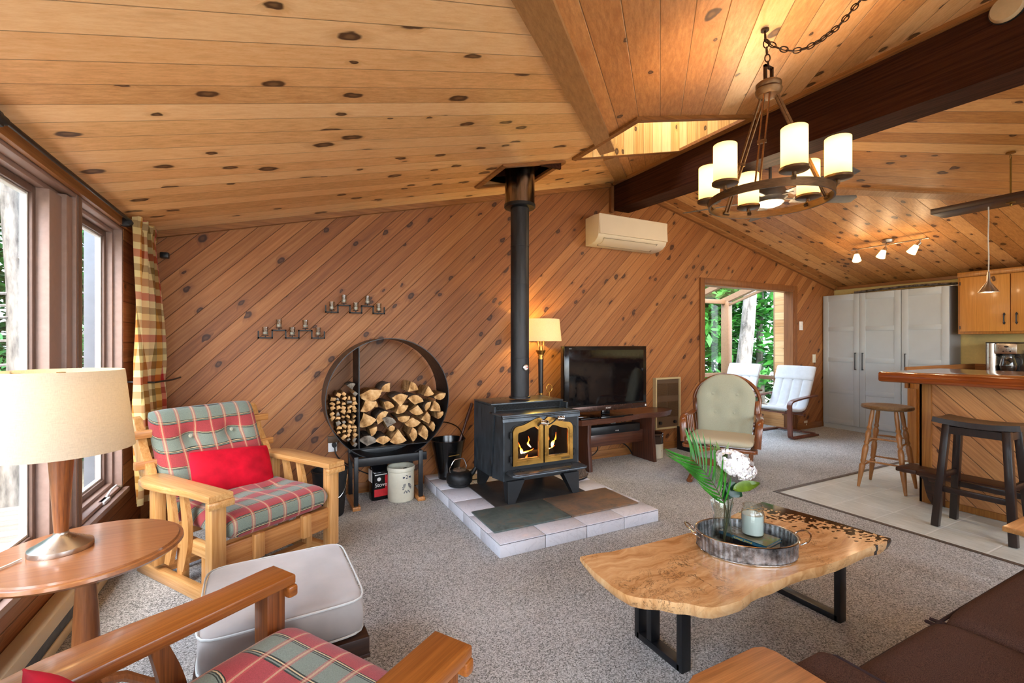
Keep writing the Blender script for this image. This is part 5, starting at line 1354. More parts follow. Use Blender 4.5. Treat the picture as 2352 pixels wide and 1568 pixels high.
for x in (-.16, .16): b.bb(x-.008, x+.008, -.126, .126, 0, .28, .002)
b.bb(-.165, .165, -.127, -.12, .075, .095); b.build('edging', M['black'], t)

# air conditioner
t = thing('air_conditioner', 'cream wall mounted air conditioner under the ridge beam', 'air conditioner', (3.50, YB-.001, 2.36))
P = [(0, 0), (-.10, .0), (-.17, .02), (-.215, .055), (-.235, .10), (-.245, .30), (-.15, .31), (0, .30)]
b = MB(); b.prism([(y, z) for y, z in P], .98, T(-.49, 0, 0) @ YZ, bev=.006); b.build('body', M['ac'], t)
b = MB(); b.bar((-.482, -.239, .20), (.482, -.239, .20), .018, .212, up=(0, .05, 1)); b.build('front_panel', M['ac'], t)
b = MB(); b.prism([(-.102, -.004), (-.105, -.001), (-.172, .018), (-.216, .052), (-.222, .050), (-.176, .014)], .74, T(-.40, 0, 0) @ YZ); b.build('louver', M['ac'], t)
b = MB(); b.bar((-.41, -.104, -.003), (.36, -.104, -.003), .004, .004); b.bar((-.41, -.221, .056), (.36, -.221, .056), .003, .003); b.bar((.352, -.104, -.003), (.352, -.22, .055), .004, .004); b.bar((-.41, -.104, -.003), (-.41, -.22, .055), .003, .003); b.build('seam', M['ac_line'], t)
text('maker_name', 'DAIKIN', .018, T(-.43, -.2505, .118) @ FY, M['dark_txt'], t, sx=1.1)
text('inverter_mark', 'inverter', .010, T(.44, -.2505, .108) @ FY, M['ac_line'], t)
# ------------------------------------------------------------------ right side: chairs by the sunroom
# glider rocker faces +X locally
t = thing('glider_rocker', 'oak glider rocker with sage green cushions facing the coffee table', 'rocking chair', (3.77, 2.975, 0), -148.7)
G_ = M['glider']
b = MB(); b.bar((.25, -.30, .335), (.25, .30, .335), .05, .03, bev=.004); b.bar((-.22, -.26, .335), (-.22, .26, .335), .05, .03, bev=.004); b.bar((-.22, -.25, .335), (.25, -.29, .335), .05, .03); b.bar((-.22, .25, .335), (.25, .29, .335), .05, .03); b.build('seat_frame', G_, t)
for s_ in (-1, 1):
    b = MB(); b.tube(curve_pts([(-.30, s_*.29, .60), (-.12, s_*.31, .585), (.06, s_*.325, .595), (.16, s_*.325, .57), (.19, s_*.32, .50), (.20, s_*.31, .36)]), .03, 10, flat=.45, up=(.3, 0, 1)); b.build('armrest', G_, t)
    for x in (-.16, -.08, 0, .08):
        b = MB(); b.turned((x, s_*.28, .35), (x-.02, s_*.305, .585), [(.008, 0), (.011, .3), (.008, .5), (.011, .7), (.008, 1)], 10); b.build('arm_spindle', G_, t)
    b = MB(); b.box((-.27, s_*.275, .66), (.035, .045, .14), .012, ry=-10); b.build('back_bracket', G_, t)
    for x in (-.14, -.09, -.04, .06, .12, .18):
        b = MB(); b.cyl((x, s_*.24, .045), (x, s_*.25, .32), .009, n=8); b.build('base_spindle', G_, t)
    b = MB(); b.tube(curve_pts([(-.36, s_*.24, .022), (-.1, s_*.24, .05), (.1, s_*.24, .05), (.30, s_*.24, .022)]), .028, 8, flat=.7); b.build('base_foot', G_, t)
b = MB(); b.bar((-.05, -.24, .12), (-.05, .24, .12), .12, .02); b.bar((.14, -.24, .18), (.14, .24, .18), .03, .06); b.build('base_stretcher', G_, t)
# curved hoop of the back
def bk(y, z): return (-.23-.20*(z-.36)-.0*y, y, z)
hoop = [bk(-.255, .36), bk(-.285, .55), bk(-.30, .72)]
for k in range(1, 12):
    a = PI-PI*k/12; hoop.append(bk(.30*math.cos(a), .72+.245*math.sin(a)))
hoop += [bk(.30, .72), bk(.285, .55), bk(.255, .36)]
b = MB(); b.tube(curve_pts(hoop, 4), .018, 10); b.build('back_hoop', G_, t)
for k in range(6):
    y = -.2+.08*k; b = MB(); p0 = bk(y*.9, .36); p1 = bk(y, .72+.24*math.sqrt(max(0, 1-(y/.3)**2))); b.cyl(p0, p1, .008, n=8); b.build('back_spindle', G_, t)
def shaped_pad(outline_r, w, h, th, tufts, td=.02):
    """pad with rounded top: x along height, y width"""
    mb = MB(); n_ = 30; vs, fs = [], []
    for sg in (1, -1):
        o0 = len(vs)
        for j in range(n_+1):
            for i in range(n_+1):
                u = math.sin((i/n_*2-1)*PI/2); v = math.sin((j/n_*2-1)*PI/2)
                x = (v+1)/2*h; f_ = max(0, (x-(h-w/2*.95))/(w/2*.95)); ww = w/2*(math.sqrt(max(0.0, 1-f_*f_*.97)) if x > h-w/2*.95 else 1-.10*(1-x/(h*.7))*(x < h*.7))
                y = u*ww; e = max(0, 1-abs(u)**6)*max(0, 1-abs(v)**8); z = th/2*e**.45
                for a_, c_ in tufts: z -= td*math.exp(-((x-a_)**2+(y-c_)**2)/.0016)
                vs.append((x, y, max(0 if e <= 0 else .001, z)*sg))
        for j in range(n_):
            for i in range(n_): a = o0+j*(n_+1)+i; fs.append((a, a+1, a+n_+2, a+n_+1))
    mb.raw(vs, fs, weld=1e-4); return mb
tf = [(.22, -.085), (.22, .085), (.40, -.11), (.40, .11)]
bp = shaped_pad(None, .54, .60, .085, tf).build('back_pad', M['sage'], t, M=T(-.165, 0, .39) @ RY(-101))
for a_, c_ in tf: b = MB(); b.lathe([(0, .008), (.010, .007), (.014, .001), (.012, -.004), (0, -.004)], n=16); b.build('button', M['sage'], bp, M=T(a_, c_, -.024) @ RX(180))
b = MB(); b.cushion(.50, .56, .075, n=24, pw=6, pz=.4); b.build('seat_pad', M['beige_pad'], t, M=T(.05, 0, .395))
# bentwood lounge chairs, local frame faces +X
def lounge(label, loc, rz):
    t = thing('lounge_chair', label, 'armchair', loc, rz)
    for s_ in (-1, 1):
        y = s_*.29
        p = curve_pts([(-.34, y, .56), (-.12, y, .545), (.12, y, .52), (.22, y, .50), (.255, y, .46), (.255, y, .38), (.245, y, .10), (.235, y, .04), (.19, y, .016), (.0, y, .016), (-.36, y, .016)], 8)
        b = MB(); b.tube(p, .030, 10, flat=.40, up=(0, 0, 1)); b.bm.free(); b = MB()
        # flat bent strip 6cm wide, 2.2cm thick
        vs, fs = [], []; k = len(p)
        for i, c_ in enumerate(p):
            a_ = p[max(0, i-1)]; d_ = p[min(k-1, i+1)]; tn = (d_-a_).normalized(); nn = Vector((tn.z, 0, -tn.x))
            for dy, dn in ((-.03, -.011), (.03, -.011), (.03, .011), (-.03, .011)): vs.append(c_+Vector((0, dy, 0))+nn*dn)
        for i in range(k-1):
            for j in range(4): fs.append((i*4+j, i*4+(j+1) % 4, (i+1)*4+(j+1) % 4, (i+1)*4+j))
        fs += [(0, 3, 2, 1), tuple((k-1)*4+j for j in range(4))]
        b.raw(vs, fs); b.build('side_frame', M['bent'], t)
        sp = curve_pts([(.24, s_*.235, .37), (.05, s_*.235, .335), (-.12, s_*.235, .33), (-.22, s_*.235, .42), (-.34, s_*.235, .72), (-.42, s_*.235, .95)], 6)
        b = MB(); b.tube(sp, .016, 8); b.build('seat_frame', M['bent'], t)
    for x, z in ((.22, .345), (-.12, .30), (-.34, .016)):
        b = MB(); b.bar((x, -.27, z+.012 if z < .1 else z), (x, .27, z+.012 if z < .1 else z), .05, .02, bev=.003); b.build('crossbar', M['bent'], t)
    path = curve_pts([(.28, 0, .405), (.08, 0, .375), (-.09, 0, .37), (-.18, 0, .44), (-.29, 0, .70), (-.385, 0, .95)], 8); k = len(path)
    Ls = [0]
    for i in range(1, k): Ls.append(Ls[-1]+(path[i]-path[i-1]).length)
    def at_(s_):
        s_ *= Ls[-1]
        for i in range(1, k):
            if Ls[i] >= s_ or i == k-1:
                f_ = (s_-Ls[i-1])/max(1e-6, Ls[i]-Ls[i-1]); f_ = min(1, max(0, f_)); tn = (path[i]-path[i-1]).normalized()
                return path[i-1].lerp(path[i], f_), Vector((-tn.z, 0, tn.x))*(-1)
    mb = MB(); n1, n2 = 60, 40; vs, fs = [], []
    for sg in (1, -1):
        o0 = len(vs)
        for j in range(n1+1):
            sj = (math.sin((j/n1*2-1)*PI/2)+1)/2; c_, nn = at_(sj)
            for i in range(n2+1):
                u = math.sin((i/n2*2-1)*PI/2); e = max(0, 1-abs(u)**8)*max(0, 1-abs(2*sj-1)**24); th = .028*e**.4
                if sg > 0 and .02 < sj < .80: th += -.010*(abs(math.sin(u*PI*2.0)) < .16)*e + .004*e*abs(math.sin(u*PI*2.0))
                if sj > .80: th += .012*e
                vs.append(c_+Vector((0, u*.27, 0))+nn*(th*sg))
        for j in range(n1):
            for i in range(n2): a = o0+j*(n2+1)+i; fs.append((a, a+1, a+n2+2, a+n2+1))
    mb.raw(vs, fs, weld=1e-4); mb.build('cushion', M['cloth_white'], t)
    b = MB(); b.cushion(.215, .555, .06, n=20, pw=7, pz=.35); b.build('headrest', M['cloth_white'], t, M=frame((-.335, 0, .86), (-.36, 0, .93), (0, 1, 0), Vector((0, 1, 0)).cross(Vector((-.36, 0, .93))).normalized()*-1) )
    return t
lounge('white cushioned bentwood lounge chair in front of the sunroom opening', (6.33, 4.04, 0), 180)
lounge('white cushioned bentwood lounge chair farther back in the sunroom', (6.33, 4.86, 0), 180)
# switches on the back wall
def plate(name, label, cat, X, Z, w, h, mt, extra=True):
    t = thing(name, label, cat, (X, YB-.001, Z)); b = MB(); b.bb(-w/2, w/2, -.008, 0, -h/2, h/2, .003); b.build('plate', M[mt], t)
    if extra: b = MB(); b.bb(-.008, .008, -.016, -.008, -.012, .012, .002); b.build('toggle', M[mt], t)
X, Z = onY(1839, 748, YB); plate('thermostat', 'small white thermostat right of the sunroom opening', 'thermostat', X, Z, .085, .13, 'rim_white')
X, Z = onY(1869, 823, YB); plate('light_switch', 'ivory light switch between the opening and wardrobe', 'switch', X, Z, .08, .125, 'outlet')
X, Z = onY(1850, 974, YB); plate('low_outlet', 'ivory outlet low on the wall behind the lounge chair', 'outlet', X, Z, .08, .11, 'outlet')
b = MB(); b.bb(-.02, .02, -.016, 0, -.008, .008, .002); tag(b.build('wall_latch', M['outlet'], M=T(6.80, YB-.02, .9)), 'tiny pale latch on the right casing of the opening', 'latch') if False else b.bm.free()

# ------------------------------------------------------------------ wardrobes
WX, WD = 7.49, .33
def wardrobe(label, y0, y1, nd, handles):
    t = thing('wardrobe', label, 'wardrobe', (WX+WD/2, (y0+y1)/2, 0), 0); H = 2.01
    L = (y1-y0)/2; fx = -WD/2
    b = MB(); b.bb(fx+.02, WD/2-.012, -L, L, 0, H-.001); b.build('carcass', M['wardrobe_d'], t)
    b = MB(); b.bb(fx+.015, fx+.03, -L, L, 0, .07); b.build('plinth', M['wardrobe'], t)
    dw = 2*L/nd
    for k in range(nd):
        ya, yb = -L+k*dw+.002, -L+(k+1)*dw-.002
        b = MB(); x0_, x1_ = fx, fx+.018
        b.bb(x0_+.006, x1_, ya, yb, .075, H)
        s_ = .075
        b.bb(x0_, x0_+.006, ya, ya+s_, .075, H, .001); b.bb(x0_, x0_+.006, yb-s_, yb, .075, H, .001)
        zz = [.075, .55, 1.03, 1.50]
        b.bb(x0_, x0_+.006, ya+s_, yb-s_, .075, .16, .001); b.bb(x0_, x0_+.006, ya+s_, yb-s_, H-.09, H, .001)
        for z in (.57, 1.04, 1.50): b.bb(x0_, x0_+.006, ya+s_, yb-s_, z-.033, z+.033, .001)
        d = b.build('door', M['wardrobe'], t)
        hy = yb-.045 if handles[k] > 0 else ya+.045
        h = MB(); h.bb(x0_-.03, x0_-.02, hy-.006, hy+.006, .90, 1.15, .002); h.bb(x0_-.03, x0_, hy-.006, hy+.006, .90, .912); h.bb(x0_-.03, x0_, hy-.006, hy+.006, 1.138, 1.15); h.build('handle', M['handle'], d)
    return t
wardrobe('white two door wardrobe standing against the back wall corner', 3.112, 4.105, 2, (1, -1))
wardrobe('white single door wardrobe next to the kitchen cabinets', 2.612, 3.108, 1, (1,))
b = MB(); b.bb(-.06, .06, -.62, .62, 0, .012, .003); b.tube(curve_pts([(0, -.60, .03), (0, -.2, .05), (0, .2, .045), (0, .58, .03)]), .028, 8, flat=.6); tag(b.build('snakeskin_roll', M['galv'], M=T(7.62, 3.15, 2.011)), 'long patterned roll lying on top of the white wardrobes', 'roll')

# kitchen
t = thing('wall_cabinet', 'pine wall cabinet with two doors above the coffee maker', 'cabinet', (7.655, 2.07, 1.40))
b = MB(); b.bb(-.165, .165, -.42, .46, 0, .755, .003); b.build('body', M['cab'], t)
b = MB(); b.bb(-.185, .165, -.42, .46, .755-.055, .757, .003); b.build('cornice', M['cab'], t)
for ya, yb, hy in ((.005, .435, .05), (-.425, -.005, -.05)):
    b = MB(); b.bb(-.183, -.1655, ya, yb, .03, .69, .003); d = b.build('door', M['cabdoor'], t)
    h = MB(); h.cyl((-.198, hy, .13), (-.198, hy, .22), .006, n=8)
    for z_ in (.125, .225): h.prism([(hy-.012, z_), (hy, z_-.022), (hy+.012, z_), (hy, z_+.022)], .004, T(-.187, 0, 0) @ YZ)
    for z_ in (.13, .22): h.cyl((-.184, hy, z_), (-.2, hy, z_), .005, n=8)
    h.build('handle', M['black'], d)
    for z_ in (.08, .62): h = MB(); yy = yb if hy > 0 else ya; h.cyl((-.186, yy, z_-.02), (-.186, yy, z_+.02), .005, n=8); h.build('hinge', M['black'], d)
t = thing('base_cabinet', 'kitchen base cabinets with counter behind the bar', 'cabinet', (7.5, 1.9, 0))
b = MB(); b.bb(-.25, .318, -1.6, .56, 0, .87, .003); b.bb(-1.385, -.25, .0, .56, 0, .87, .003); b.build('body', M['cab'], t)
b = MB(); b.bb(-.29, .318, -1.6, .575, .87, .91, .004); b.bb(-1.41, -.29, -.02, .575, .87, .91, .004); b.build('worktop', M['cab'], t)
b = MB(); b.bb(-1.41, .318, .576, .60, .80, 1.032, .003); b.build('end_upstand', M['trim'], t)
b = MB(); b.bb(.296, .318, -1.6, .575, .911, 1.032, .003); b.build('backsplash_strip', M['trim_y'], t)
b = MB(); b.bb(-1.408, -1.386, .50, .575, 0, .80, .003); b.build('corner_post', M['bar_trim'], t)
t = thing('coffee_maker', 'steel and black coffee maker on the kitchen counter', 'coffee maker', (7.56, 2.13, .911), 0)
# faces -X
b = MB(); b.bb(-.15, .13, -.13, .13, 0, .05, .008); b.bb(-.02, .13, -.12, .13, .05, .26, .006); b.bb(-.15, .13, -.13, .13, .378, .392, .005); b.build('base', M['black'], t)
b = MB(); b.lathe([(0, .04), (.05, .04), (.05, .378), (0, .378)], n=28, M=T(-.10, .09, 0)); b.bb(-.10, .12, .04, .14, .04, .378, .006); b.build('water_tank', M['nickel'], t)
b = MB(); b.bb(-.15, .12, -.13, .05, .255, .378, .012); b.build('brew_head', M['nickel'], t)
b = MB(); b.lathe([(0, 0), (.02, 0), (.02, .002), (0, .002)], n=20, M=T(-.1505, -.045, .34) @ RY(-90) @ Matrix.Diagonal((.5, 1, 1, 1)))
for y_ in (-.075, -.02): b.lathe([(0, 0), (.008, 0), (.008, .003), (0, .003)], n=14, M=T(-.1505, y_, .285) @ RY(-90))
b.build('control_marks', M['black'], t)
b = MB(); b.lathe([(.055, .055), (.068, .08), (.072, .13), (.06, .19), (.05, .22), (.052, .235)], n=32, M=T(-.085, -.04, 0)); b.build('carafe', M['glass_votive'], t)
b = MB(); b.lathe([(0, .056), (.05, .056), (.064, .08), (.067, .12), (0, .12)], n=28, M=T(-.085, -.04, 0)); b.build('coffee', M['cord'], t)
b = MB(); b.tube(curve_pts([(-.10, -.10, .225), (-.11, -.145, .215), (-.115, -.155, .15), (-.11, -.13, .08)]), .010, 8); b.lathe([(0, .232), (.054, .232), (.05, .25), (0, .25)], n=24, M=T(-.085, -.04, 0)); b.build('carafe_handle', M['black'], t)
t = thing('kitchen_outlet', 'brown outlet on the yellow kitchen wall behind the coffee maker', 'outlet', (XR-.001, 1.98, 1.14)); b = MB(); b.bb(-.007, 0, -.055, .055, -.06, .06, .002); b.build('plate', M['outlet_br'], t)

# ------------------------------------------------------------------ breakfast bar
t = thing('breakfast_bar', 'breakfast bar with diagonal pine boards and thick glossy top', 'bar counter', (4.9, 1.1, 0))
b = MB(); b.bb(-.20, .45, -1.5, .70, 0, .979); b.build('body', M['bar_boards'], t)
b = MB(); b.bb(-.222, -.201, .645, .72, .0, .978, .002); b.bb(-.222, .45, .701, .72, 0, .978, .002); b.build('corner_trim', M['bar_trim'], t)
b = MB(); b.bb(-.218, -.201, -1.5, .645, .0, .05, .002); b.build('base_trim', M['bar_trim'], t)
P = [(-.51, -1.6), (.56, -1.6), (.56, .88), (-.505, .88), (-.515, .865)]
b = MB(); b.prism(P, .08, T(0, 0, .98), bev=.014); b.build('counter_top', M['bar_top'], t)
t = thing('foot_shelf', 'dark wooden foot shelf with scroll brackets along the bar base', 'foot rest', (4.678, 1.1, 0))
b = MB(); b.bb(-.205, -.001, -1.5, .66, .255, .292, .004); b.bb(-.205, .05, .66, .80, .255, .292, .012) ; b.build('shelf', M['plank_dark'], t)
for y_ in (.60, -.5):
    b = MB(); b.prism([(0, .255), (-.17, .255), (-.165, .22), (-.12, .20), (-.10, .16), (-.105, .11), (-.075, .07), (-.06, .03), (-.02, .012), (0, .0)], .045, frame((-.001, y_, 0), (1, 0, 0), (0, 0, 1), (0, -1, 0))); b.build('bracket', M['plank_dark'], t)
b = MB(); b.prism([(0, .255), (.10, .255), (.095, .22), (.06, .19), (.05, .12), (.03, .05), (0, .0)], .05, frame((-.03, .623, 0), (0, 1, 0), (0, 0, 1), (1, 0, 0))); b.build('bracket', M['plank_dark'], t)
# turned stool
t = thing('turned_stool', 'round topped wooden stool with turned legs at the bar end', 'stool', (4.865, 2.125, 0), 10)
b = MB(); b.lathe([(0, .70), (.165, .70), (.185, .708), (.19, .72), (.185, .734), (.16, .738), (.10, .732), (0, .728)], n=56); b.build('seat', M['stoolseat'], t)
LP = [(.011, 0), (.013, .05), (.016, .12), (.020, .20), (.023, .27), (.021, .285), (.014, .30), (.021, .33), (.019, .36), (.021, .42), (.023, .47), (.020, .52), (.014, .54), (.021, .565), (.015, .60), (.022, .66), (.021, .70), (.014, .725), (.021, .75), (.014, .78), (.017, .88), (.014, 1)]
ft_, tp_ = .235, .115
for k in range(4):
    a = R(45+90*k); b = MB(); b.turned((ft_*math.cos(a), ft_*math.sin(a), 0), (tp_*math.cos(a), tp_*math.sin(a), .703), LP, 18); b.build('leg', M['oakstool'], t)
for k in range(4):
    a, c_ = R(45+90*k), R(135+90*k)
    for z_ in ((.19, .40) if k % 2 == 0 else (.235, .44)):
        r_ = ft_+(tp_-ft_)*z_/.703; b = MB(); b.turned((r_*math.cos(a), r_*math.sin(a), z_), (r_*math.cos(c_), r_*math.sin(c_), z_), [(.006, 0), (.009, .5), (.006, 1)], 10); b.build('rung', M['oakstool'], t)
# saddle stool
t = thing('saddle_stool', 'black-brown saddle seat stool in front of the bar panel', 'stool', (4.30, 1.33, 0), 0)
def sad(u, v): y = (u-.5)*.44; x = (v-.5)*.26; return (x, y, .735+.018*(2*(u-.5))**2-.006*math.cos(PI*(v-.5)))
b = MB(); b.sheet(sad, 20, 8, .036); b.build('seat', M['espresso'], t)
for sx_ in (-1, 1):
    for sy_ in (-1, 1): b = MB(); b.bar((sx_*.145, sy_*.195, .0), (sx_*.095, sy_*.15, .72), .042, .042, up=(0, 1, 0), bev=.003); b.build('leg', M['espresso'], t)
    b = MB(); b.bar((sx_*.10, -.15, .685), (sx_*.10, .15, .685), .022, .05); b.build('apron', M['espresso'], t)
    b = MB(); b.bar((sx_*.127, -.18, .27), (sx_*.127, .18, .27), .022, .04, bev=.003); b.build('stretcher', M['espresso'], t)
for sy_ in (-1, 1):
    b = MB(); b.bar((-.12, sy_*.174, .36), (.12, sy_*.174, .36), .022, .04, bev=.003); b.build('stretcher', M['espresso'], t)
    b = MB(); b.bar((-.095, sy_*.15, .685), (.095, sy_*.15, .685), .022, .05); b.build('apron', M['espresso'], t)
# wooden table corner at the right edge
t = thing('end_table', 'light wooden end table cut by the right picture edge', 'table', (3.22, .62, 0))
b = MB(); b.bb(-.235, .3, -.3, .235, .425, .45, .005); b.build('table_top', M['oak_x'], t)
for sx_, sy_ in ((-.03, .17), (.25, .17), (-.03, -.25), (.25, -.25)): b = MB(); b.bb(sx_-.02, sx_+.02, sy_-.02, sy_+.02, 0, .425, .003); b.build('leg', M['oak_z'], t)

# sofa
t = thing('sofa', 'dark brown upholstered sofa in the bottom right corner', 'sofa', (1.93, .25, 0))
BS = M['brown_sofa']
b = MB(); b.bb(-.86, 1.04, -.45, .395, .06, .30, .02); b.build('base', BS, t)
for i, (xa, xb) in enumerate(((-.665, -.11), (-.105, .96))):
    b = MB(); w_ = xb-xa; b.cushion(w_, .80, .17, n=30, pw=14, pz=.26, lump=.002); c_ = b.build('seat_cushion', BS, t, M=T((xa+xb)/2, .02, .378))
    b = MB()
    for z_ in (.048,): b.tube(curve_pts([(-w_/2+.010, -.38, z_), (-w_/2+.008, .36, z_), (-w_/2+.02, .385, z_), (-w_/2+.05, .3955, z_), (w_/2-.05, .3955, z_), (w_/2-.02, .385, z_), (w_/2-.008, .36, z_), (w_/2-.010, -.38, z_)], 4), .005, 6)
    b.build('piping', M['brown_pipe'], c_)
for xa, xb in ((-.87, -.675), (.965, 1.045)):
    b = MB(); b.bb(xa, xb, -.45, .44, .06, .52, .028); a_ = b.build('armrest', BS, t)
    b = MB(); b.tube([(xa+.008, -.4, .512), (xa+.008, .40, .512), (xa+.02, .436, .50), (xb-.02, .436, .50), (xb-.008, .40, .512), (xb-.008, -.4, .512)], .005, 6); b.build('piping', M['brown_pipe'], a_)
b = MB(); b.bb(-.86, 1.04, -.60, -.42, .06, .80, .05); b.build('backrest', BS, t)
for sx_ in (-.8, .7):
    for sy_ in (-.5, .36): b = MB(); b.cyl((sx_, sy_, 0), (sx_, sy_, .06), .02); b.build('foot', M['espresso'], t)
t = thing('arm_table', 'small wooden side table beside the brown sofa arm', 'table', (.90, .46, 0))
b = MB(); b.prism([(-.135, -.25), (.135, -.25), (.135, .21), (.125, .235), (.10, .245), (-.10, .245), (-.125, .235), (-.135, .21)], .025, T(0, 0, .555), bev=.004); b.build('table_top', M['arm_wood'], t)
for sx_ in (-.11, .11):
    for sy_ in (-.22, .20): b = MB(); b.bb(sx_-.012, sx_+.012, sy_-.012, sy_+.012, 0, .555, .002); b.build('leg', M['dark_frame'], t)

# ------------------------------------------------------------------ coffee table
t = thing('coffee_table', 'live edge maple coffee table with black metal legs', 'table', (1.75, 1.3, 0))
ZP = [(35, 768), (60, 800), (120, 860), (240, 958), (330, 1010), (420, 1030), (520, 1035), (580, 1045), (640, 1060), (690, 1060), (740, 1070), (800, 1084), (840, 1088), (880, 1090), (960, 1075), (1050, 1045), (1100, 1010), (1130, 985), (1180, 955), (1260, 930), (1380, 880), (1480, 845), (1560, 830), (1620, 810), (1680, 790), (1780, 745), (1880, 705), (1960, 682), (2005, 652),
      (1700, 560), (1560, 520), (1430, 485), (1190, 420), (1120, 448), (1000, 505), (900, 560), (790, 605), (720, 618), (640, 640), (560, 660), (500, 675), (400, 700), (300, 720), (220, 738), (150, 745), (80, 758)]
P = [onZ(1320+x*.3622, 1000+y*.3622, .43) for x, y in ZP]; P = [(x-1.75, y-1.3) for x, y in P]
tb = bmesh.new(); k = len(P); cxm = sum(p[0] for p in P)/k; cym = sum(p[1] for p in P)/k
qq = random.Random(9)
rings = []
for z_, sc in ((.43, 1), (.418, 1.004), (.40, .988), (.386, .968)):
    rings.append([tb.verts.new((cxm+(x-cxm)*sc+(qq.uniform(-.003, .003) if z_ < .43 else 0), cym+(y-cym)*sc+(qq.uniform(-.003, .003) if z_ < .43 else 0), z_)) for x, y in P])
tb.faces.new(rings[0]); tb.faces.new(rings[-1][::-1])
for a_, c_ in zip(rings, rings[1:]):
    for i in range(k): tb.faces.new((a_[i], c_[i], c_[(i+1) % k], a_[(i+1) % k]))
bmesh.ops.recalc_face_normals(tb, faces=tb.faces)
b = MB(); b.merge(tb); b.build('slab_top', M['slab'], t)
def legframe(x, y0, y1, ymid):
    b = MB(); w_ = .05; d_ = .028
    for y in (y0, y1)+((ymid,) if ymid else ()): b.bar((x-1.75, y-1.3, .0 if y != ymid else .03), (x-1.75, y-1.3, .386), w_, d_, up=(0, 1, 0), bev=.002)
    b.bar((x-1.75, y0-1.3, .0142), (x-1.75, y1-1.3, .0142), w_, d_, up=(0, 0, 1), bev=.002)
    b.bar((x-1.75, y0-1.3, .38), (x-1.75, y1-1.3, .38), w_, .01, up=(0, 0, 1))
    b.build('leg_frame', M['black'], t)
legframe(1.43, 1.305, 1.545, 1.47); legframe(2.335, 1.205, 1.56, None)
# tray with things
TX, TY, TZ = 1.745, 1.262, .4305
t = thing('oval_tray', 'oval galvanized tub tray with wire handles on the coffee table', 'tray', (TX, TY, TZ), -38)
b = MB(); N_ = 416; vs = []; prof = [(1, 0), (1.03, .074), (1.0, .074), (.972, .004)]
for s_, z_ in prof:
    for i in range(N_):
        a = 2*PI*i/N_; w_ = 1+.014*math.cos(a*52)*(0 < z_ < .07 or z_ <= .004 and s_ > .98); vs.append((.190*s_*w_*math.cos(a), .145*s_*w_*math.sin(a), z_))
fs = [(j*N_+i, j*N_+(i+1) % N_, (j+1)*N_+(i+1) % N_, (j+1)*N_+i) for j in range(3) for i in range(N_)]
fs += [tuple(range(N_-1, -1, -1)), tuple(range(3*N_, 4*N_))]
b.raw(vs, fs); b.build('tub', M['galv'], t)
b = MB()
for z_ in (.004, .074): b.tube([(.1925*(1+.03*(z_ > .05))*math.cos(2*PI*i/80), .1475*(1+.03*(z_ > .05))*math.sin(2*PI*i/80), z_) for i in range(80)], .0028, 6, True)
b.build('rim', M['chrome'], t)
for s_ in (-1, 1):
    b = MB(); b.tube(curve_pts([(s_*.192, -.045, .055), (s_*.215, -.05, .072), (s_*.235, -.03, .088), (s_*.24, 0, .09), (s_*.235, .03, .088), (s_*.215, .05, .072), (s_*.192, .045, .055)]), .0035, 8); b.build('handle', M['chrome'], t)
BR = RZ(-83)
def book(name, label, z_, w_, d_, h_, cov, M_, spine):
    t = thing(name, label, 'book', (0, 0, 0)); t.matrix_world = M_ @ T(0, 0, z_)
    b = MB(); b.bb(-w_/2, w_/2, -d_/2, d_/2, 0, .002); b.bb(-w_/2, w_/2, -d_/2, d_/2, h_-.002, h_); b.bb(-w_/2, w_/2, -d_/2, -d_/2+.002, 0, h_); b.build('cover', M[cov], t)
    b = MB(); b.bb(-w_/2+.002, w_/2-.003, -d_/2+.003, d_/2-.003, .0022, h_-.0022); b.build('pages', M['paper'], t)
    return t
BM = T(1.812, 1.292, 0) @ RZ(-83)
book('book', 'dark thick book at the bottom of the pair in the tray', TZ+.0045, .20, .125, .022, 'book_dark', BM, 0)
bk2 = book('book', 'blue edged magazine book on top of the pair in the tray', TZ+.027, .205, .130, .014, 'book_blue', BM @ RZ(1), 0)
text('spine_title', 'Cottage Journal', .0125, frame((.005, -.0655, .007), (1, 0, 0), (0, 0, 1), (0, -1, 0)), M['yellow_txt'], bk2, .0003)
def cover_pic():
    n = NT('lake_cover_picture'); P = n.coord(); s_ = n.sep(P); w = n.noise(n.vec(n.mul(s_[0], 20), n.mul(s_[1], 120), 0), 1, 4, .7)
    n.base(n.ramp(n.add(n.mul(w, .7), n.mul(s_[0], 1.6)), [(.1, lin('#c5d0d0')), (.3, lin('#5b5a4a')), (.45, lin('#7a7458')), (.6, lin('#3f8a4a'))]), .2); return n.m
b = MB(); b.bb(-.1, .1, -.062, .063, .0, .0006); b.build('cover_picture', cover_pic(), bk2, M=T(0, 0, .0141))
BT = TZ+.0421
t = thing('jar_candle', 'white candle in a clear glass jar standing on the books', 'candle', (1.822, 1.285, BT))
b = MB(); b.lathe([(0, 0), (.040, 0), (.044, .006), (.0455, .02), (.0455, .092), (.042, .104), (.038, .11), (.0385, .116), (.041, .118), (.041, .126), (.038, .128), (.0355, .126), (.0355, .108), (.0425, .095), (.0425, .008), (0, .005)], n=48); b.build('glass_jar', M['glass_clear'], t)
b = MB(); b.lathe([(0, .0055), (.0415, .008), (.0418, .088), (.0, .088)], n=40); b.build('wax', M['wax'], t)
t = thing('glass_vase', 'clear glass vase holding the palm leaf and hydrangea', 'vase', (1.665, 1.315, TZ+.0045))
b = MB(); b.lathe([(0, 0), (.036, 0), (.04, .004), (.043, .03), (.040, .08), (.034, .12), (.037, .16), (.047, .195), (.0455, .195), (.035, .16), (.032, .12), (.038, .08), (.041, .03), (.036, .008), (0, .006)], n=48); b.build('bowl', M['glass_clear'], t)
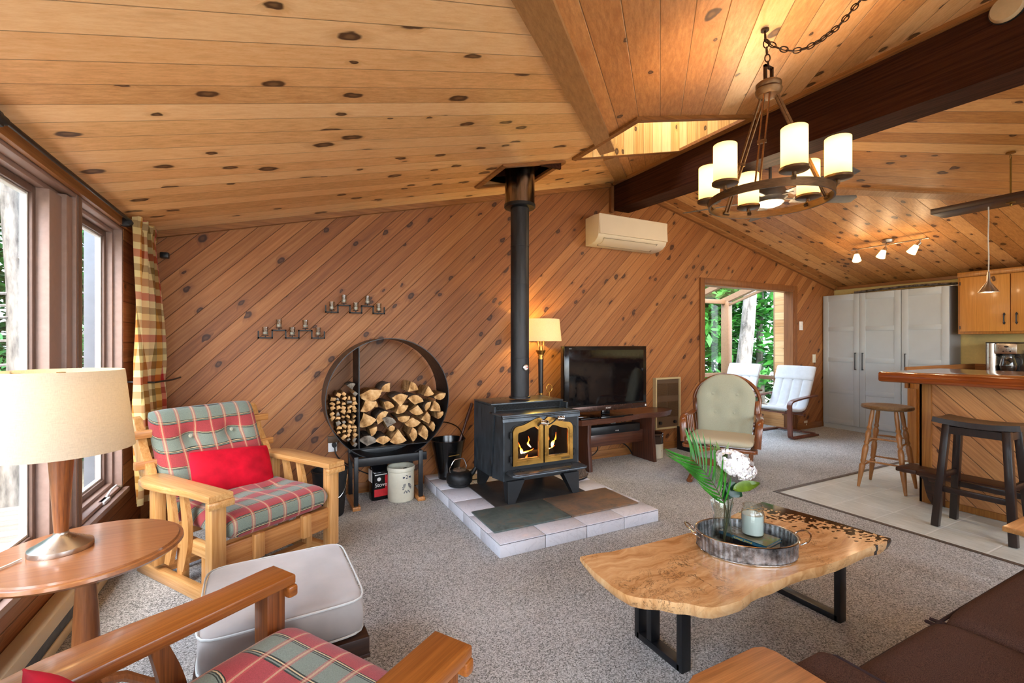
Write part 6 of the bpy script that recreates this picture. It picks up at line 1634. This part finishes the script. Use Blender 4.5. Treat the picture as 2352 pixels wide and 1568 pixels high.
# plants: VX is the vase mouth
V0 = Vector((1.667, 1.31, TZ+.012)); Vm = Vector((1.663, 1.312, .625))
rt = Vector((CC, -SS, 0)); bkd = Vector((SS, CC, 0)); up = Vector((0, 0, 1))
def pp(px, py, d):                                            # point seen at a pixel at depth d
    r = (px-CX_)/F_*d; return rt*r+bkd*d+up*(CH_+(HY_-py)/F_*d)
D0 = V0.dot(bkd)
t = thing('palm_frond', 'green palm frond leaning left out of the glass vase', 'palm leaf', tuple(V0)); 
st_ = curve_pts([V0, pp(1668, 1175, D0), pp(1650, 1130, D0-.01), pp(1625, 1090, D0-.01), pp(1605, 1068, D0), pp(1585, 1048, D0+.01)], 8)
L_ = [p-V0 for p in st_]
b = MB(); b.tube(L_, .0025, 6, rr=[.003-.0018*i/len(L_) for i in range(len(L_))]); b.build('stem', M['stem'], t)
b = MB(); qq = random.Random(11); n0 = int(len(L_)*.28)
def leaflet(b, p, d1, L, w, droop, nrm):
    pts = []; side = d1.cross(nrm).normalized(); vs = []
    for i in range(7):
        f_ = i/6; c_ = p+d1*L*f_+droop*(f_*f_)*L; ww = w*math.sin(PI*min(1, .12+f_*.88))**.7 if f_ < 1 else 0
        vs += [c_-side*ww, c_+nrm*.15*ww, c_+side*ww]
    fs = []
    for i in range(6):
        a = i*3; fs += [(a, a+1, a+4, a+3), (a+1, a+2, a+5, a+4)]
    b.raw(vs, fs)
for i in range(n0, len(L_)-1, 2):
    f_ = (i-n0)/(len(L_)-1-n0); tn = (L_[i+1]-L_[i-1]).normalized()
    for sd in (-1, 1):
        sidev = tn.cross(bkd).normalized()*sd                   # sd=+1: up-right side, -1 : left-down side
        d1 = (sidev*.75+tn*.75+bkd*qq.uniform(-.25, .25)).normalized(); Lf = (.085+.035*math.sin(PI*f_))*(1.0 if sd > 0 else 1.2)
        leaflet(b, L_[i]+tn*qq.uniform(-.003, .003), d1, Lf, .0046, (tn*.35+up*(.15 if sd > 0 else -.05)), (bkd*-1+sidev*.3).normalized())
b.build('leaflets', M['green_leaf'], t)
t = thing('hydrangea', 'white hydrangea flower head in the glass vase', 'flower', tuple(V0))
hp = curve_pts([V0, pp(1672, 1175, D0+.01), pp(1672, 1120, D0+.01), pp(1680, 1080, D0+.015)], 6)
b = MB(); b.tube([p-V0 for p in hp], .0025, 6); b.build('stem', M['stem'], t)
b = MB(); hc = pp(1690, 1066, D0+.015)-V0; qq = random.Random(4); cen = []
ax1 = (rt*.86-up*.5).normalized(); ax2 = (up*.86+rt*.5).normalized()
for k in range(170):
    th = math.acos(qq.uniform(-1, 1)); ph = qq.uniform(0, 2*PI); n_ = ax1*(math.sin(th)*math.cos(ph))*1.0+ax2*math.sin(th)*math.sin(ph)+bkd*math.cos(th)
    c_ = hc+ax1*(n_.dot(ax1)*.085)+ax2*(n_.dot(ax2)*.047)+bkd*(n_.dot(bkd)*.05); n_.normalize(); u_ = n_.orthogonal().normalized(); u_.rotate(Matrix.Rotation(qq.uniform(0, 6), 3, n_)); v_ = n_.cross(u_)
    cen.append((c_, n_))
    for j in range(4):
        a = PI/2*j; d_ = u_*math.cos(a)+v_*math.sin(a); s2 = n_.cross(d_); r_ = .013*qq.uniform(.8, 1.15)
        vs = [c_, c_+d_*r_*.55+s2*r_*.6+n_*.001, c_+d_*r_*1.15+s2*r_*.35+n_*.005, c_+d_*r_*1.15-s2*r_*.35+n_*.004, c_+d_*r_*.55-s2*r_*.6+n_*.001]
        b.raw(vs, [(0, 1, 2, 3, 4)])
b.build('petals', M['petal'], t)
b = MB()
for c_, n_ in cen[::2]: b.lathe([(0, 0), (.002, .0), (.0015, .002), (0, .003)], n=6, M=T(*(c_+n_*.001)) @ n_.to_track_quat('Z', 'Y').to_matrix().to_4x4())
b.build('flower_centres', M['petal_y'], t)
t = thing('broad_leaf', 'broad olive green leaf on the right of the vase', 'leaf', tuple(V0))
bp_ = curve_pts([V0, pp(1676, 1180, D0+.01), pp(1684, 1140, D0+.01)], 6)
b = MB(); b.tube([p-V0 for p in bp_], .002, 6); b.build('stem', M['stem'], t)
def blade(b, p0, p1, w, nrm, cur, n_=14, ser=.0):
    d = p1-p0; L = d.length; d.normalize(); s_ = d.cross(nrm).normalized(); vs, fs = [], []
    for i in range(n_+1):
        f_ = i/n_; ww = w*(math.sin(PI*f_**.75)**.8)*(1+ser*(i % 2)); c_ = p0+d*L*f_+nrm*cur*math.sin(PI*f_)
        vs += [c_-s_*ww+nrm*.006, c_, c_+s_*ww+nrm*.006]
    for i in range(n_): a = 3*i; fs += [(a, a+1, a+4, a+3), (a+1, a+2, a+5, a+4)]
    b.raw(vs, fs)
b = MB(); blade(b, pp(1682, 1125, D0)-V0, pp(1745, 1110, D0+.02)-V0, .022, (up*.6-bkd*.8).normalized(), .01); b.build('blade', M['olive_leaf'], t)
t = thing('dark_leaf', 'dark serrated leaf hanging over the vase rim', 'leaf', tuple(V0))
b = MB(); b.tube([Vector((0, 0, 0)), pp(1674, 1170, D0+.012)-V0], .002, 6); b.build('stem', M['stem'], t)
b = MB(); blade(b, pp(1664, 1112, D0+.02)-V0, pp(1704, 1140, D0+.02)-V0, .030, (up*.3-bkd*.9).normalized(), .008, 16, .08); blade(b, pp(1675, 1120, D0+.025)-V0, pp(1660, 1150, D0+.03)-V0, .025, (up*.3-bkd*.9).normalized(), .008, 16, .08); b.build('blade', M['dark_leaf'], t)
t = thing('palm_sprig', 'small palm sprig standing behind the hydrangea', 'palm leaf', tuple(V0))
sp = curve_pts([V0, pp(1664, 1160, D0+.02), pp(1660, 1090, D0+.03), pp(1662, 1040, D0+.04)], 8)
b = MB(); b.tube([p-V0 for p in sp], .002, 6); b.build('stem', M['stem'], t)
b = MB()
for i in range(12, len(sp)-1):
    tn = (sp[i+1]-sp[i-1]).normalized()
    for sd in (-1, 1): sv = tn.cross(bkd).normalized()*sd; leaflet(b, sp[i]-V0, (sv*.5+tn*.8+bkd*.3).normalized(), .06, .0035, tn*.2, -bkd)
b.build('leaflets', M['olive_leaf'], t)

# ------------------------------------------------------------------ lights overhead
HXc, HYc = 2.04, 1.376; HZc = zl(HXc)
t = thing('chandelier', 'bronze ring chandelier with six lit frosted glass cylinders', 'chandelier', (2.065, 1.375, 1.955))
BZ = M['bronze']
b = MB(); b.lathe([(.255, 0), (.262, 0), (.262, .036), (.255, .036), (.255, 0)], n=80); b.build('ring', BZ, t)
hub = .525
b = MB(); b.lathe([(0, hub-.02), (.045, hub-.015), (.055, hub), (.058, hub+.012), (.05, hub+.022), (.055, hub+.03), (.055, hub+.042), (.045, hub+.05), (.0, hub+.055)], n=36); b.build('hub', BZ, t)
b = MB(); 
for s_ in (-1, 1): b.bb(s_*.024-.006, s_*.024+.006, -.006, .006, hub+.05, hub+.125)
b.bb(-.03, .03, -.006, .006, hub+.115, hub+.127); b.build('loop', M['chain'], t)
for k in range(3):
    a = R(84+120*k); rd = Vector((math.cos(a), math.sin(a), 0)); tg = Vector((-rd.y, rd.x, 0))
    p0 = rd*.035+up*(hub-.012); p1 = rd*.252+up*.02; pm = p0.lerp(p1, .55)
    b = MB()
    for s_ in (-1, 1):
        b.bar(p0+tg*s_*.012, pm+tg*s_*.012-up*0, .006, .010, up=rd); b.bar(pm+tg*s_*.009, p1+tg*s_*.009, .006, .010, up=rd)
    b.bar(pm-tg*.018, pm+tg*.018, .014, .016); b.cyl(p1-tg*.018, p1+tg*.018, .007, n=10); b.bar(p0-tg*.018, p0+tg*.018, .012, .012); b.build('arm', BZ, t)
for k in range(6):
    a = R(54+60*k); c_ = Vector((math.cos(a)*.268, math.sin(a)*.268, 0))
    b = MB(); b.lathe([(0, .036), (.008, .036), (.008, .052), (.050, .056), (.056, .060), (.056, .070), (.050, .071), (0, .071)], c=tuple(c_), n=32)
    b.bar(c_*.93+up*.018, c_+up*.040, .016, .012); hol = b.build('holder', BZ, t)
    g = MB(); vs = []
    for r_, z_ in ((.050, .0715), (.050, .235), (.0475, .237), (.0475, .0715)):
        for i in range(40): an = 2*PI*i/40; vs.append((c_.x+r_*math.cos(an), c_.y+r_*math.sin(an), z_))
    g.raw(vs, [(j*40+i, j*40+(i+1) % 40, ((j+1) % 4)*40+(i+1) % 40, ((j+1) % 4)*40+i) for j in range(4) for i in range(40)]); g.build('glass_shade', M['candle_glass'], hol)
def chain(pts, L=.036, r=.0028, w=.011):
    mb = MB(); seg = [0]
    for i in range(1, len(pts)): seg.append(seg[-1]+(pts[i]-pts[i-1]).length)
    n_ = max(2, int(seg[-1]/(L*.78))); flip = False
    for k in range(n_):
        s_ = seg[-1]*(k+.5)/n_; i = next(j for j in range(1, len(pts)) if seg[j] >= s_); f_ = (s_-seg[i-1])/(seg[i]-seg[i-1])
        c_ = pts[i-1].lerp(pts[i], f_); d_ = (pts[i]-pts[i-1]).normalized(); o_ = d_.orthogonal().normalized()
        if flip: o_ = d_.cross(o_)
        flip = not flip
        mb.tube([c_+d_*(L/2)*math.cos(2*PI*j/16)+o_*w*math.sin(2*PI*j/16) for j in range(16)], r, 6, True)
    return mb
hook = Vector((HXc, HYc, HZc-.03))
top = Vector((2.065, 1.375, 1.955+hub+.115))
t2 = thing('chandelier_chain', 'dark chain holding the chandelier and swagging to the ceiling', 'chain', tuple(hook))
chain([hook-hook, top-hook]).build('vertical_chain', M['chain'], t2)
P2 = Vector((2.345, 1.09, zl(2.345)-.02)); sw = [hook-up*.03, hook-up*.09+(P2-hook)*.14, hook-up*.13+(P2-hook)*.32, hook-up*.125+(P2-hook)*.5, hook-up*.08+(P2-hook)*.72, hook+(P2-hook)*.92-up*.0, P2]
chain([p-hook for p in curve_pts(sw, 6)]).build('swag_chain', M['chain'], t2)
b = MB(); b.tube([p-hook+Vector((0, .004, 0)) for p in curve_pts(sw, 6)], .0025, 6); b.build('lamp_wire', M['chain'], t2)
b = MB(); b.lathe([(0, .012), (.018, .012), (.018, .02), (0, .026)], n=20); b.cyl((0, 0, -.01), (0, 0, .014), .004, n=8); b.build('ceiling_hook', M['chain'], t2)
# ceiling fan
fx_, fy_ = 4.02, 2.66
t = thing('ceiling_fan', 'grey five blade ceiling fan with lit bowl behind the chandelier', 'ceiling fan', (fx_, fy_, 2.60))
zt_ = zr(fx_)-2.60
b = MB(); b.lathe([(0, zt_-.10), (.02, zt_-.10), (.05, zt_-.08), (.068, zt_-.02), (.068, zt_-.003), (0, zt_-.003)], n=32); b.build('canopy', M['fan_body'], t)
b = MB(); b.cyl((0, 0, .14), (0, 0, zt_-.09), .013); b.build('down_rod', M['fan_body'], t)
b = MB(); b.lathe([(0, .15), (.03, .15), (.05, .12), (.12, .10), (.14, .06), (.14, .02), (.11, -.005), (.115, -.02), (0, -.02)], n=48); b.build('motor', M['fan_body'], t)
b = MB(); b.lathe([(0, -.06), (.05, -.055), (.09, -.04), (.107, -.0205), (0, -.0205)], n=40); b.build('light_bowl', M['lit_bowl'], t)
for k in range(5):
    a = -27+72*k; b = MB(); b.prism([(.20, -.05), (.74, -.068), (.77, -.04), (.77, .045), (.72, .06), (.20, .05)], .007, RZ(a) @ T(0, 0, .01) @ RX(-13), bev=.001)
    bl = b.build('blade', M['fan'], t); b = MB(); b.bar((.10, 0, .02), (.24, 0, .012), .03, .008, M=RZ(a)); b.build('blade_iron', M['fan_body'], bl)
b = MB(); b.tube(curve_pts([(3.60, 2.80, 2.98), (3.66, 2.78, 2.86), (3.78, 2.74, 2.84), (3.95, 2.68, 2.92)]), .004, 6); tag(b.build('fan_wire', M['white_cord']), 'white wire looping from the beam to the ceiling fan', 'wire')
# track light
t = thing('track_light', 'three lamp track light on the far kitchen ceiling', 'track light', (6.34, 2.76, zr(6.34)))
b = MB(); b.lathe([(0, -.03), (.055, -.028), (.06, -.0), (0, 0)], n=32); b.build('canopy', M['nickel'], t)
b = MB(); b.cyl((-.05, -.40, -.06), (-.05, .36, -.06), .007); b.cyl((-.02, 0, -.02), (-.05, 0, -.06), .006); b.build('bar', M['nickel'], t)
for y_, tx_ in ((.30, .10), (0, -.12), (-.32, -.25)):
    b = MB(); b.cyl((-.05, y_, -.06), (-.05, y_, -.10), .006); b.cyl((-.05, y_, -.095), (-.07, y_-tx_*.1, -.13), .018, .022); hd = b.build('lamp_head', M['nickel'], t)
    g = MB(); g.cyl((-.07, y_-tx_*.1, -.13), (-.10, y_-tx_*.25, -.205), .026, .045, n=24); g.build('glass_shade', M['lit_spot'], hd)
# hanging plank with pendants
t = thing('hanging_plank', 'dark wooden plank hung under the ceiling above the bar', 'light board', (5.06, .9, 2.385))
b = MB(); b.bb(-.125, .125, -1.6, .945, 0, .045, .003); b.build('board', M['plank_dark'], t)
for y_ in (.50, -1.0):
    b = MB(); b.cyl((0, y_, -.004), (0, y_, zr(5.06)-2.385-.06), .006); b.tube([(.016*math.cos(2*PI*i/16), y_, zr(5.06)-2.385-.045+.016*math.sin(2*PI*i/16)) for i in range(16)], .003, 6, True); b.lathe([(0, 0), (.03, 0), (.028, .008), (0, .012)], c=(0, y_, zr(5.06)-2.385-.018), n=20); b.lathe([(0, -.03), (.007, -.026), (.01, -.016), (.006, -.008), (.028, -.004), (.028, 0), (0, 0)], c=(0, y_, -.0005), n=20); b.build('hanger_rod', M['brass_d'], t)
def pendant(y_, label):
    t = thing('pendant_lamp', label, 'pendant lamp', (5.06, y_, 1.70))
    b = MB(); b.tube(curve_pts([(0, 0, .16), (.004, 0, .3), (-.006, 0, .45), (.003, 0, .58), (0, 0, .684)]), .004, 8); b.build('cord', M['white_cord'], t)
    b = MB(); b.lathe([(.062, 0), (.063, .001), (.012, .085), (.010, .15), (.006, .165), (.0, .165)], n=40); b.build('cone_shade', M['nickel'], t)
    b = MB(); b.lathe([(0, .006), (.055, .006), (.05, .012), (0, .012)], n=28); b.build('lit_lens', M['lit_spot'], t)
pendant(1.525, 'brushed nickel cone pendant lamp hanging from the dark plank')
# smoke detector on the beam
t = thing('smoke_detector', 'round cream smoke detector on the ridge beam top right', 'smoke detector', (3.379, .945, 3.035))
b = MB(); b.lathe([(0, 0), (.068, 0), (.068, .018), (.06, .03), (0, .033)], n=48, M=RY(-90)); b.build('housing', M['detector'], t)
b = MB(); b.lathe([(.069, .0), (.073, .0), (.073, .010), (.069, .010)], n=48, M=RY(-90)); b.build('base_ring', M['black_rough'], t)

# ------------------------------------------------------------------ lights, world, camera
def point(name, loc, col, W, rad=.03):
    l = bpy.data.lights.new(name, 'POINT'); l.color = col; l.energy = W; l.shadow_soft_size = rad
    o = bpy.data.objects.new(name, l); C.objects.link(o); o.location = loc; return o
WARM = (1.0, .72, .42)
for k in range(6):
    a = R(54+60*k); point('chandelier_bulb', (2.065+.268*math.cos(a), 1.375+.268*math.sin(a), 2.12), WARM, 4, .02)
point('fan_bulb', (fx_, fy_, 2.49), WARM, 13, .08)
point('table_lamp_bulb', (lx, ly, 1.10), (1, .66, .30), 2.6, .03)
point('floor_lamp_bulb', (2.31, 3.90, 1.42), (1, .68, .14), 20, .03)
for y_ in (3.06, 2.76, 2.44): point('track_bulb', (6.23, y_, 2.20), WARM, 2.2, .03)
point('pendant_bulb', (5.06, 1.525, 1.69), WARM, 4, .03)
point('fire_glow', (SXc, 3.2, .5), (1, .35, .08), 1.2, .06)
w = bpy.data.worlds.new('World'); S.world = w; w.use_nodes = True
nt = w.node_tree; bg = nt.nodes['Background']
sky = nt.nodes.new('ShaderNodeTexSky'); sky.sky_type = 'NISHITA'; sky.sun_disc = False; sky.sun_elevation = R(50); sky.sun_rotation = R(200); sky.air_density = 1; sky.dust_density = 3
mx = nt.nodes.new('ShaderNodeMix'); mx.data_type = 'RGBA'; mx.inputs[0].default_value = .82
nt.links.new(sky.outputs[0], mx.inputs[6]); mx.inputs[7].default_value = (.80, .94, 1.10, 1); nt.links.new(mx.outputs[2], bg.inputs[0]); bg.inputs[1].default_value = 3.2
# overcast daylight arriving through the window openings
def area(name, loc, rot, sx_, sy_, W, col=(1, 1, 1)):
    l = bpy.data.lights.new(name, 'AREA'); l.shape = 'RECTANGLE'; l.size = sx_; l.size_y = sy_; l.energy = W; l.color = col
    o = bpy.data.objects.new(name, l); C.objects.link(o); o.location = loc; o.rotation_euler = rot; return o
def portal(loc, rot, a, b):
    l = area('window_portal', loc, rot, a, b, 1); l.data.cycles.is_portal = True
portal((-1.03, .45, 1.2), (0, R(-90), 0), 1.7, 6.6)
portal((1.5, -3.14, 1.35), (R(90), 0, 0), 3.6, 2.2); portal((5.5, -3.14, 1.35), (R(90), 0, 0), 3.2, 2.2)
portal((2.73, 2.72, 4.05), (0, 0, 0), 1.15, .7); portal((5.8, 5.5, 1.2), (R(-90), 0, 0), 2.2, 2.2)
cd = bpy.data.cameras.new('Camera'); cam = bpy.data.objects.new('Camera', cd); C.objects.link(cam)
cd.sensor_width = 36; cd.lens = F_*36/2352; cd.clip_start = .02; cd.clip_end = 200
cam.location = (0, 0, CH_); cam.rotation_euler = (R(90), 0, -YAW)
cd.shift_y = -(784-HY_)/2352*-1*-1
S.camera = cam
S.view_settings.view_transform = 'Standard'; S.view_settings.look = 'None'; S.view_settings.gamma = 1
S.view_settings.use_curve_mapping = False; S.view_settings.exposure = 1.0
